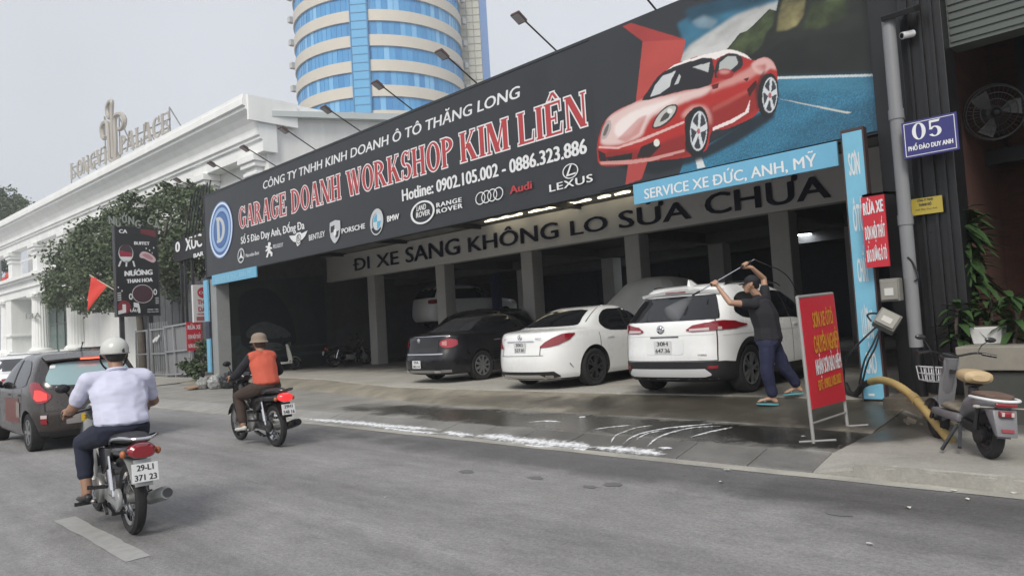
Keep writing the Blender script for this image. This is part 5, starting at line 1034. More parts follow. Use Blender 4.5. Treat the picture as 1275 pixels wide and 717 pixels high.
# red hanging board
hb = thing('hanging_sign', 'red hanging board with three rows of white capitals on the blue pillar', 'sign', (-2.95, 9.2, 1.9)); HY = 9.22; q = [onY(*p, HY) for p in ((1074, 243), (1104.5, 247), (1108, 331), (1079, 334))]; x0, x1 = q[3].x, q[2].x; m_hred = M('red board print', (.5, .02, .035), .45, var=.06)
g = MB(); g.bb((x0, HY, 1.9), (x1, HY + .03, 2.76)); g.build('board', m_hred, hb)
for z, h_, tx in ((2.54, .14, 'RỬA XE'), (2.24, .15, 'DỌN NỘI THẤT'), (1.97, .14, 'BẢO DƯỠNG Ô TÔ')):
    g = MB(); put_text(g, tx, Vector((x0 + .02, HY, z)), Vector((x1 - x0 - .04, 0, .02)), Vector((0, 0, h_)), NB * .003, bold=.09); g.build('lettering', M('chalky white ink', (.62, .66, .68), .6), hb); g = MB(); g.bb((x0 + .02, HY - .01, 2.762), (x1, HY + .04, 2.785)); g.bar((x0 + .05, HY + .02, 2.78), (x0 + .05, PYs, 2.8), .03); g.bar((x1 - .03, HY + .02, 2.78), (x1 - .03, HY + .53, 2.82), .03); g.build('hanger', m_gpost, hb)
# two meter boxes and their cables
m_box = M('weathered grey box', (.19, .185, .165), .7, var=.25, vscale=9); m_cable = M('black cable', (.012, .012, .013), .5)
for (px, py), rot_, d_, lb in (((1110, 361), (0, 0, 0), (.215, .14, .27), 'upright grey meter box with a white label on the black post'), ((1104.5, 400), (R(-25), R(32), R(10)), (.25, .16, .22), 'grey meter box hanging tilted from its cables below the upright one')):
    p = onY(px, py, 9.2); t = thing('meter_box', lb, 'meter box', p, group='meter boxes on the post', rot=rot_); g = MB(); g.box((0, 0, 0), d_); g.build('case', m_box, t, world=False, bevel=.012)
    g = MB(); g.box((0, -d_[1] / 2 - .012, .0), (d_[0] * .86, .024, d_[2] * .86)); g.build('lid', M('grey lid', (.23, .225, .20), .55, var=.2), t, world=False, bevel=.01); g = MB(); g.box((0, -d_[1] / 2 - .027, -.02), (d_[0] * .45, .004, d_[2] * .32)); g.build('label_window', M('dull white label', (.55, .55, .52), .5) if not rot_[0] else M('meter window', (.16, .16, .15), .3), t, world=False)
    g = MB(); g.box((0, d_[1] / 2 + .02, 0), (.08, .04, .1)); g.build('bracket', m_bsteel, t, world=False)
cb = thing('loose_cables', 'black cables hanging from the tilted meter box to the ground', 'cable', (-3.0, 9.1, .3))
for pts in ([(1092, 406, 9.1), (1075, 422, 9.0), (1058, 440, 9.0), (1051, 455, 9.1), (1052, 490, 9.3)], [(1095, 410, 9.1), (1086, 430, 9.0), (1076, 450, 8.95), (1070, 478, 9.0)], [(1096, 412, 9.1), (1090, 432, 9.05), (1080, 452, 9.0), (1073, 480, 9.05)], [(1130, 320, 9.22), (1137, 328, 9.24), (1143, 345, 9.24), (1139, 350, 9.24)], [(1085, 400, 9.15), (1080, 392, 9.15), (1090, 390, 9.15), (1098, 394, 9.15)]):
    g = MB(); g.tube(catmull([onY(x, y, Y) for x, y, Y in pts], 6), .012, 6); g.build('cable', m_cable, cb, smooth=True)
# thick yellow hose
yh = thing('yellow_hose', 'thick yellow ribbed hose arching from a black end to the footway', 'hose', (-2, 7.8, .15)); e0 = onZ(1184, 549, .15); dirv = Vector((-1.0, 1.25, 0)).normalized(); nrm = Vector((dirv.y, -dirv.x, 0))
hp_ = [onP(x, y, e0, nrm) for x, y in ((1184, 549), (1168, 530), (1150, 508), (1132, 490), (1114, 478), (1097, 473), (1084, 475))]
cc_ = catmull(hp_, 10); g = MB(); g.tube(cc_, [.042 + (.003 if i % 2 else 0) for i in range(len(cc_))], 12); m_yel = M('faded yellow hose', (.42, .31, .12), .55, var=.2, vscale=6); g.build('hose', m_yel, yh, smooth=True)
g = MB(); k_ = catmull([hp_[-1], onP(1074, 480, e0, nrm), onP(1066, 490, e0, nrm), onP(1058, 489, e0, nrm), onP(1052, 478, e0, nrm)], 8); g.tube(k_, .038, 10); g.build('black_end', M('black rubber', (.02, .02, .02), .6), yh, smooth=True)
g = MB(); p = cc_[26]; d_ = (cc_[27] - cc_[25]).normalized(); g.cyl(p - d_ * .05, p + d_ * .05, .052); g.build('clamp', M('dull yellow collar', (.36, .26, .11), .6), yh, smooth=True)
# red notice stand
af = thing('notice_stand', 'red notice board on a metal stand with yellow and white capitals', 'sign', (-3.05, 7.6, .13)); m_stand = M('stand metal', (.34, .34, .33), .5, metal=.3)
A0, A1 = onZ(1013, 551, .13), onZ(1051, 532, .13); AX = -3.02; ad = Vector((-.045, 1, 0)).normalized(); an = Vector((1, .045, .12)).normalized()
tilt = lambda z: -.035 * (z - .13)
def ap(s, z, k=0): return Vector((AX + tilt(z), 7.2, z)) + ad * s + an * (.004 * k)
bw = 1.0; zt, zb = 1.56, .46
g = MB(); g.hexa([ap(0, zb), ap(bw, zb - .03), ap(bw, zb - .03) - an * .03, ap(0, zb) - an * .03, ap(0, zt), ap(bw, zt + .04), ap(bw, zt + .04) - an * .03, ap(0, zt) - an * .03]); g.build('board', M('red notice print', (.55, .022, .04), .45, var=.07), af)
g = MB()
for s in (-.02, bw + .01): g.tube([ap(s, .13) - an * .02, ap(s, zt + .02) - an * .02], .018)
g.tube([ap(-.02, zt + .02) - an * .02, ap(bw + .01, zt + .05) - an * .02], .018); g.tube([ap(-.02, .15) - an * .16, ap(-.02, .15) + an * .2], .011); g.tube([ap(bw, .15) - an * .16, ap(bw, .15) + an * .2], .011); g.tube([ap(-.02, .32) - an * .02, ap(bw, .3) - an * .02], .012); g.build('stand', m_stand, af, smooth=True)
m_ytx = M('yellow notice ink', (.62, .27, .03), .5); m_w2 = m_white
for tx, s0, s1, z, h_, mt in (('SƠN XE ÔTÔ', .26, .86, 1.26, .15, m_ytx), ('CHUYÊN NGHIỆP', .22, .96, 1.0, .17, m_ytx), ('NHẬN SƠN BẢO HIỂM', .2, .96, .78, .15, m_white), ('ĐT: 0902.105.002', .22, .9, .62, .1, m_ytx)):
    g = MB(); put_text(g, tx, ap(s0, z, 1), ap(s1, z + .02, 1) - ap(s0, z, 1), ap(s0, z + h_, 1) - ap(s0, z, 1), an * .004, bold=.07); g.build('lettering', mt, af)
# wall fan inside the corner house
fn = thing('wall_fan', 'large dark wall fan turned off inside the corner house', 'fan', (-1.5, 11.6, 3.9)); c = onY(1238, 140, 11.0); rt = Matrix.Rotation(R(25), 3, 'Z') @ Matrix.Rotation(R(15), 3, 'X'); m_fan = M('fan wire', (.07, .07, .07), .4, metal=.5); g = MB()
for rr_ in (.33, .25, .17): g.tube([c + rt @ Vector((math.cos(2 * PI * i / 32) * rr_, -.06, math.sin(2 * PI * i / 32) * rr_)) for i in range(32)], .006, 5, closed=True)
g.tube([c + rt @ Vector((math.cos(2 * PI * i / 32) * .35, 0, math.sin(2 * PI * i / 32) * .35)) for i in range(32)], .012, 6, closed=True)
for i in range(36): a = 2 * PI * i / 36; g.tube([c + rt @ Vector((math.cos(a) * .06, -.08, math.sin(a) * .06)), c + rt @ Vector((math.cos(a) * .35, 0, math.sin(a) * .35))], .003, 4)
g.build('guard', m_fan, fn)
for i in range(3):
    a = 2 * PI * i / 3 + .3; g = MB(); q = []
    for r, da in ((.06, -.25), (.3, -.5), (.32, .15), (.2, .35), (.06, .25)): q.append(c + rt @ Vector((math.cos(a + da) * r, -.02 + .05 * da, math.sin(a + da) * r)))
    g.tess(q); g.build('blade', M('fan blade', (.09, .09, .088), .5), fn)
g = MB(); g.ball(c + rt @ Vector((0, -.05, 0)), .07, 12); g.cyl(c, c + rt @ Vector((0, .22, 0)), .09); g.tube([c + rt @ Vector((0, .2, 0)), c + Vector((-.1, .6, -.1)), c + Vector((-.1, 1.5, -.3))], .03); g.build('motor', m_bsteel, fn, smooth=True)
# plants on and behind the planter
m_lf = leaf_mat('glossy plant leaves', (.035, .075, .022), .4)
def leaf(mb, p, d, l, w_, rnd, droop=.5):
    d = d.normalized(); s = d.cross(Vector((0, 0, 1)));  s = s.normalized() if s.length > .01 else Vector((1, 0, 0)); rows = []
    for i in range(5):
        f = i / 4; c_ = p + d * l * f + Vector((0, 0, -droop * l * f * f)); wv = w_ * math.sin(PI * min(.98, f * .9 + .08)); rows.append([c_ - s * wv + Vector((0, 0, wv * .3)), c_, c_ + s * wv + Vector((0, 0, wv * .3))])
    mb.grid(rows)
def plant(name, label, base, top, n, l, w_, seed, h0=.25, group=None):
    rnd = random.Random(seed); t = thing(name, label, 'plant', base, group=group); b, tp_ = Vector(base), Vector(top); g = MB(); g.tube(catmull([b, b.lerp(tp_, .5) + Vector((rnd.uniform(-.05, .05), 0, 0)), tp_], 4), .018, 6); g.build('stem', m_bark, t)
    g = MB()
    for i in range(n):
        f = h0 + (1 - h0) * rnd.random(); a = rnd.uniform(0, 2 * PI); d = Vector((math.cos(a), math.sin(a), rnd.uniform(-.1, .9))); leaf(g, b.lerp(tp_, f), d, l * rnd.uniform(.6, 1.2), w_ * rnd.uniform(.7, 1.2), rnd, rnd.uniform(.2, .9))
    g.build('leaves', m_lf, t, smooth=True, fix=False); return t
pl = onY(1213, 415, 10.0); plant('tall_plant', 'tall leafy pot plant climbing in front of the brick wall', (pl.x, 10.0, .9), (pl.x - .06, 10.0, 2.5), 190, .46, .055, 3, .42)
for i, (px, py, Y, h, n, lb) in enumerate(((1232, 400, 9.8, .62, 55, 'broad leaved plant behind the white trough'), (1195, 425, 9.35, .45, 40, 'low plant by the black posts on the planter wall'), (1262, 420, 9.3, .5, 50, 'bushy plant at the frame edge on the planter wall'))):
    p = onY(px, 432, Y); plant('planter_plant', lb, (p.x, Y, .93), (p.x + .03, Y, .95 + h), n, .3, .04, 20 + i, .1, group='plants on the planter wall')
tr = thing('plant_trough', 'white rectangular plant trough on the planter wall', 'trough', (-2, 9.35, .95)); x0, x1 = onY(1208, 420, 9.3).x, onY(1250, 420, 9.3).x; g = MB(); g.hexa([(x0 + .03, 9.28, .952), (x1 - .03, 9.28, .952), (x1 - .03, 9.48, .952), (x0 + .03, 9.48, .952), (x0, 9.25, 1.14), (x1, 9.25, 1.14), (x1, 9.5, 1.14), (x0, 9.5, 1.14)]); g.build('trough', M('white trough', (.6, .61, .6), .6, var=.2), tr, bevel=.01); g = MB(); g.bb((x0 + .02, 9.27, 1.142), (x1 - .02, 9.48, 1.15)); g.build('soil', m_bark, tr)
# ------------------------------------------------------------------ cars: bodies lofted from plan outlines stacked by height
m_tyre = M('tyre rubber', (.018, .018, .019), .85, var=.2); m_blackp = M('black plastic', (.016, .016, .018), .55); m_glassd = M('tinted car glass', (.009, .010, .012), .06, spec=.5, coat=.15)
m_rim = M('alloy rim', (.38, .39, .40), .3, metal=.8); m_rimd = M('dark alloy rim', (.09, .09, .095), .35, metal=.7); m_chrome = M('chrome', (.6, .6, .62), .15, metal=1.0)
m_plate = M('white number plate', (.62, .63, .63), .45); m_ink = M('plate ink', (.02, .02, .022), .5); m_tail = M('red tail lamp', (.24, .008, .016), .1, coat=.6, spec=.7); m_tailw = M('clear tail lamp', (.55, .45, .45), .15, coat=.6)
m_gap = M('shut line', (.02, .02, .02), .8); m_under = M('underbody', (.012, .012, .012), .9)
def pchip(xs, ys):
    n = len(xs); h = [xs[i + 1] - xs[i] for i in range(n - 1)]; d = [(ys[i + 1] - ys[i]) / h[i] for i in range(n - 1)]; m = [0.] * n; m[0], m[-1] = d[0], d[-1]
    for i in range(1, n - 1): m[i] = 0 if d[i - 1] * d[i] <= 0 else 3 * (h[i - 1] + h[i]) / ((2 * h[i] + h[i - 1]) / d[i - 1] + (h[i] + 2 * h[i - 1]) / d[i])
    def f(x):
        if x <= xs[0]: return ys[0]
        if x >= xs[-1]: return ys[-1]
        i = max(k for k in range(n - 1) if xs[k] <= x); t = (x - xs[i]) / h[i]
        return ys[i] * (1 + 2 * t) * (1 - t) ** 2 + h[i] * m[i] * t * (1 - t) ** 2 + ys[i + 1] * t * t * (3 - 2 * t) + h[i] * m[i + 1] * t * t * (t - 1)
    return f
class Car:
    def __init__(s, root, rings, p=9.0, q=3.2, pf=6.0):
        s.root = root; z = [r[0] for r in rings]; s.z = z; s.xr = pchip(z, [r[1] for r in rings]); s.xf = pchip(z, [r[2] for r in rings]); s.w = pchip(z, [r[3] for r in rings]); s.p, s.q, s.pf = p, q, pf; s.W = max(r[3] for r in rings)
    def P(s, th, z, sg=1):
        a = (s.xf(z) - s.xr(z)) / 2; m = (s.xf(z) + s.xr(z)) / 2; c, sn = math.cos(th), max(0., math.sin(th)); p = s.p if c > 0 else s.pf
        return Vector((m - math.copysign(abs(c) ** (2 / p), c) * a, sg * s.w(z) * sn ** (2 / s.q), z))
    def th_v(s, v, front=False):
        t = math.asin(min(1, abs(v) ** (s.q / 2))); return PI - t if front else t
    def th_x(s, x, z):
        a = (s.xf(z) - s.xr(z)) / 2; m = (s.xf(z) + s.xr(z)) / 2; u = max(-1, min(1, (m - x) / a)); p = s.p if u > 0 else s.pf
        return math.acos(math.copysign(abs(u) ** (p / 2), u))
    def body(s, mat, arches, R_, dz=.035, name='body', mats2=None):
        zs = []
        for a, b in zip(s.z, s.z[1:]):
            n = max(2, int(max((b - a) / dz, abs(s.xr(b) - s.xr(a)) / .12, abs(s.xf(b) - s.xf(a)) / .2)))
            zs += [a + (b - a) * i / n for i in range(n)]
        zs.append(s.z[-1]); vs = [0, .2, .4, .58, .72, .83, .91, .96]; ths = [s.th_v(v) for v in vs]; mid = ths[-1]
        side = [mid + (PI - s.th_v(.96) - mid) * i / 9 for i in range(1, 9)]
        # spread the side samples evenly in length
        side = [math.acos(max(-1, min(1, math.copysign(abs(u) ** ((s.p if u > 0 else s.pf) / 2), u)))) for u in [.88 - 1.74 * i / 44 for i in range(45)]]
        side = [t for t in side if ths[-1] < t < PI - s.th_v(.96)]
        half = ths + side + [PI - t for t in reversed(ths)]
        g = MB(); rows = [[s.P(t, z, 1) for t in half] + [s.P(t, z, -1) for t in reversed(half[1:-1])] for z in zs]
        V = g.grid(rows, closed=True); g.face(V[0][::-1]); g.face(V[-1]); ob = g.build(name, [mat, m_under], s.root, world=False)
        for x in arches:
            for sy in (-1, 1):
                c = MB(); c.cyl((x, sy * (s.W + .1), R_[1]), (x, sy * (s.W - .32), R_[1]), R_[0], seg=40)
                co = c.build('cutter', m_under, s.root, world=False); md = ob.modifiers.new('b', 'BOOLEAN'); md.operation = 'DIFFERENCE'; md.solver = 'EXACT'; md.object = co
                me = bpy.data.meshes.new_from_object(ob.evaluated_get(bpy.context.evaluated_depsgraph_get())); ob.modifiers.clear(); ob.data = me; bpy.data.objects.remove(co)
        me = ob.data
        me.materials.clear(); me.materials.append(mat); me.materials.append(m_under)
        for f in me.polygons:
            f.material_index = 0; c = f.center
            if (abs(f.normal.y) < .5 or abs(c.y) < s.W - .29) and any((c.x - x) ** 2 + (c.z - R_[1]) ** 2 < (R_[0] * 1.006) ** 2 for x in arches): f.material_index = 1
            if f.normal.z < -.6 and c.z < s.z[0] + .03: f.material_index = 1
        me.polygons.foreach_set('use_smooth', [True] * len(me.polygons)); me.set_sharp_from_angle(angle=R(32)); s.ob = ob; return ob
    def patch(s, name, cols, mat, sides=(1, -1), off=.005, sub=5, rows=7, parent=None, both=False, label=None):
        """a piece lying on the skin; columns ('v', share of half width) on the tail, ('f', ..) on the nose or ('x', metres) along the flank, each with its low and high z"""
        out = []
        def T(c, z): return s.th_v(c[1]) if c[0] == 'v' else (s.th_v(c[1], True) if c[0] == 'f' else s.th_x(c[1], z))
        for sg in ([0] if both else sides):
            g = MB(); R_ = []
            for r in range(rows):
                row = []; f = r / (rows - 1)
                for i, (a, b) in enumerate(zip(cols, cols[1:])):
                    for k in range(sub + (i == len(cols) - 2)):
                        t = k / sub; z = (a[2] + (a[3] - a[2]) * f) * (1 - t) + (b[2] + (b[3] - b[2]) * f) * t
                        ta = math.copysign(T(a, z), a[1]) if both else T(a, z); tb_ = math.copysign(T(b, z), b[1]) if both else T(b, z)
                        th = ta * (1 - t) + tb_ * t; sq = (1 if th >= 0 else -1) if both else sg; h = abs(th)
                        if both and a[0] == 'v' and b[0] == 'v':
                            v = a[1] * (1 - t) + b[1] * t; h = s.th_v(abs(v)); sq = 1 if v >= 0 else -1
                        p0 = s.P(h, z, sq); e = 1e-3; d1 = s.P(min(PI, h + e), z, sq) - s.P(max(0.0, h - e), z, sq); d2 = s.P(h, z + e, sq) - s.P(h, z - e, sq); n = d1.cross(d2)
                        n = n.normalized() if n.length > 1e-12 else Vector((-1, 0, 0)); ctr = Vector(((s.xf(z) + s.xr(z)) / 2, 0, z * .6))
                        if n.dot(p0 - ctr) < 0: n = -n
                        row.append(p0 + n * off)
                R_.append(row)
            g.grid(R_); o = g.build(name, mat, parent or s.root, world=False, smooth=True, fix=False)
            if parent is not None: pass
            if label: o['label'] = label
            out.append(o)
        return out
    def arch_trim(s, name, x, zc, r0, r1, mat, a0=-10, a1=190, off=.006):
        for sg in (1, -1):
            g = MB(); rows = []
            for r in (r0, (r0 + r1) / 2, r1):
                row = []
                for i in range(29):
                    a = R(a0 + (a1 - a0) * i / 28); X, Z = x + r * math.cos(a), max(s.z[0] + .01, zc + r * math.sin(a)); p = s.P(s.th_x(X, Z), Z, sg); row.append(p + Vector((0, sg * (off if r > r0 else off * 1.5), 0)))
                rows.append(row)
            g.grid(rows); g.build(name, mat, s.root, world=False, smooth=True)
def wheel(root, x, y, r, wd, mat, spokes=5, style='double', hole=m_under):
    sg = 1 if y > 0 else -1; g = MB(); h = wd / 2
    g.lathe([(r * .66, -h * .8), (r * .9, -h), (r * .97, -h * .9), (r, -h * .55), (r, h * .55), (r * .97, h * .9), (r * .9, h), (r * .66, h * .85), (r * .64, h * .5), (r * .64, -h * .5), (r * .66, -h * .8)], (x, y, r), 'Y', 36, ends=False); w_ = g.build('wheel', m_tyre, root, world=False, smooth=True, angle=35)
    g = MB(); o = sg * h; g.lathe([(r * .665, o * .45), (r * .67, o * .92), (r * .62, o * .94), (r * .61, o * .5)], (x, y, r), 'Y', 36, ends=False)
    for k in range(spokes):
        for dd in ((-.13, .13) if style == 'double' else (0,)):
            a = 2 * PI * k / spokes + dd * .6; b = a + dd * .9; A = Vector((x + .05 * math.cos(a), y + o * .82, r + .05 * math.sin(a))); B = Vector((x + r * .63 * math.cos(b), y + o * .8, r + r * .63 * math.sin(b))); g.bar(A, B, r * (.1 if style == 'double' else .16), .03, up=(0, 1, 0))
    g.lathe([(.065, o * .5), (.065, o * .9), (.03, o * .95)], (x, y, r), 'Y', 16); rm = g.build('rim', mat, w_, world=False, smooth=True, angle=30)
    g = MB(); g.lathe([(r * .63, o * .2), (r * .62, o * .3), (.02, o * .3)], (x, y, r), 'Y', 36); g.build('brake_disc', m_under, w_, world=False); return w_
def plate(root, x, z, lines, y=0, w_=.29, h_=.19, mat=None, nrm=-1, tilt=0.0, ink=None, single=False):
    g = MB(); g.box((x + nrm * .006, y, z), (.012, w_, h_), (0, tilt, 0)); pl_ = g.build('number_plate', mat or m_plate, root, world=False, bevel=.003)
    if lines:
        g = MB(); n = len(lines); uz = Vector((math.sin(tilt), 0, math.cos(tilt))); nx = Vector((-math.cos(tilt), 0, math.sin(tilt))); hh = h_ * (.3 if n == 2 else .55); c0 = Vector((x + nrm * .006, y, z))
        for i, tx in enumerate(lines):
            zz = h_ * .12 if n == 2 and i == 0 else (-h_ * .4 if n == 2 else -hh / 2); k = .62 if (n == 2 and i == 0) else .82
            put_text(g, tx, c0 + uz * zz + Vector((0, w_ * k / 2, 0)), Vector((0, -w_ * k, 0)), uz * hh, nx * .0075, bold=.05)
        g.build('lettering', ink or m_ink, pl_, world=False)
    return pl_
def mirrors(car, x, z, mat, out=.17):
    for sg in (1, -1):
        y = abs(car.P(car.th_x(x, z), z).y); g = MB(); g.ball((x, sg * (y + out * .62), z + .03), (.075, out * .62, .075), 12); g.bar((x + .03, sg * (y - .02), z - .03), (x, sg * (y + .07), z), .05); g.build('door_mirror', mat, car.root, world=False, smooth=True)
def line_x(car, name, x, z0, z1, w_=.007, **k): return car.patch(name, [('x', x - w_, z0, z1), ('x', x + w_, z0, z1)], m_gap, off=.0035, sub=1, rows=12, **k)
def belly(car, x0, x1, hw, z0=.2, z1=.5): g = MB(); g.bb((x0, -hw, z0), (x1, hw, z1)); g.build('chassis', m_under, car.root, world=False)
def handles(car, xs, z, mat):
    for x in xs: car.patch('door_handle', [('x', x, z - .012, z + .012), ('x', x + .2, z - .008, z + .02)], mat, off=.022, sub=3, rows=3)
FWD_Y = PI / 2                              # a car nosed into the hall
m_pw = M('white car paint', (.80, .81, .80), .28, coat=.7, var=.03, vscale=1.5); m_pk = M('black car paint', (.008, .008, .010), .3, coat=.35, var=.1, spec=.35)

# ---- white crossover being washed
suv = thing('crossover_car', 'white crossover with black lower trim being washed at the ramp edge', 'car', (-5.84, 8.93, .306), FWD_Y)
c = Car(suv, [(.20, .18, 4.1, .78), (.25, .05, 4.3, .87), (.38, .01, 4.42, .905), (.56, .0, 4.46, .912), (.74, .02, 4.45, .912), (.90, .035, 4.40, .905), (.98, .05, 4.26, .895), (1.04, .07, 3.75, .885), (1.08, .10, 3.45, .87), (1.15, .17, 3.28, .845), (1.28, .30, 3.02, .80), (1.40, .42, 2.78, .745), (1.49, .49, 2.55, .70), (1.55, .56, 2.3, .65), (1.60, .80, 2.0, .56), (1.615, 1.05, 1.8, .42)], p=10, q=3.4)
c.body(m_pw, (.86, 3.50), (.385, .345)); belly(c, .35, 4.1, .55, .19, .55)
c.patch('lower_trim', [('v', -.9, .235, .50), ('v', .9, .235, .50)], m_blackp, both=True, off=.008, sub=40)
c.patch('lower_trim', [('v', .90, .235, .50), ('x', .42, .235, .48), ('x', .48, .24, .44)], m_blackp, off=.008, sub=5)
c.patch('sill_trim', [('x', 1.26, .225, .34), ('x', 3.1, .225, .34)], m_blackp, off=.008, sub=10)
for x in (.86, 3.50): c.arch_trim('arch_trim', x, .345, .384, .455, m_blackp)
c.patch('skid_plate', [('v', -.74, .31, .335), ('v', -.66, .29, .40), ('v', .66, .29, .40), ('v', .74, .31, .335)], M('silver skid plate', (.62, .63, .63), .35, metal=.2), both=True, off=.022, sub=8)
c.patch('rear_window', [('v', -.88, 1.09, 1.14), ('v', -.82, 1.075, 1.43), ('v', .82, 1.075, 1.43), ('v', .88, 1.09, 1.14)], m_glassd, both=True, off=.006, sub=10, rows=10)
c.patch('side_window', [('x', .60, 1.16, 1.20), ('x', .74, 1.09, 1.37), ('x', 1.0, 1.06, 1.45), ('x', 1.9, 1.04, 1.47), ('x', 2.5, 1.02, 1.42), ('x', 2.9, 1.01, 1.22), ('x', 3.2, 1.01, 1.04)], m_glassd, off=.006, sub=6, rows=9)
for x in (1.35, 2.18): c.patch('door_pillar', [('x', x, 1.04, 1.45), ('x', x + .05, 1.04, 1.45)], m_blackp, off=.01, sub=2)
g = MB(); rows = []
for f in range(13):
    v = -1 + 2 * f / 12; y = v * .655; rows.append([Vector((.415 + .10 * v * v, y, 1.475 - .035 * v * v)), Vector((.395 + .10 * v * v, y, 1.515 - .035 * v * v)), Vector((.70 + .04 * v * v, y, 1.58 - .06 * v * v)), Vector((.70, y, 1.50 - .05 * v * v))])
g.grid(rows, closed=True); g.build('roof_spoiler', m_pw, suv, world=False, smooth=True, angle=50)
g = MB(); g.box((.408, 0, 1.496), (.012, .34, .016)); g.build('brake_lamp', m_tail, suv, world=False)
c.patch('tail_lamp', [('v', .40, .93, .95), ('v', .50, .915, 1.005), ('v', .70, .92, 1.035), ('v', .82, .925, 1.05), ('x', .30, .93, 1.055), ('x', .50, .935, 1.04), ('x', .80, .965, .985)], m_tail, off=.014)
c.patch('reversing_lamp', [('v', .45, .925, .955), ('v', .74, .925, .965)], m_tailw, off=.018); c.patch('reversing_lamp', [('v', .84, .93, .97), ('v', .88, .93, .97)], m_tailw, off=.018)
c.patch('hatch_seam', [('v', -.83, .505, .515), ('v', .83, .505, .515)], m_gap, both=True, off=.006, sub=30, rows=2); c.patch('hatch_seam', [('v', .822, .51, 1.08), ('v', .836, .51, 1.08)], m_gap, off=.004, sub=1, rows=14)
c.patch('plate_recess_shade', [('v', -.34, .62, .82), ('v', -.28, .60, .83), ('v', .28, .60, .83), ('v', .34, .62, .82)], M('white recess shade', (.74, .75, .75), .4), both=True, off=.004)  # flat patch, recess shading put into its slightly greyer white
c.patch('hatch_crease_shade', [('v', -.8, .868, .874), ('v', -.4, .872, .877), ('v', .4, .872, .877), ('v', .8, .868, .874)], M('white crease shade', (.62, .63, .63), .4), both=True, off=.005, rows=2, sub=8); c.patch('chrome_lettering', [('v', -.26, .845, .862), ('v', .26, .845, .862)], m_rimd, both=True, off=.01, rows=2)  # crease shading painted as greyer strips on the white hatch
plate(suv, c.xr(.72) - .012, .71, ['30H', '647.36'], y=.02)
g = MB(); g.lathe([(.06, 0), (.065, -.008), (.04, -.012)], (c.xr(.96) - .004, .06, .965), 'X', 24); g.tube([Vector((c.xr(.96) - .018, .06 + .05 * math.cos(a * PI / 10), .965 + .02 * math.sin(a * PI / 10))) for a in range(20)], .006, 5, closed=True); g.tube([Vector((c.xr(.96) - .018, .06 + .02 * math.cos(a * PI / 10), .965 + .038 * math.sin(a * PI / 10))) for a in range(20)], .006, 5, closed=True); g.build('badge', m_chrome, suv, world=False, smooth=True)
g = MB(); put_text(g, 'HYBRID', Vector((c.xr(.6) - .012, -.55, .58)), Vector((0, -.14, 0)), Vector((0, 0, .025)), Vector((-.004, 0, 0)), bold=.05); g.build('model_lettering', m_rimd, suv, world=False)
for sg in (1, -1): g = MB(); g.tube(catmull([(.75, sg * .60, 1.55), (.95, sg * .62, 1.60), (2.2, sg * .62, 1.605), (2.5, sg * .64, 1.54)], 6), .016); g.build('roof_rail', m_chrome, suv, world=False, smooth=True)
g = MB(); rows = [[(.78, -.03, 1.6), (1.0, -.03, 1.6), (.82, -.005, 1.70)], [(.78, .03, 1.6), (1.0, .03, 1.6), (.82, .005, 1.70)]]; g.hexa([(.8, -.03, 1.585), (1.02, -.03, 1.6), (1.02, .03, 1.6), (.8, .03, 1.585), (.8, -.008, 1.685), (.86, -.008, 1.68), (.86, .008, 1.68), (.8, .008, 1.685)]); g.build('aerial_fin', m_pw, suv, world=False)
for x in (1.42, 2.25, 3.18): line_x(c, 'door_seam', x, .36, 1.03)
handles(c, (1.5, 2.3), .93, m_pw); mirrors(c, 3.0, 1.08, m_pw)
c.patch('flank_crease_shade', [('x', .25, .845, .853), ('x', 3.9, .86, .868)], M('white crease shade', (.62, .63, .63), .4), off=.004, sub=20, rows=2)  # crease shading painted as a greyer line along the flank
for x in (.86, 3.50):
    for sg in (1, -1): wheel(suv, x, sg * .785, .345, .225, m_rim, 5)
c.patch('bumper_reflector', [('v', .70, .40, .44), ('v', .82, .40, .44)], m_tail, off=.02)

# ---- white saloon
sed = thing('saloon_car', 'white saloon with slanted red tail lamps between the crossover and the black saloon', 'car', (-8.99, 9.14, .306), FWD_Y)
c = Car(sed, [(.17, .22, 4.2, .74), (.20, .08, 4.4, .84), (.30, .02, 4.6, .885), (.48, .0, 4.67, .90), (.62, .012, 4.69, .905), (.76, .04, 4.66, .905), (.86, .055, 4.56, .895), (.93, .075, 4.35, .875), (.975, .11, 3.95, .86), (1.005, .17, 3.5, .845), (1.025, .32, 3.3, .83), (1.05, .60, 3.18, .81), (1.12, .80, 3.02, .775), (1.22, 1.02, 2.82, .725), (1.32, 1.28, 2.6, .665), (1.39, 1.52, 2.4, .60), (1.43, 1.80, 2.2, .52), (1.44, 2.0, 2.1, .36)], p=6.5, q=2.7)
c.body(m_pw, (1.06, 3.90), (.40, .335)); belly(c, .4, 4.2, .52, .17, .5)
c.patch('rear_window', [('v', -.83, 1.10, 1.14), ('v', -.76, 1.085, 1.35), ('v', -.5, 1.08, 1.37), ('v', .5, 1.08, 1.37), ('v', .76, 1.085, 1.35), ('v', .83, 1.10, 1.14)], m_glassd, both=True, off=.006, rows=10)
c.patch('side_window', [('x', 1.36, 1.09, 1.13), ('x', 1.42, 1.01, 1.21), ('x', 1.56, .97, 1.30), ('x', 1.8, .958, 1.36), ('x', 2.2, .95, 1.37), ('x', 2.55, .945, 1.31), ('x', 2.85, .94, 1.15), ('x', 3.15, .94, .97)], m_glassd, off=.006, rows=9)
c.patch('door_pillar', [('x', 2.08, .955, 1.36), ('x', 2.14, .955, 1.36)], m_blackp, off=.01, sub=2)
c.patch('tail_lamp', [('v', .49, .735, .76), ('v', .58, .735, .83), ('v', .69, .75, .89), ('v', .78, .775, .93), ('x', .36, .81, .955), ('x', .48, .86, .965), ('x', .60, .94, .962)], m_tail, off=.012)
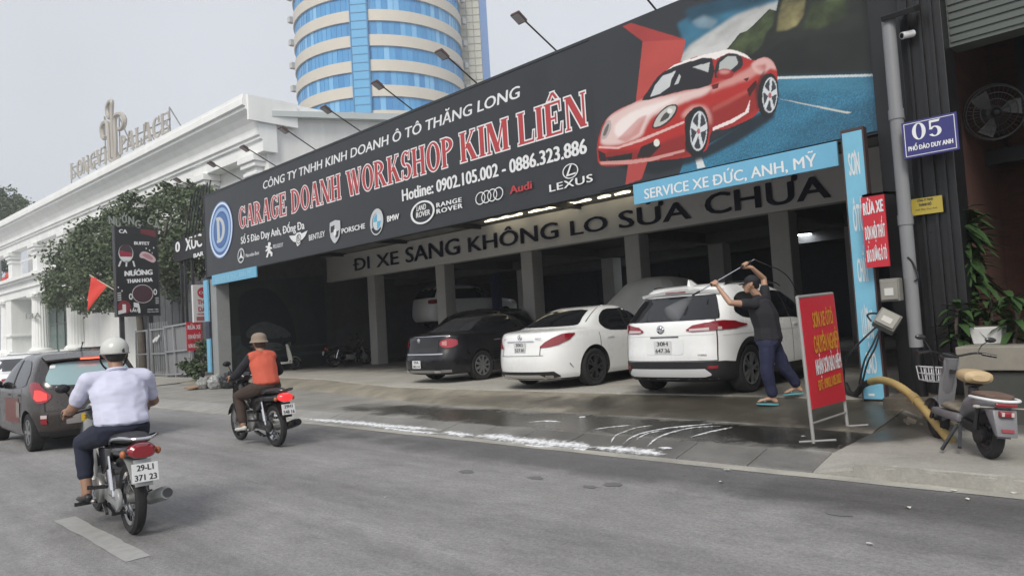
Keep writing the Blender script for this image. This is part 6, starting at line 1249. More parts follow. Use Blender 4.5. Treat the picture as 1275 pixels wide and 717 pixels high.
c.patch('diffuser', [('v', -.80, .225, .25), ('v', -.72, .215, .325), ('v', .72, .215, .325), ('v', .80, .225, .25)], m_blackp, both=True, off=.012, sub=14)
c.patch('silver_trim', [('v', -.6, .205, .225), ('v', -.48, .215, .275), ('v', .48, .215, .275), ('v', .6, .205, .225)], M('dull silver', (.5, .5, .48), .35, metal=.4), both=True, off=.02)
c.patch('exhaust_tip', [('v', .58, .215, .27), ('v', .71, .225, .265)], m_chrome, off=.024)
c.patch('lip_trim', [('v', -.8, .185, .20), ('v', .8, .185, .20)], m_pw, both=True, off=.018, rows=3)
c.patch('boot_chrome', [('v', -.36, .845, .862), ('v', .36, .845, .862)], m_chrome, both=True, off=.016, rows=3)
c.patch('boot_seam', [('v', -.56, .60, .607), ('v', .56, .60, .607)], m_gap, both=True, off=.005, rows=2, sub=30); c.patch('boot_seam', [('v', .49, .605, .745), ('v', .503, .605, .745)], m_gap, off=.004, sub=1)
plate(sed, c.xr(.76) - .014, .75, ['30G', '527.81'], y=-.02, w_=.27, h_=.18)
for a in (.97,):
    g = MB(); g.tube([Vector((c.xr(.91) - .012, .045 * math.cos(i * PI / 12), .925 + .045 * math.sin(i * PI / 12))) for i in range(24)], .006, 5, closed=True)
    for k in range(3): b = PI / 2 + k * 2 * PI / 3; g.bar((c.xr(.91) - .012, 0, .925), (c.xr(.91) - .012, .045 * math.cos(b), .925 + .045 * math.sin(b)), .008)
    g.build('badge', m_chrome, sed, world=False)
g = MB(); put_text(g, 'C200', c.P(c.th_v(.5), .885) + Vector((-.004, .0, 0)), Vector((0, -.13, 0)), Vector((0, 0, .028)), Vector((-.006, 0, 0)), bold=.05); put_text(g, 'AMG', c.P(c.th_v(.4), .885, -1) + Vector((-.012, 0, 0)), Vector((.012, -.13, 0)), Vector((0, 0, .026)), Vector((-.004, 0, 0)), bold=.05); g.build('model_lettering', m_chrome, sed, world=False)
c.patch('bumper_slot', [('x', .52, .36, .365), ('x', .48, .39, .405), ('x', .44, .43, .46)], m_gap, off=.005)
for x in (1.22, 2.12, 3.12): line_x(c, 'door_seam', x, .30 if x > 1.5 else .62, .945)
handles(c, (1.4, 2.3), .855, m_pw); mirrors(c, 2.98, .98, m_pw)
c.patch('roof_seam', [('v', .905, 1.14, 1.40), ('v', .918, 1.14, 1.40)], m_gap, off=.003, sub=1, rows=14)
for x in (1.06, 3.90):
    for sg in (1, -1): wheel(sed, x, sg * .77, .335, .225, m_rimd, 5)

# ---- black saloon
blk = thing('saloon_car', 'black saloon with round red tail lamp and tilted white plate', 'car', (-12.58, 9.72, .306), FWD_Y)
c = Car(blk, [(.18, .22, 4.1, .74), (.21, .08, 4.35, .84), (.32, .02, 4.5, .88), (.50, .0, 4.58, .895), (.62, .03, 4.6, .90), (.76, .08, 4.56, .895), (.88, .10, 4.44, .885), (.95, .11, 4.2, .87), (1.0, .13, 3.7, .85), (1.03, .18, 3.35, .835), (1.045, .34, 3.2, .82), (1.07, .62, 3.1, .80), (1.14, .84, 2.95, .765), (1.24, 1.08, 2.75, .715), (1.34, 1.34, 2.52, .655), (1.41, 1.60, 2.3, .59), (1.45, 1.85, 2.1, .48)], p=9, q=3.0)
c.body(m_pk, (1.06, 3.78), (.36, .325)); belly(c, .4, 4.1, .52, .17, .5)
c.patch('rear_window', [('v', -.88, 1.10, 1.15), ('v', -.82, 1.09, 1.38), ('v', .82, 1.09, 1.38), ('v', .88, 1.10, 1.15)], M('grey rear glass', (.03, .032, .036), .1, spec=.7), both=True, off=.006, sub=8, rows=9)
c.patch('side_window', [('x', 1.0, 1.06, 1.09), ('x', 1.35, .98, 1.30), ('x', 1.75, .97, 1.38), ('x', 2.2, .96, 1.38), ('x', 2.6, .955, 1.26), ('x', 3.0, .95, .99)], m_glassd, off=.006, rows=9)
m_rnd = M('red round lamp', (.34, .02, .035), .15, coat=.5)
c.patch('tail_lamp', [('v', .60, .83, .87), ('v', .65, .785, .915), ('v', .74, .755, .945), ('v', .82, .755, .95), ('x', .34, .775, .94), ('x', .42, .82, .91)], m_rnd, off=.014); c.patch('lamp_lens', [('v', .66, .82, .89), ('v', .76, .80, .91)], M('pale red lens', (.5, .22, .22), .2), off=.02, sides=(-1,))
c.patch('boot_chrome', [('v', -.84, 1.0, 1.015), ('v', .62, 1.0, 1.015)], m_chrome, both=True, off=.012, rows=3, sub=20); c.patch('boot_chrome', [('v', -.70, .62, .645), ('v', .62, .62, .645)], m_chrome, both=True, off=.008, rows=3, sub=14); c.patch('boot_panel', [('v', -.56, .66, .93), ('v', .48, .66, .93)], M('satin black', (.016, .016, .018), .4), both=True, off=.004, sub=10)
c.patch('bumper_chrome', [('v', -.86, .245, .30), ('v', .86, .245, .30)], M('dull chrome', (.35, .35, .36), .3, metal=.9), both=True, off=.016, sub=20, rows=4); c.patch('exhaust_tip', [('v', .5, .25, .295), ('v', .66, .25, .295)], m_chrome, off=.03)
plate(blk, c.xr(.4) - .014, .42, ['29A', '583.14'], y=.1, w_=.28, h_=.17)
g = MB(); g.lathe([(.05, 0), (.052, -.01), (.03, -.014)], (c.xr(.93) - .002, .12, .93), 'X', 20); g.build('badge', m_chrome, blk, world=False, smooth=True)
for x in (1.25, 2.15, 3.05): line_x(c, 'door_seam', x, .34, .95)
handles(c, (1.4, 2.3), .86, m_chrome); mirrors(c, 2.9, .98, m_pk)
c.patch('flank_moulding', [('x', 1.3, .40, .425), ('x', 3.3, .40, .425)], m_chrome, off=.01, rows=2, sub=8)
for x in (1.06, 3.78):
    for sg in (1, -1): wheel(blk, x, sg * .765, .325, .22, m_rim, 9, 'single')

# ---- brown hatchback in the road
m_brn = M('bronze brown paint', (.045, .036, .032), .28, metal=.35, coat=.7, var=.06)
hat = thing('hatchback_car', 'brown taxi hatchback with lit brake lamps and a yellow plate', 'car', (-12.42, 3.36, 0), PI)
c = Car(hat, [(.18, .30, 3.2, .68), (.24, .10, 3.4, .76), (.38, .02, 3.52, .79), (.54, .0, 3.58, .80), (.70, .03, 3.58, .80), (.84, .06, 3.5, .795), (.93, .08, 3.3, .785), (1.0, .11, 2.95, .77), (1.05, .15, 2.75, .755), (1.15, .23, 2.58, .72), (1.28, .33, 2.35, .665), (1.38, .41, 2.1, .615), (1.44, .50, 1.9, .55), (1.485, .9, 1.6, .40)], p=9, q=3.0)
c.body(m_brn, (.62, 3.0), (.335, .285)); belly(c, .3, 3.2, .48, .17, .5)
c.patch('rear_window', [('v', -.80, 1.05, 1.10), ('v', -.74, .99, 1.29), ('v', -.4, .965, 1.31), ('v', .4, .965, 1.31), ('v', .74, .99, 1.29), ('v', .80, 1.05, 1.10)], M('pale teal rear glass', (.26, .38, .40), .12, spec=.7), both=True, off=.008, sub=6, rows=9)  # pale base colour stands in for daylight seen through the cabin
c.patch('window_surround', [('v', -.95, .93, 1.36), ('v', .95, .93, 1.36)], M('gloss black surround', (.022, .018, .018), .2, coat=.5), both=True, off=.004, sub=24, rows=9)
g = MB(); rows = []
for f in range(11): v = -1 + 2 * f / 10; y = v * .58; rows.append([Vector((.27 + .08 * v * v, y, 1.35 - .02 * v * v)), Vector((.26 + .08 * v * v, y, 1.375 - .02 * v * v)), Vector((.55, y, 1.465 - .05 * v * v)), Vector((.55, y, 1.38))])
g.grid(rows, closed=True); g.build('roof_spoiler', m_brn, hat, world=False, smooth=True, angle=50)
m_lit = M('lit brake lamp', (.5, .02, .02), .15, emit=(1.0, .05, .04), es=.8, coat=.5); m_lit2 = M('lit high brake lamp', (.7, .05, .03), .3, emit=(1.0, .07, .04), es=2.6)
g = MB(); g.box((.262, 0, 1.352), (.02, .26, .024)); g.build('brake_lamp', m_lit2, hat, world=False)
c.patch('tail_lamp', [('v', .70, .80, .84), ('v', .77, .74, .90), ('v', .84, .72, .97), ('x', .27, .73, 1.01), ('x', .36, .80, 1.04), ('x', .48, .96, 1.03)], m_tail, off=.012)
c.patch('brake_lens', [('v', .76, .775, .86), ('v', .84, .76, .91), ('x', .27, .765, .92), ('x', .32, .80, .92)], m_lit, off=.019, sides=(-1, 1))
c.patch('bumper_reflector', [('v', .78, .42, .49), ('v', .86, .42, .49)], m_tail, off=.014); c.patch('fog_lens', [('v', .78, .50, .55), ('v', .86, .50, .55)], m_tailw, off=.014)
c.patch('plate_panel', [('v', -.5, .40, .56), ('v', .5, .40, .56)], M('grey bumper panel', (.28, .26, .25), .5), both=True, off=.01, sub=10); plate(hat, c.xr(.48) - .02, .475, ['30E-371.42'], w_=.42, h_=.11, mat=M('yellow number plate', (.62, .42, .03), .45))
c.patch('bumper_lower', [('v', -.96, .20, .30), ('v', .96, .20, .30)], m_blackp, both=True, off=.006, sub=20); c.patch('hatch_seam', [('v', .80, .60, .92), ('v', .812, .60, .92)], m_gap, off=.004, sub=1); c.patch('hatch_seam', [('v', -.8, .60, .608), ('v', .8, .60, .608)], m_gap, both=True, off=.005, sub=24, rows=2)
c.patch('side_window', [('x', .66, 1.0, 1.16), ('x', .82, .97, 1.30), ('x', 1.2, .95, 1.37), ('x', 1.7, .93, 1.36), ('x', 2.1, .92, 1.22), ('x', 2.5, .92, .96)], m_glassd, off=.006, rows=9)
c.patch('door_pillar', [('x', 1.42, .94, 1.37), ('x', 1.50, .94, 1.37)], m_blackp, off=.01, sub=2); c.patch('taxi_print', [('x', 1.05, .42, .80), ('x', 2.0, .40, .78)], M('orange red door print', (.15, .045, .035), .4, var=.3, vscale=5), off=.004, sub=8, sides=(1,)); c.patch('taxi_print', [('x', .98, .50, .72), ('x', 1.2, .5, .74)], M('pale door print', (.24, .21, .18), .4, var=.4, vscale=9), off=.007, sides=(1,))
for x in (.9, 1.48, 2.45): line_x(c, 'door_seam', x, .32 if x > 1 else .6, .94)
handles(c, (1.0, 1.7), .83, m_brn); mirrors(c, 2.3, .97, m_brn)
g = MB(); y = .6; put = [Vector((.205, .46 + .035 * math.cos(i * PI / 10), 1.235 + .035 * math.sin(i * PI / 10))) for i in range(20)]; c.patch('round_sticker', [('v', .66, 1.225, 1.27), ('v', .76, 1.225, 1.27)], m_white, off=.014, sides=(1,)); g.bm.free()
g = MB(); g.bar((.75, 0, 1.46), (.62, 0, 1.60), .012); g.ball((.62, 0, 1.60), .015, 8); g.build('aerial', m_blackp, hat, world=False)
for x in (.62, 3.0):
    for sg in (1, -1): wheel(hat, x, sg * .69, .285, .18, m_rim, 6, 'single')

# ---- plainer cars farther off: traffic ahead and vehicles deep in the hall
SEDAN = [(.18, .38, 4.1, .72), (.24, .12, 4.4, .84), (.42, .01, 4.55, .89), (.62, .03, 4.6, .90), (.82, .08, 4.5, .89), (.95, .11, 4.15, .865), (1.01, .17, 3.5, .84), (1.04, .40, 3.25, .82), (1.08, .70, 3.1, .80), (1.2, 1.02, 2.85, .735), (1.33, 1.35, 2.55, .66), (1.42, 1.65, 2.3, .58), (1.45, 1.9, 2.1, .45)]
SUVR = [(.22, .25, 4.1, .76), (.30, .08, 4.4, .88), (.55, .0, 4.55, .93), (.80, .02, 4.55, .93), (1.0, .05, 4.4, .915), (1.1, .08, 3.7, .89), (1.16, .12, 3.4, .87), (1.35, .26, 3.05, .80), (1.52, .40, 2.75, .73), (1.62, .60, 2.4, .64), (1.66, .95, 2.0, .48)]
def far_car(name, label, loc, rz, paint, suvlike=False, rear=True, plate_txt=None, group=None):
    t = thing(name, label, 'car', loc, rz, group=group); c = Car(t, SUVR if suvlike else SEDAN); k = (.345, .385) if suvlike else (.32, .36); xs = (.9, 3.6) if suvlike else (1.05, 3.8)
    c.body(paint, xs, (k[1], k[0]), dz=.06); belly(c, .4, 4.1, .52)
    if suvlike:
        c.patch('rear_window', [('v', -.84, 1.17, 1.5), ('v', .84, 1.17, 1.5)], m_glassd, both=True, off=.007, sub=10, rows=6); c.patch('side_window', [('x', .5, 1.2, 1.3), ('x', .8, 1.12, 1.5), ('x', 2.4, 1.1, 1.52), ('x', 2.9, 1.1, 1.3), ('x', 3.2, 1.1, 1.13)], m_glassd, off=.007, sub=4, rows=6); c.patch('tail_lamp', [('v', .66, .95, 1.08), ('v', .83, .93, 1.1), ('x', .36, .95, 1.1), ('x', .5, 1.0, 1.06)], m_tail, off=.012); c.patch('windscreen', [('f', -.85, 1.18, 1.55), ('f', .85, 1.18, 1.55)], m_glassd, both=True, off=.007, sub=10, rows=6); c.patch('head_lamp', [('f', .55, .82, .9), ('f', .93, .84, .98), ('x', 4.1, .88, .98)], m_tailw, off=.012)
    else:
        c.patch('rear_window', [('v', -.82, 1.1, 1.36), ('v', .82, 1.1, 1.36)], m_glassd, both=True, off=.007, sub=10, rows=6); c.patch('side_window', [('x', 1.0, 1.06, 1.09), ('x', 1.35, .98, 1.30), ('x', 1.75, .97, 1.38), ('x', 2.2, .96, 1.38), ('x', 2.6, .955, 1.26), ('x', 3.0, .95, .99)], m_glassd, off=.007, sub=4, rows=6); c.patch('tail_lamp', [('v', .6, .76, .88), ('v', .82, .76, .93), ('x', .4, .82, .92)], m_tail, off=.012); c.patch('windscreen', [('f', -.85, 1.08, 1.36), ('f', .85, 1.08, 1.36)], m_glassd, both=True, off=.007, sub=10, rows=6); c.patch('head_lamp', [('f', .55, .68, .76), ('f', .93, .68, .8), ('x', 4.1, .72, .8)], m_tailw, off=.012)
    if plate_txt: plate(t, c.xr(.6) - .014, .6, plate_txt)
    for x in xs:
        for sg in (1, -1): wheel(t, x, sg * .77, k[0], .22, m_rim, 5)
    return t
m_psil = M('silver car paint', (.42, .43, .44), .28, metal=.5, coat=.7); m_pdk = M('dark blue car paint', (.02, .024, .035), .25, coat=.7)
far_car('saloon_car', 'white saloon at the frame edge ahead of the brown taxi hatchback', (-19.9, 4.35, 0), PI, m_pw)
far_car('saloon_car', 'distant white car by the far end pier of the classical hall', (-38.0, 7.9, .1), PI, m_pw)
far_car('saloon_car', 'dark car between the fluted columns and the black restaurant sign', (-33.0, 9.2, .15), PI - .1, m_pdk)
far_car('saloon_car', 'pale car half hidden behind the white crash helmet', (-24.0, 5.2, 0), PI, m_psil)
far_car('estate_car', 'dark estate car parked crosswise behind the black saloon', (-14.2, 14.75, .306), PI, M('night blue paint', (.006, .007, .012), .3, coat=.4), True)
lift = far_car('estate_car', 'grey white car raised on a lift deep in the hall', (-22.7, 17.6, 1.52), FWD_Y + R(-8), M('dim white paint', (.8, .8, .78), .4, coat=.3), True)
lt = thing('car_lift', 'two post steel car lift holding the raised car', 'car lift', (-22.4, 20.2, .306), FWD_Y)
for sg in (1, -1):
    g = MB(); g.bb((.0, sg * 1.35 - .14, 0), (.3, sg * 1.35 + .14, 3.3)); g.build('post', M('lift blue', (.03, .05, .12), .5), lt, world=False)
    g = MB(); g.bar((.15, sg * 1.2, 1.8), (-1.2, sg * .6, 1.8), .12); g.bar((.15, sg * 1.2, 1.8), (1.4, sg * .6, 1.8), .12); g.build('arm', m_steel, lt, world=False)
g = MB(); g.bb((-.3, -1.7, 0.002), (.6, 1.7, .05)); g.build('base_plate', m_steel, lt, world=False)
# car under a grey cover
cv = thing('covered_car', 'car under a dusty grey fabric cover behind the washed crossover', 'covered car', (-7.55, 14.5, .306), PI); g = MB(); cc = Car(cv, [(.0, -.1, 4.5, .93), (.5, -.05, 4.55, .92), (.9, .05, 4.4, .90), (1.08, .15, 3.9, .87), (1.3, .5, 3.4, .80), (1.6, 1.0, 2.9, .7), (1.85, 1.4, 2.5, .5), (1.9, 1.7, 2.2, .3)], p=5, q=2.6, pf=4.5)
rnd = random.Random(61); rows = []
for i in range(26):
    z = 1.9 * i / 25; rows.append([])
    for k in range(72):
        a = 2 * PI * k / 72; th = a if a <= PI else 2 * PI - a; p = cc.P(th, z, 1 if a <= PI else -1); f = .03 * math.sin(a * 13 + z * 2) * (1 - z / 2.2) + .015 * math.sin(a * 29 + z * 5); p = p + Vector((p.x - 2.2, p.y, 0)).normalized() * f; rows[-1].append(Vector((p.x, p.y, p.z * 1.09)))
g.grid(rows, closed=True); g.face([v for v in g.bm.verts][-72:]); g.build('cover', M('dusty cover cloth', (.50, .50, .47), .85, var=.15, vscale=2), cv, world=False, smooth=True, angle=60)
g = MB(); g.tube([cc.P(a if a <= PI else 2 * PI - a, .06, 1 if a <= PI else -1) * 1.0 + Vector((0, 0, .0)) for a in [2 * PI * k / 48 for k in range(48)]], .02, 5, closed=True); g.build('hem', M('cover hem', (.2, .2, .19), .85), cv, world=False)
# ------------------------------------------------------------------ two-wheelers
m_bkpl = M('black gloss plastic', (.014, .014, .016), .25, coat=.4); m_seat = M('black seat vinyl', (.02, .02, .022), .55, bump=.2, bscale=60); m_alu = M('cast aluminium', (.36, .36, .35), .4, metal=.8, var=.2, vscale=8); m_gsil = M('silver plastic', (.34, .35, .35), .35, metal=.3)
def loft(g, secs, n=16):
    """stations (centre, half width, half height[, exponent]) square to x, joined into one closed skin"""
    rows = []
    for s in secs:
        (x, y, z), a, b = s[0], s[1], s[2]; e = s[3] if len(s) > 3 else 2.5
        rows.append([Vector((x, y + a * math.copysign(abs(math.cos(t)) ** (2 / e), math.cos(t)), z + b * math.copysign(abs(math.sin(t)) ** (2 / e), math.sin(t)))) for t in [2 * PI * k / n for k in range(n)]])
    V = g.grid(rows, closed=True); g.face(V[0][::-1]); g.face(V[-1])
def bike_wheel(root, x, r, wd=.075, spokes=18, rim_mat=None, disc=False, name='wheel', cast=False):
    g = MB(); h = wd / 2; g.lathe([(r - .075, -h * .7), (r - .03, -h), (r - .006, -h * .6), (r, 0), (r - .006, h * .6), (r - .03, h), (r - .075, h * .7), (r - .08, 0), (r - .075, -h * .7)], (x, 0, r), 'Y', 36, ends=False); w_ = g.build(name, m_tyre, root, world=False, smooth=True)
    g = MB(); g.lathe([(r - .105, -.022), (r - .07, -.03), (r - .07, .03), (r - .105, .022), (r - .105, -.022)], (x, 0, r), 'Y', 36, ends=False); g.build('rim', rim_mat or m_chrome, w_, world=False, smooth=True, angle=30)
    g = MB(); g.lathe([(.045, -.05), (.05, -.02), (.05, .02), (.045, .05)], (x, 0, r), 'Y', 16)
    if cast:
        for k in range(5): a = 2 * PI * k / 5; g.bar((x + .04 * math.cos(a), 0, r + .04 * math.sin(a)), (x + (r - .09) * math.cos(a), 0, r + (r - .09) * math.sin(a)), .04, .03, up=(0, 1, 0))
    else:
        for k in range(spokes): a = 2 * PI * k / spokes; b = a + (.5 if k % 2 else -.5); y = .035 if k % 4 < 2 else -.035; g.tube([(x + .045 * math.cos(b), y, r + .045 * math.sin(b)), (x + (r - .1) * math.cos(a), 0, r + (r - .1) * math.sin(a))], .0034, 4)
    g.build('hub', rim_mat or m_alu, w_, world=False, smooth=True, angle=30)
    if disc: g = MB(); g.lathe([(.11, .045), (.11, .05), (.06, .05), (.06, .045), (.11, .045)], (x, 0, r), 'Y', 28, ends=False); g.build('brake_disc', m_alu, w_, world=False)
    return w_
def underbone(root, body, tail, chrome_rail, plate_lines, silver=True, lit=False):
    bike_wheel(root, 0, .285, .085, name='rear_wheel'); bike_wheel(root, 1.21, .285, .07, disc=True, name='front_wheel')
    def P(name, mat, f, smooth=True, parent=None, **k): g = MB(); f(g); return g.build(name, mat, parent or root, world=False, smooth=smooth, **k)
    P('engine', m_alu, lambda g: (g.box((.58, 0, .33), (.30, .2, .18)), g.cyl((.72, 0, .35), (.9, 0, .40), .075), g.cyl((.5, .1, .31), (.5, .15, .31), .11), g.cyl((.64, -.1, .31), (.64, -.15, .31), .1), g.box((.80, 0, .385), (.1, .17, .14), (0, .3, 0))), bevel=.012)
    P('frame', m_bkpl, lambda g: (g.tube([(1.0, 0, .86), (.9, 0, .66), (.66, 0, .50), (.35, 0, .52)], .035), g.tube([(.42, .09, .31), (0, .1, .285)], .022), g.tube([(.42, -.09, .31), (0, -.1, .285)], .022), g.tube([(.4, .08, .3), (.36, .09, .62), (-.2, .08, .68)], .018), g.tube([(.4, -.08, .3), (.36, -.09, .62), (-.2, -.08, .68)], .018)))
    for s in (1, -1):
        P('shock_absorber', m_chrome, lambda g: (g.tube([(.04, s * .125, .31), (.13, s * .13, .62)], .014), g.cyl((.055, s * .126, .36), (.1, s * .129, .52), .028)))
        P('fork_leg', m_alu, lambda g: (g.cyl((1.2, s * .075, .29), (1.1, s * .075, .56), .026), g.cyl((1.1, s * .075, .56), (1.03, s * .06, .78), .02)))
        P('foot_peg', m_bkpl, lambda g: g.bar((.60, s * .1, .2), (.60, s * .30, .2), .03))
        P('rear_peg', m_bkpl, lambda g: (g.bar((.28, s * .12, .36), (.3, s * .26, .37), .028), g.bar((.28, s * .12, .36), (.42, s * .1, .34), .02)))
        P('side_panel', body, lambda g: g.hexa([(.42, s * .10, .44), (.40, s * .13, .44), (.16, s * .13, .56), (.16, s * .10, .56), (.46, s * .10, .66), (.46, s * .145, .66), (.05, s * .13, .69), (.05, s * .10, .69)]), bevel=.012)
        def shield(g):
            rows = [[(1.06, s * .05, .88), (1.08, s * .13, .84), (1.02, s * .16, .80)], [(1.0, s * .06, .7), (.99, s * .19, .68), (.93, s * .2, .66)], [(.88, s * .07, .5), (.90, s * .2, .48), (.82, s * .2, .46)], [(.76, s * .08, .36), (.86, s * .17, .34), (.78, s * .17, .3)]]
            g.grid([[Vector(p) for p in r] for r in rows]); g.grid([[Vector(p) + Vector((-.012, 0, 0)) for p in r] for r in rows])
        P('leg_shield', m_gsil if silver else body, shield)
    P('centre_cover', body, lambda g: loft(g, [((1.04, 0, .86), .05, .06), ((.98, 0, .78), .085, .09), ((.86, 0, .62), .08, .09), ((.68, 0, .56), .08, .08), ((.50, 0, .64), .09, .1), ((.44, 0, .68), .09, .07)]))
    P('front_cowl', body, lambda g: loft(g, [((.90, 0, .93), .05, .04), ((.96, 0, .95), .11, .07), ((1.04, 0, .93), .12, .085), ((1.10, 0, .89), .08, .07), ((1.13, 0, .87), .03, .03)]))
    P('head_lamp', M('lamp glass clear', (.5, .5, .5), .1), lambda g: g.ball((1.10, 0, .90), (.05, .085, .055), 14))
    P('seat', m_seat, lambda g: loft(g, [((-.24, 0, .755), .06, .02), ((-.2, 0, .76), .10, .035), ((-.05, 0, .765), .12, .045), ((.12, 0, .755), .125, .045), ((.28, 0, .735), .115, .045), ((.42, 0, .72), .08, .04), ((.48, 0, .715), .04, .02)]))
    P('tail_cowl', body, lambda g: loft(g, [((-.33, 0, .695), .06, .03), ((-.28, 0, .69), .095, .05), ((-.1, 0, .675), .12, .055), ((.1, 0, .665), .13, .055), ((.3, 0, .65), .12, .06)]))
    tl = P('tail_lamp', tail, lambda g: loft(g, [((-.37, 0, .68), .075, .04), ((-.35, 0, .685), .095, .056), ((-.29, 0, .69), .10, .058), ((-.25, 0, .695), .08, .03)], 20))
    for s in (1, -1): P('indicator', M('dull amber lens', (.4, .13, .05), .3), lambda g: g.ball((-.29, s * .125, .67), (.03, .022, .03), 10), parent=tl)
    P('grab_rail', m_chrome if chrome_rail else m_bkpl, lambda g: g.tube(catmull([(.12, .125, .72), (-.05, .15, .765), (-.25, .135, .79), (-.37, .07, .785), (-.385, 0, .78), (-.37, -.07, .785), (-.25, -.135, .79), (-.05, -.15, .765), (.12, -.125, .72)], 5), .013))
    def rf(g):
        rows = []
        for i in range(9):
            a = R(55 + 95 * i / 8); rows.append([Vector((.34 * math.cos(a) - .01, y, .285 + .34 * math.sin(a) * 1.02 - abs(y) * .25)) for y in (-.075, -.04, 0, .04, .075)])
        rows.append([Vector((-.37, y, .44)) for y in (-.06, -.03, 0, .03, .06)]); g.grid(rows); g.box((-.34, 0, .52), (.03, .12, .2), (0, .25, 0))
    P('rear_fender', m_gsil if silver else m_bkpl, rf)
    def ff(g): g.grid([[Vector((1.21 + .315 * math.cos(R(a)), y, .285 + .315 * math.sin(R(a)) - abs(y) * .5)) for y in (-.06, -.03, 0, .03, .06)] for a in range(20, 190, 14)])
    P('front_fender', body, ff)
    plate(root, -.40, .53, plate_lines, w_=.185, h_=.14, tilt=R(10))
    P('exhaust', m_gsil if silver else m_bkpl, lambda g: (g.tube(catmull([(.74, -.1, .28), (.6, -.14, .17), (.3, -.15, .2), (.15, -.15, .22)], 5), .02), g.tube([(.16, -.155, .22), (.1, -.158, .235), (-.26, -.165, .32), (-.34, -.167, .335)], [.03, .052, .056, .045], 14)))
    P('exhaust_tip', m_bkpl, lambda g: g.cyl((-.335, -.167, .334), (-.36, -.168, .34), .036))
    P('chain_case', m_gsil if silver else m_bkpl, lambda g: (g.hexa([(.0, .085, .22), (.45, .085, .24), (.45, .115, .24), (.0, .115, .22), (.0, .085, .36), (.45, .085, .36), (.45, .115, .36), (.0, .115, .36)]), g.cyl((0, .085, .29), (0, .12, .29), .085)), bevel=.01)
    P('handlebar', m_bkpl, lambda g: (g.tube(catmull([(.765, .34, .93), (.785, .24, .945), (.93, .08, .96), (.97, 0, .96), (.93, -.08, .96), (.785, -.24, .945), (.765, -.34, .93)], 4), .013), g.cyl((.763, .35, .93), (.783, .25, .944), .019), g.cyl((.763, -.35, .93), (.783, -.25, .944), .019)))
    for s in (1, -1): P('mirror', m_bkpl, lambda g: (g.tube(catmull([(.80, s * .22, .95), (.83, s * .26, 1.06), (.80, s * .31, 1.14)], 4), .007), g.ball((.79, s * .33, 1.16), (.015, .06, .04), 14)))
    P('stand', m_bkpl, lambda g: (g.bar((.42, .12, .2), (.16, .15, .165), .022), g.bar((.38, -.1, .2), (.16, -.1, .15), .025), g.bar((.38, .1, .2), (.16, .1, .15), .025), g.bar((.16, -.12, .15), (.16, .12, .15), .022)))
    P('gear_pedal', m_alu, lambda g: (g.bar((.52, .17, .2), (.78, .18, .18), .018), g.ball((.78, .19, .19), .02, 8), g.ball((.5, .18, .22), .02, 8)))
bk1 = thing('motorbike', 'black and silver motorbike with chrome rail and red tail lamp under the white shirted rider', 'motorbike', (-6.33, 1.95, 0), PI - R(4))
underbone(bk1, m_bkpl, m_tail, True, ['29-L1', '371 23'])
bk2 = thing('motorbike', 'black motorbike with lit tail lamp and dark tail under the orange vested rider', 'motorbike', (-9.44, 4.76, 0), PI - R(2))
underbone(bk2, m_bkpl, M('lit tail lamp', (.45, .015, .02), .12, emit=(1, .05, .05), es=.55, coat=.6), False, ['29H1', '548 16'], silver=False)

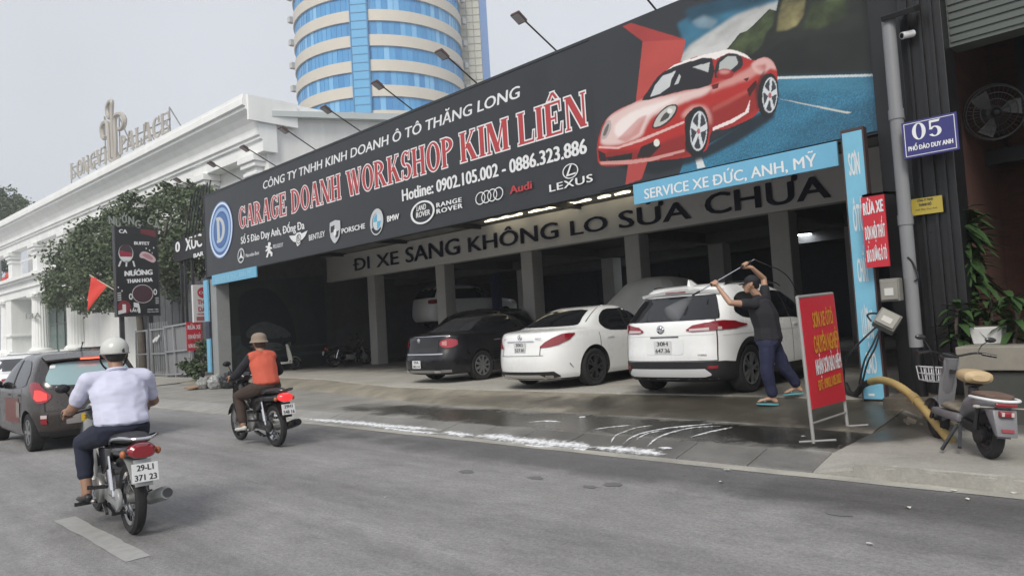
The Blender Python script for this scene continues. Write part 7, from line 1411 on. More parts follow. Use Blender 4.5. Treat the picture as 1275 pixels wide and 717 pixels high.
def scooter(root, paint, wr=.205, wb=1.05, floor=None, sw=1.0):
    def P(name, mat, f, smooth=True, parent=None, **k): g = MB(); f(g); return g.build(name, mat, parent or root, world=False, smooth=smooth, **k)
    bike_wheel(root, 0, wr, .085, cast=True, rim_mat=m_rimd, name='rear_wheel'); bike_wheel(root, wb, wr, .08, cast=True, rim_mat=m_rimd, name='front_wheel')
    P('leg_shield', paint, lambda g: loft(g, [((wb - .14, 0, .26), .10 * sw, .03), ((wb - .17, 0, .42), .16 * sw, .035), ((wb - .2, 0, .62), .17 * sw, .04), ((wb - .24, 0, .78), .12 * sw, .05), ((wb - .27, 0, .90), .07, .05)], 20))
    P('floorboard', floor or paint, lambda g: g.hexa([(.3, -.13, .25), (wb - .12, -.12, .25), (wb - .12, .12, .25), (.3, .13, .25), (.3, -.13, .32), (wb - .14, -.12, .32), (wb - .14, .12, .32), (.3, .13, .32)]), bevel=.02)
    P('steering_column', paint, lambda g: (g.tube([(wb - .26, 0, .95), (wb - .16, 0, .55), (wb - .06, 0, .34)], [.06, .055, .04], 12)))
    P('front_fork', m_bkpl, lambda g: (g.tube([(wb - .08, .06, .36), (wb, .065, wr)], .018), g.tube([(wb - .08, -.06, .36), (wb, -.065, wr)], .018)))
    P('front_fender', paint, lambda g: g.grid([[Vector((wb + (wr + .035) * math.cos(R(a)), y, wr + (wr + .035) * math.sin(R(a)) - abs(y) * .5)) for y in (-.06, -.03, 0, .03, .06)] for a in range(20, 180, 14)]))
    P('rear_body', paint, lambda g: loft(g, [((-.22, 0, .50), .06, .03), ((-.14, 0, .50), .11, .07), ((.05, 0, .48), .13, .10), ((.22, 0, .44), .12, .12), ((.32, 0, .36), .10, .10)]))
    P('handlebar', m_bkpl, lambda g: (g.tube(catmull([(wb - .36, .33, 1.0), (wb - .3, .2, 1.03), (wb - .26, 0, .97), (wb - .3, -.2, 1.03), (wb - .36, -.33, 1.0)], 5), .013), g.cyl((wb - .37, .34, .998), (wb - .33, .23, 1.022), .019), g.cyl((wb - .37, -.34, .998), (wb - .33, -.23, 1.022), .019), g.ball((wb - .2, 0, .95), (.06, .09, .075), 14)))
    for s in (1, -1): P('mirror', m_bkpl, lambda g: (g.tube([(wb - .31, s * .2, 1.03), (wb - .3, s * .24, 1.13), (wb - .32, s * .28, 1.18)], .006), g.ball((wb - .33, s * .3, 1.2), (.014, .05, .035), 12)))
    P('head_lamp', M('lamp glass clear', (.5, .5, .5), .1), lambda g: g.ball((wb - .145, 0, .95), (.02, .06, .06), 14))
    P('swing_arm', m_bkpl, lambda g: (g.box((.14, .07, .24), (.36, .05, .08), (0, -.1, 0)), g.cyl((0, .05, wr), (0, .1, wr), .08), g.tube([(.0, .11, .24), (-.06, .12, .46)], .02), g.tube([(.0, -.11, .24), (-.06, -.12, .46)], .02)))
    return P
m_mgrey = M('dusty grey moped paint', (.17, .17, .18), .5, var=.2, vscale=6, coat=.15)
mp_ = thing('electric_moped', 'dusty grey electric moped with tan saddle and front basket parked on the footway', 'moped', (-1.53, 7.06, .13), math.atan2(.84, -.60), rot=(R(6), 0, math.atan2(.84, -.60)))
P = scooter(mp_, m_mgrey, floor=m_mgrey, wr=.20, wb=1.02, sw=.45)
P('saddle', M('tan saddle vinyl', (.48, .36, .21), .55, var=.08), lambda g: loft(g, [((.17, 0, .76), .07, .035), ((.21, 0, .765), .115, .075), ((.32, 0, .77), .125, .085), ((.42, 0, .775), .10, .075), ((.47, 0, .775), .05, .035)], 20))
P('saddle_post', m_bkpl, lambda g: (g.cyl((.3, 0, .45), (.31, 0, .70), .04), g.ball((.3, 0, .67), (.09, .07, .04), 12)))
P('pillion_seat', M('brown pillion cloth', (.14, .09, .07), .75, var=.2, vscale=10), lambda g: loft(g, [((-.2, 0, .585), .07, .02), ((-.16, 0, .59), .11, .04), ((0, 0, .595), .115, .042), ((.12, 0, .59), .10, .035), ((.15, 0, .585), .06, .02)]))
P('grab_rail', m_white, lambda g: g.tube(catmull([(.06, .13, .56), (-.1, .15, .565), (-.24, .10, .56), (-.27, 0, .555), (-.24, -.10, .56), (-.1, -.15, .565), (.06, -.13, .56)], 5), .017))
P('tail_lamp', m_tail, lambda g: (g.box((-.26, 0, .515), (.03, .16, .04)), g.box((-.265, 0, .42), (.05, .11, .06))), bevel=.01); P('lamp_lens', m_tailw, lambda g: (g.box((-.293, .035, .42), (.006, .02, .045)), g.box((-.293, -.035, .42), (.006, .02, .045))))
P('rear_fender', m_mgrey, lambda g: (g.hexa([(-.30, -.075, .22), (-.26, -.08, .22), (-.26, .08, .22), (-.30, .075, .22), (-.24, -.09, .46), (-.1, -.10, .46), (-.1, .10, .46), (-.24, .09, .46)]), g.grid([[Vector((.235 * math.cos(R(a)), y, .20 + .235 * math.sin(R(a)))) for y in (-.05, 0, .05)] for a in range(60, 185, 15)])), bevel=.01)
P('reflector', m_tail, lambda g: g.box((-.298, 0, .27), (.006, .09, .025), (0, .2, 0)))
P('front_basket', M('dull wire basket', (.5, .5, .51), .45, metal=.3), lambda g: ([g.tube([(.98 + x, y, .62), (.99 + x * 1.15, y * 1.15, .80)], .006, 5) for x in (0, .1, .2) for y in (-.12, -.06, 0, .06, .12)], [g.tube([(.98, -.12 * k, z), (1.18 + .03 * (k - 1), -.12 * k, z), (1.18 + .03 * (k - 1), .12 * k, z), (.98, .12 * k, z), (.98, -.12 * k, z)], .007, 5) for k, z in ((1, .62), (1.07, .71), (1.15, .80))]))
P('indicator', M('dull clear lens', (.4, .38, .35), .3), lambda g: (g.ball((-.2, .19, .48), (.03, .03, .02), 10), g.ball((-.2, -.19, .48), (.03, .03, .02), 10), g.bar((-.2, -.18, .48), (-.2, .18, .48), .012)))
P('charge_port', m_bkpl, lambda g: g.box((.72, .0, .78), (.03, .05, .05)))
P('side_stand', m_bkpl, lambda g: (g.bar((.36, .1, .22), (.24, .27, .012), .022), g.bar((.3, -.1, .22), (.16, -.16, .03), .03), g.bar((.3, .1, .22), (.16, .16, .05), .03)))
P('brake_cable', m_cable, lambda g: g.tube(catmull([(.75, .2, 1.02), (.95, .1, .98), (.98, .05, .7), (1.02, .03, .5)], 5), .006))
P('muddy_mat', M('muddy floor mat', (.21, .18, .14), .9, var=.4, vscale=14), lambda g: loft(g, [((.42, 0, .345), .08, .02), ((.5, 0, .37), .12, .05), ((.66, 0, .37), .11, .05), ((.78, 0, .345), .08, .02)]))
for o_ in kids(mp_):                        # a low child-sized moped: squat bodywork above the axles
    if not o_.name.startswith(('rear_wheel', 'front_wheel')):
        for v in o_.data.vertices: v.co.z = v.co.z if v.co.z < .34 else .34 + (v.co.z - .34) * .74
ws = thing('scooter', 'white scooter with curved body parked by the dark mural in the hall', 'scooter', (-24.25, 11.75, .306), PI / 2 - R(2))
m_wsc = M('cream white scooter paint', (.72, .72, .68), .35, coat=.4)
P = scooter(ws, m_wsc, wr=.23, wb=1.28, floor=m_wsc)
P('seat', m_seat, lambda g: loft(g, [((-.3, 0, .78), .08, .02), ((-.24, 0, .79), .13, .05), ((0, 0, .79), .14, .05), ((.25, 0, .77), .13, .05), ((.38, 0, .74), .07, .03)])); P('side_body', m_wsc, lambda g: loft(g, [((-.34, 0, .66), .08, .04), ((-.2, 0, .64), .17, .1), ((.1, 0, .6), .19, .12), ((.34, 0, .46), .15, .13), ((.5, 0, .34), .1, .05)]))
P('top_box', m_seat, lambda g: g.ball((-.2, 0, .93), (.2, .17, .12), 16)); P('tail_lamp', m_tail, lambda g: g.box((-.35, 0, .66), (.03, .14, .06)), bevel=.01)
dm = thing('motorbike', 'dark motorbike parked in the shadow right of the white scooter', 'motorbike', (-23.6, 14.3, .306), PI / 2 - R(12)); underbone(dm, m_bkpl, m_tail, False, None or ['29K1', '204 77'], silver=False)
# shop things deep in the hall
for px, py, lb in ((445, 451, 'pale metal stool frame near the back of the hall'),):
    p = onZ(px, py, .306); t = thing('stool', lb, 'stool', p); m_st = M('pale stool paint', (.38, .4, .4), .5)
    g = MB(); g.bb((-.19, -.19, .50), (.19, .19, .53)); g.build('seat', m_st, t, world=False, bevel=.01)
    for sx, sy in ((-1, -1), (1, -1), (1, 1), (-1, 1)): g = MB(); g.bar((sx * .17, sy * .17, .5), (sx * .2, sy * .2, 0), .03); g.build('leg', m_st, t, world=False)
    g = MB(); g.bar((-.19, -.19, .2), (.19, -.19, .2), .02); g.bar((-.19, .19, .2), (.19, .19, .2), .02); g.build('stretcher', m_st, t, world=False)
p = onZ(468, 452, .306); t = thing('plastic_drum', 'pale plastic drum standing beside the stool', 'drum', p); g = MB(); g.lathe([(.2, 0), (.22, .03), (.22, .5), (.2, .53)]); g.build('barrel', M('dim white plastic', (.4, .42, .42), .5), t, world=False, smooth=True); g = MB(); g.lathe([(.21, .531), (.21, .56), (.19, .57)]); g.build('lid', M('grey drum lid', (.2, .22, .25), .5), t, world=False, smooth=True)
p = onZ(430, 452, .306); t = thing('tool_box', 'dark grey tool box on the floor left of the stool', 'tool box', p); g = MB(); g.bb((-.25, -.2, 0), (.25, .2, .35)); g.build('case', M('dark tool box', (.10, .09, .085), .5), t, world=False, bevel=.02); g = MB(); g.bb((-.26, -.21, .36), (.26, .21, .40)); g.bar((-.1, 0, .45), (.1, 0, .45), .02); g.bar((-.1, 0, .4), (-.1, 0, .45), .02); g.bar((.1, 0, .4), (.1, 0, .45), .02); g.build('lid', m_steel, t, world=False)
# ------------------------------------------------------------------ people: one remeshed skin each, clothes laid over it
_sph = {}
def sph(n=1):
    if n not in _sph:
        b = bmesh.new(); bmesh.ops.create_icosphere(b, subdivisions=n, radius=1); _sph[n] = [v.co.copy() for v in b.verts]; b.free()
    return _sph[n]
def blob(name, groups, mat, parent, voxel=.009, smooth=3, world=True, wrinkle=0.0, seed=0):
    """each group is a chain of (centre, radius or radii); neighbours in a chain are hulled, then everything is fused to one skin"""
    me = bpy.data.meshes.new(name); big = bmesh.new()
    for ch in groups:
        ch = [(Vector(c), r if isinstance(r, (tuple, list)) else (r, r, r)) for c, r in ch]
        prs = list(zip(ch, ch[1:])) if len(ch) > 1 else [(ch[0], ch[0])]
        for (c0, r0), (c1, r1) in prs:
            b = bmesh.new(); 
            for c, r in ((c0, r0), (c1, r1)):
                for v in sph(2): b.verts.new((c.x + v.x * r[0], c.y + v.y * r[1], c.z + v.z * r[2]))
            o = bmesh.ops.convex_hull(b, input=b.verts); junk = [v for v in b.verts if not v.link_faces]; bmesh.ops.delete(b, geom=junk, context='VERTS')
            tmp = bpy.data.meshes.new('t'); b.to_mesh(tmp); b.free(); big.from_mesh(tmp); bpy.data.meshes.remove(tmp)
    big.to_mesh(me); big.free(); ob = bpy.data.objects.new('tmp', me); COL.objects.link(ob)
    md = ob.modifiers.new('r', 'REMESH'); md.mode = 'VOXEL'; md.voxel_size = voxel
    if smooth: ms = ob.modifiers.new('s', 'SMOOTH'); ms.factor = .5; ms.iterations = smooth
    m2 = bpy.data.meshes.new_from_object(ob.evaluated_get(bpy.context.evaluated_depsgraph_get())); bpy.data.objects.remove(ob); bpy.data.meshes.remove(me)
    g = MB(); g.bm.from_mesh(m2); bpy.data.meshes.remove(m2)
    if wrinkle:
        g.bm.normal_update(); from mathutils import noise as nz
        for v in g.bm.verts:
            p = v.co; k = nz.noise(Vector((p.x * 5 + seed, p.y * 5, p.z * 11))) + .3 * nz.noise(Vector((p.x * 14, p.y * 14 + seed, p.z * 26))); v.co += v.normal * wrinkle * k
    return g.build(name, mat, parent, world=world, smooth=True, angle=80, fix=False)
def hand(wrist, G, A, rg=.018, k=1.0):
    """a fist of four fingers and a thumb closed round a bar at G running along A"""
    wrist, G, A = Vector(wrist), Vector(G), Vector(A).normalized(); D = (G - wrist); D = (D - A * D.dot(A)).normalized(); N = A.cross(D); N = N if N.z > -.2 else -N
    top = G + N * (rg + .014) - D * .035; ch = [[(wrist, (.024, .024, .02)), (top + A * .012, (.026 * k, .026 * k, .017)), (top - A * .018, (.022, .024, .016))]]
    for s, l in ((-.036, .85), (-.012, 1), (.012, 1.05), (.035, .95)):
        c = G + A * s * k; rr = rg + .010; pt = lambda a: c + N * rr * math.cos(R(a)) + D * rr * math.sin(R(a))
        ch.append([(c + N * (rg + .018) - D * .032, .0115 * k), (pt(15), .0105 * k), (pt(85 * l), .0098 * k), (pt(165 * l), .009 * k), (pt(215 * l), .008 * k)])
    c = G + A * .04 * k; rr = rg + .012; ch.append([(wrist + D * .03 + A * .015, .014), (c - D * (rr + .006) + N * .004, .0125), (c - D * rr * .6 - N * rr * .8, .0105), (c - N * rr + D * .012, .009)])
    return ch
def headgroups(H, f, up=Vector((0, 0, 1)), k=1.0):
    f = Vector(f).normalized(); s = Vector((0, 0, 1)).cross(f).normalized(); H = Vector(H)
    return [[(H + up * .03 * k - f * .012, (.086 * k, .086 * k, .088 * k)), (H - up * .01 + f * .012, (.078 * k, .078 * k, .085 * k))], [(H - up * .01 + f * .03, (.066, .066, .07)), (H - up * .085 + f * .058, (.036, .036, .03))],
            [(H + up * .005 + f * .092, .010), (H - up * .03 + f * .108, .0145), (H - up * .038 + f * .094, .013)], [(H - up * .062 + f * .086, (.016, .016, .009)), (H - up * .066 + f * .084, (.02, .02, .008))], [(H + up * .02 + f * .08 + s * .03, .014), (H + up * .022 + f * .085 - s * .03, .014)],
            [(H - f * .0 + s * .082 - up * .01, (.018, .012, .03)), (H - f * .012 + s * .084 + up * .008, (.016, .01, .024))], [(H - s * .082 - up * .01, (.018, .012, .03)), (H - f * .012 - s * .084 + up * .008, (.016, .01, .024))]]
m_skin = M('skin', (.42, .25, .17), .5, var=.05, vscale=8); m_skin2 = M('tanned skin', (.30, .17, .11), .5, var=.06, vscale=8)
m_hair = M('black hair', (.015, .013, .012), .6)
m_cloth = lambda n, c, **k: M(n, c, k.pop('rough', .85), bump=.15, bscale=220, var=k.pop('var', .05), vscale=6, **k)

def rider(root, label, skin, wide, top_mat, top_name, leg_mat, shoe_mat, sleeve, cuff, headgear, voxel=.009, sleeve_mat=None, vest=None):
    t = thing('person', label, 'person', root.location, root.rotation_euler.z); W_ = wide
    pel, wai, che, upp = Vector((.24, 0, .845)), Vector((.27, 0, .98)), Vector((.33, 0, 1.13)), Vector((.37, 0, 1.235)); nk = Vector((.39, 0, 1.31)); H = Vector((.43, 0, 1.435))
    J = {}
    for s in (1, -1): J[s] = dict(sh=Vector((.37, s * .185 * W_, 1.225)), el=Vector((.49, s * .315, 1.0)), wr=Vector((.69, s * .305, .955)), gr=Vector((.773, s * .30, .937)), hp=Vector((.27, s * .1, .80)), kn=Vector((.73, s * .20, .69)), an=Vector((.60, s * .205, .275)), toe=Vector((.76, s * .22, .235)))
    sk = [[(pel, (.14 * W_, .165 * W_, .10)), (wai, (.115 * W_, .15 * W_, .09)), (che, (.115 * W_, .17 * W_, .11)), (upp, (.085, .15 * W_, .06))], [(upp, .07), (nk, .058), (H - Vector((0, 0, .04)), .056)]] + headgroups(H, (1, 0, 0))
    tp_, sl, tr, sh = [[(pel + Vector((.0, 0, .03)), (.165 * W_, .185 * W_, .06)), (wai, (.145 * W_, .178 * W_, .08)), (che, (.14 * W_, .195 * W_, .11)), (upp, (.105, .175 * W_, .06))], [(upp, .085), (nk - Vector((.005, 0, .03)), .066)]], [], [[(pel - Vector((0, 0, .02)), (.155 * W_, .18 * W_, .085)), (pel + Vector((.04, 0, .03)), (.13 * W_, .17 * W_, .05))]], {}
    for s in (1, -1):
        j = J[s]; sk += [[(j['sh'], .058), (j['sh'].lerp(j['el'], .4), .05), (j['el'], .041), (j['el'].lerp(j['wr'], .35), .041), (j['wr'], .028)]] + hand(j['wr'], j['gr'], Vector((-.15, s * 1, -.1)), .02)
        sk += [[(j['hp'], .095), (j['kn'], .06), (j['kn'].lerp(j['an'], .35), .058), (j['an'], .038)], [(j['an'], .036), (j['toe'] - Vector((.02, 0, .02)), (.04, .034, .022))]]
        e = j['sh'].lerp(j['el'], sleeve) if sleeve <= 1 else j['el'].lerp(j['wr'], sleeve - 1); c_ = [(upp + Vector((0, s * .09, -.01)), .078), (j['sh'], .063 * W_)]
        c_ += [(e, .061)] if sleeve <= 1 else [(j['el'], .06), (e, .045)]
        sl.append(c_); q = j['kn'].lerp(j['an'], cuff); tr += [[(j['hp'] + Vector((-.02, 0, .01)), (.115 * W_, .115, .115)), (j['kn'], .078), (j['kn'].lerp(j['an'], .3), .074), (q, .064)]]
        sh[s] = [[(j['an'] + Vector((-.045, 0, -.028)), (.04, .034, .035)), (j['toe'] + Vector((-.06, 0, -.012)), (.05, .042, .032)), (j['toe'] + Vector((.02, 0, -.022)), (.04, .038, .022))]]
    body = blob('body', sk, skin, t, voxel, 2, world=False)
    if sleeve_mat: blob('sleeves', sl + [[(wai, (.13 * W_, .16 * W_, .09)), (che, (.128 * W_, .182 * W_, .11)), (upp, (.095, .165 * W_, .06))]], sleeve_mat, t, .011, 3, world=False, wrinkle=.006, seed=3); blob(top_name, [[(c, (r[0] * 1.07, r[1] * 1.06, r[2])) if isinstance(r, tuple) else (c, r) for c, r in ch] for ch in tp_] + [[(upp + Vector((0, s * .05, .005)), .097), (upp + Vector((0, s * .135, -.005)), .088)] for s in (1, -1)], top_mat, t, .011, 3, world=False, wrinkle=.006)
    else: blob(top_name, tp_ + sl, top_mat, t, .0095, 3, world=False, wrinkle=.013)
    if not sleeve_mat:
        g = MB(); g.tube([nk + Vector((.062 * math.cos(a) - .005, .068 * math.sin(a), -.012 - .014 * math.cos(a))) for a in [2 * PI * k / 24 for k in range(24)]], .013, 6, closed=True); g.build('collar', top_mat, t, world=False, smooth=True)
    blob('trousers', tr, leg_mat, t, .011, 3, world=False, wrinkle=.006, seed=5)
    for s in (1, -1): blob('shoe', sh[s], shoe_mat, t, .008, 2, world=False)
    headgear(t, H); return t
def helmet_white(t, H):
    g = MB(); rows = []; c = H + Vector((-.005, 0, .03)); mt = M('white helmet shell', (.55, .56, .53), .35, coat=.3, var=.06)
    for i in range(13):
        a = R(104 * i / 12); r = math.sin(a); rows.append([c + Vector((.124 * r * math.cos(b), .108 * r * math.sin(b), .112 * math.cos(a) - (.0 if i < 12 else .006))) for b in [2 * PI * k / 32 for k in range(32)]])
    rows[0] = [c + Vector((.002 * math.cos(2 * PI * k / 32), .002 * math.sin(2 * PI * k / 32), .112)) for k in range(32)]; rows.append([c + (p - c) * .93 for p in rows[-1]]); V = g.grid(rows, closed=True); g.face(V[0]); hl = g.build('crash_helmet', mt, t, world=False, smooth=True, angle=60)
    g = MB(); g.tube([c + Vector((.123 * math.cos(b), .107 * math.sin(b), -.028)) for b in [2 * PI * k / 32 for k in range(32)]], .007, 6, closed=True); g.build('rim_strip', M('grey rim strip', (.3, .3, .29), .5), hl, world=False, smooth=True)
    g = MB(); g.tube(catmull([c + Vector((.02, .102, -.03)), c + Vector((.05, .095, -.1)), c + Vector((.07, .04, -.165)), c + Vector((.07, -.04, -.165)), c + Vector((.05, -.095, -.1)), c + Vector((.02, -.102, -.03))], 4), .008, 5); g.build('chin_strap', m_cable, hl, world=False)
    g = MB(); g.tess([c + Vector((-.1225 + 1.6 * y * y, y, z)) for y, z in ((-.03, .0), (-.048, .012), (-.052, -.024), (-.03, -.026))]); g.build('dark_mark', M('helmet mark', (.03, .03, .03), .5), hl, world=False)
    blob('hair', [[(H + Vector((-.03, 0, .0)), (.082, .085, .07)), (H + Vector((-.045, 0, -.045)), (.055, .07, .03))]], m_hair, t, .01, 2, world=False)
def hat_brown(t, H):
    c = H + Vector((-.002, 0, .045)); mt = m_cloth('brown beige hat cloth', (.24, .19, .145)); g = MB(); rows = []
    for i in range(9): a = R(90 * i / 8); rows.append([c + Vector((.115 * max(.02, math.sin(a)) * math.cos(b), .105 * max(.02, math.sin(a)) * math.sin(b), .10 * math.cos(a) ** .7)) for b in [2 * PI * k / 28 for k in range(28)]])
    for r, z in ((1.1, -.022), (1.27, -.04)): rows.append([c + Vector((.115 * r * math.cos(b), .105 * r * math.sin(b), z)) for b in [2 * PI * k / 28 for k in range(28)]])
    V = g.grid(rows, closed=True); g.face(V[0]); g.build('hat', mt, t, world=False, smooth=True, angle=60)
    blob('hair', [[(H + Vector((-.025, 0, .01)), (.085, .086, .07)), (H + Vector((-.045, 0, -.055)), (.055, .066, .03))]], M('dark brown hair', (.05, .03, .02), .6), t, .01, 2, world=False)
rider(bk1, 'motorbike rider in a white short sleeved shirt, navy trousers and white crash helmet', m_skin2, 1.16, m_cloth('white shirt cotton', (.57, .58, .72)), 'shirt', m_cloth('navy trouser cloth', (.012, .016, .035)), M('black leather', (.02, .02, .02), .45), .72, .62, helmet_white)
rider(bk2, 'motorbike rider in an orange vest over black sleeves with brown trousers and a hat', m_skin2, .98, m_cloth('orange vest cloth', (.52, .10, .06)), 'vest', m_cloth('brown trouser cloth', (.05, .032, .024)), M('white shoe', (.5, .5, .48), .6), 1.85, .82, hat_brown, sleeve_mat=m_cloth('black sleeve cloth', (.014, .015, .02)))

# ---- the man washing the crossover
m0 = Vector((-4.36, 9.08, .27)); vh = Vector((CAM_F.x, CAM_F.y, 0)).normalized()
def pw_(px, py, d=0): return onP(px, py, m0 + vh * d, vh)
wm = thing('person', 'man in black cap, black shirt and navy trousers raising a spray lance at the crossover', 'person', m0)
H = pw_(935.5, 354, 0); fd = Vector((-.93, -.36, 0)).normalized(); nk = pw_(942, 367, .02)
SL, SR = pw_(938, 379, -.14), pw_(953, 372, .16); EL, ER = pw_(909, 377, -.22), pw_(951, 347, .22); WL, WR = pw_(894, 357, -.1), pw_(936, 333, .12)
GL, GR = pw_(888.5, 352.5, -.06), pw_(928, 329.5, .1); TIPD = (GL - GR).normalized()
up_, che, wai, pel = pw_(946, 377, 0), pw_(951, 391, .0), pw_(955, 408, 0), pw_(957, 424, 0)
HL_, HR_ = pw_(955, 430, -.09), pw_(963, 430, .1); KL, KR = pw_(955, 464, -.12), pw_(977, 458, .1); AL, AR = pw_(963, 495, -.1), pw_(994, 481, .12)
TL_, TR_ = AL + fd * .15 + Vector((0, 0, -.045)), AR + fd * .13 + Vector((0, 0, -.075)); sd_ = Vector((-fd.y, fd.x, 0))
def el_(a, b, z): return (abs(fd.x) * a + abs(sd_.x) * b, abs(fd.y) * a + abs(sd_.y) * b, z)
sk = [[(pel, el_(.10, .15, .10)), (wai, el_(.09, .13, .09)), (che, el_(.10, .155, .11)), (up_, el_(.085, .15, .06))], [(up_, .065), (nk, .054), (H - Vector((0, 0, .05)), .052)]] + headgroups(H, fd, k=.97)
sk += [[(SL, .055), (SL.lerp(EL, .5), .046), (EL, .038), (EL.lerp(WL, .35), .037), (WL, .025)], [(SR, .055), (SR.lerp(ER, .5), .046), (ER, .038), (ER.lerp(WR, .35), .037), (WR, .025)]] + hand(WL, GL, TIPD, .014) + hand(WR, GR, TIPD, .016)
for hp, kn, an, to in ((HL_, KL, AL, TL_), (HR_, KR, AR, TR_)):
    sk += [[(hp, .085), (kn, .056), (kn.lerp(an, .3), .056), (an, .035)], [(an + Vector((0, 0, -.02)), .034), (an - fd * .03 + Vector((0, 0, -.045)), .028)], [(an, .033), (to + Vector((0, 0, .012)), (.036, .036, .016))]]
    for q in (-.028, -.012, .003, .017, .03): sk.append([(to + sd_ * q + Vector((0, 0, .008)), .012), (to + sd_ * q + fd * (.05 - abs(q) * .4), .009)])
blob('body', sk, m_skin, wm, .0065, 2)
m_bt = m_cloth('black shirt cotton', (.016, .016, .021)); m_nv = m_cloth('navy work trousers', (.014, .018, .052))
blob('shirt', [[(pel + Vector((0, 0, .02)), el_(.125, .17, .06)), (wai, el_(.12, .155, .09)), (che, el_(.125, .178, .11)), (up_, el_(.10, .165, .06))], [(up_, .078), (nk - Vector((0, 0, .03)), .062)], [(up_, .09), (SL, .073), (SL.lerp(EL, .42), .068)], [(up_, .09), (SR, .073), (SR.lerp(ER, .5), .066)]], m_bt, wm, .0085, 3, wrinkle=.006)
blob('trousers', [[(pel, el_(.12, .165, .07)), (HL_, .11), (KL, .085), (KL.lerp(AL, .8), .072)], [(pel, .12), (HR_, .11), (KR, .083), (KR.lerp(AR, .78), .07)], [(HL_, .105), (HR_, .105)]], m_nv, wm, .0085, 3, wrinkle=.008, seed=2)
m_sole = M('teal flip flop', (.10, .32, .36), .6)
for an, to in ((AL, TL_), (AR, TR_)):
    b0 = an - fd * .06 + Vector((0, 0, -.075)); b1 = to + fd * .06 + Vector((0, 0, -.018)); g = MB(); dz = (b1 - b0); n_ = 10; top, bot = [], []
    for i in range(n_ + 1):
        f = i / n_; wv = .036 + .012 * math.sin(PI * f * .9); wv *= min(1, 4 * f + .4) * min(1, 4 * (1 - f) + .4); c_ = b0 + dz * f; top.append([c_ - sd_ * wv, c_, c_ + sd_ * wv])
    V1 = g.grid(top); V2 = g.grid([[p - Vector((0, 0, .018)) for p in r] for r in top]); b_ = [V1[i][0] for i in range(n_ + 1)] + [V1[-1][1]] + [V1[i][2] for i in range(n_, -1, -1)] + [V1[0][1]]; c2 = [V2[i][0] for i in range(n_ + 1)] + [V2[-1][1]] + [V2[i][2] for i in range(n_, -1, -1)] + [V2[0][1]]
    for i in range(len(b_)): g.face([b_[i], b_[(i + 1) % len(b_)], c2[(i + 1) % len(b_)], c2[i]])
    fl_ = g.build('flip_flop', m_sole, wm, smooth=True, angle=40); g = MB(); g.tube(catmull([to - fd * .05 + sd_ * .042, to - fd * .02 + Vector((0, 0, .03)), to + fd * .02 + Vector((0, 0, .02)), to - fd * .02 + Vector((0, 0, .03)), to - fd * .05 - sd_ * .042], 3), .008, 5); g.build('strap', m_sole, fl_)
g = MB(); rows = []; cH = H + Vector((0, 0, .035)) - fd * .008
for i in range(9): a = R(96 * i / 8); rows.append([cH + (fd * math.cos(b) * .102 + sd_ * math.sin(b) * .092) * max(.02, math.sin(a)) + Vector((0, 0, .088 * math.cos(a))) for b in [2 * PI * k / 28 for k in range(28)]])
V = g.grid(rows, closed=True); g.face(V[0]); rows = []
for i in range(4): rr = .098 + .075 * i / 3; rows.append([cH + (fd * math.cos(b) * rr + sd_ * math.sin(b) * (.09 + .0 * i) * (1 - .12 * i / 3)) + Vector((0, 0, -.008 - .02 * (i / 3) ** 1.5)) for b in [R(-62 + 124 * k / 14) for k in range(15)]])
g.grid(rows); g.grid([[p - Vector((0, 0, .006)) for p in r] for r in rows]); g.build('cap', m_cloth('black cap cloth', (.012, .012, .015)), wm, smooth=True, angle=50)
blob('hair', [[(H - fd * .02 + Vector((0, 0, .02)), (.084, .084, .07)), (H - fd * .055 + Vector((0, 0, -.035)), (.045, .045, .035))]], m_hair, wm, .009, 2)
g = MB()
for s in (1, -1): g.ball(H + fd * .083 + sd_ * s * .031 + Vector((0, 0, .008)), (.009, .009, .006), 8)
g.build('eyes', m_hair, wm)
g = MB(); g.tube([H + fd * .075 + sd_ * .06 + Vector((0, 0, .012)), H + fd * .1 + sd_ * .045 + Vector((0, 0, .012)), H + fd * .108 + Vector((0, 0, .01)), H + fd * .1 - sd_ * .045 + Vector((0, 0, .012)), H + fd * .075 - sd_ * .06 + Vector((0, 0, .012))], .004, 5); g.build('spectacles', m_steel, wm)
wd = thing('pressure_lance', 'steel pressure washing lance with black grips and spray hose held by the washing man', 'lance', GR)
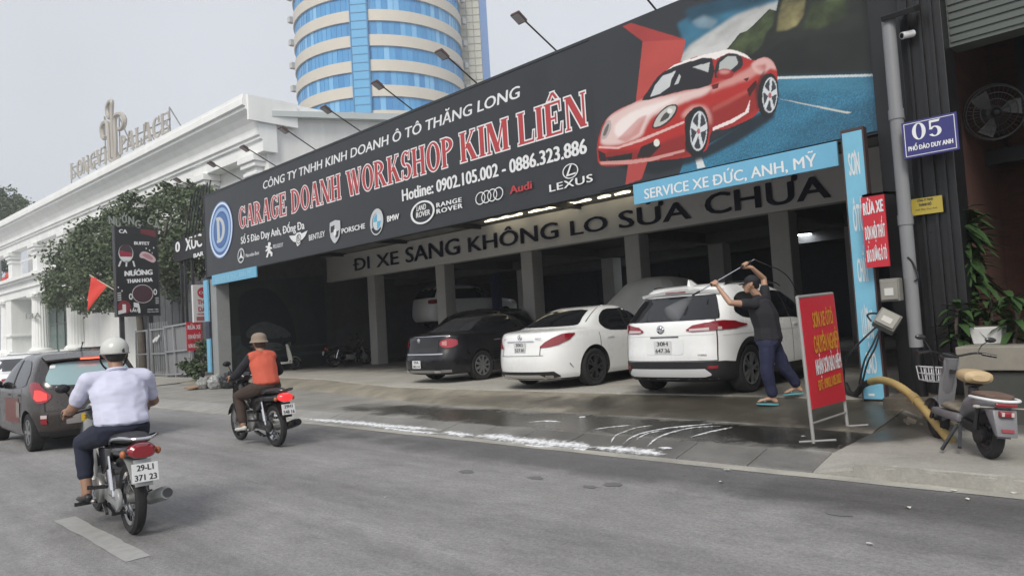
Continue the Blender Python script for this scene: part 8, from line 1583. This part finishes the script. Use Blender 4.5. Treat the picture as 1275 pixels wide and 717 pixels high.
tip = GL + TIPD * .36; tail = GR - TIPD * .16; g = MB(); g.tube([tail, tip], .009, 8); g.build('tube', m_chrome, wd, smooth=True); g = MB(); g.cyl(GR - TIPD * .1, GR + TIPD * .09, .017); g.cyl(GL - TIPD * .07, GL + TIPD * .05, .016); g.cyl(tip - TIPD * .12, tip, .013); g.bar(GR - TIPD * .08, GR - TIPD * .08 + Vector((0, 0, -.06)), .02); g.build('grips', m_blackp, wd, smooth=True)
g = MB(); g.tube(catmull([tail, pw_(957, 331, .14), pw_(970, 336, .3), pw_(985, 350, .5), pw_(1000, 385, .6), pw_(1012, 440, .6), pw_(1030, 480, .5)], 8), .007, 7); g.build('hose', m_cable, wd, smooth=True)
# fine spray leaving the lance
m_spr = bpy.data.materials.new('spray mist'); m_spr.use_nodes = True; t_ = m_spr.node_tree; t_.nodes.remove(t_.nodes['Principled BSDF']); vo = t_.nodes.new('ShaderNodeVolumePrincipled'); vo.inputs['Color'].default_value = (.95, .96, 1, 1); vo.inputs['Density'].default_value = 3.2; t_.links.new(vo.outputs[0], t_.nodes['Material Output'].inputs['Volume'])
g = MB(); sdr = (pw_(836, 392, .1) - tip); pA = tip; q_ = [pA + sdr * f for f in (0, .3, .6, 1.0)]; g.tube(q_, [.012, .05, .09, .13], 12); o = g.build('water_spray', m_spr, None); tag(o, 'thin mist of water from the lance tip against the crossover rear window', 'spray', kind='stuff')

# thin city haze
m_hz = bpy.data.materials.new('city haze'); m_hz.use_nodes = True; t_ = m_hz.node_tree; t_.nodes.remove(t_.nodes['Principled BSDF']); vo = t_.nodes.new('ShaderNodeVolumePrincipled'); vo.inputs['Color'].default_value = (.92, .95, 1, 1); vo.inputs['Density'].default_value = .0015; vo.inputs['Anisotropy'].default_value = .2; t_.links.new(vo.outputs[0], t_.nodes['Material Output'].inputs['Volume'])
g = MB(); g.bb((-440, -140, -1.2), (140, 340, 75)); o = g.build('haze', m_hz, None); tag(o, 'pale even city haze filling the street air', 'haze', kind='stuff')
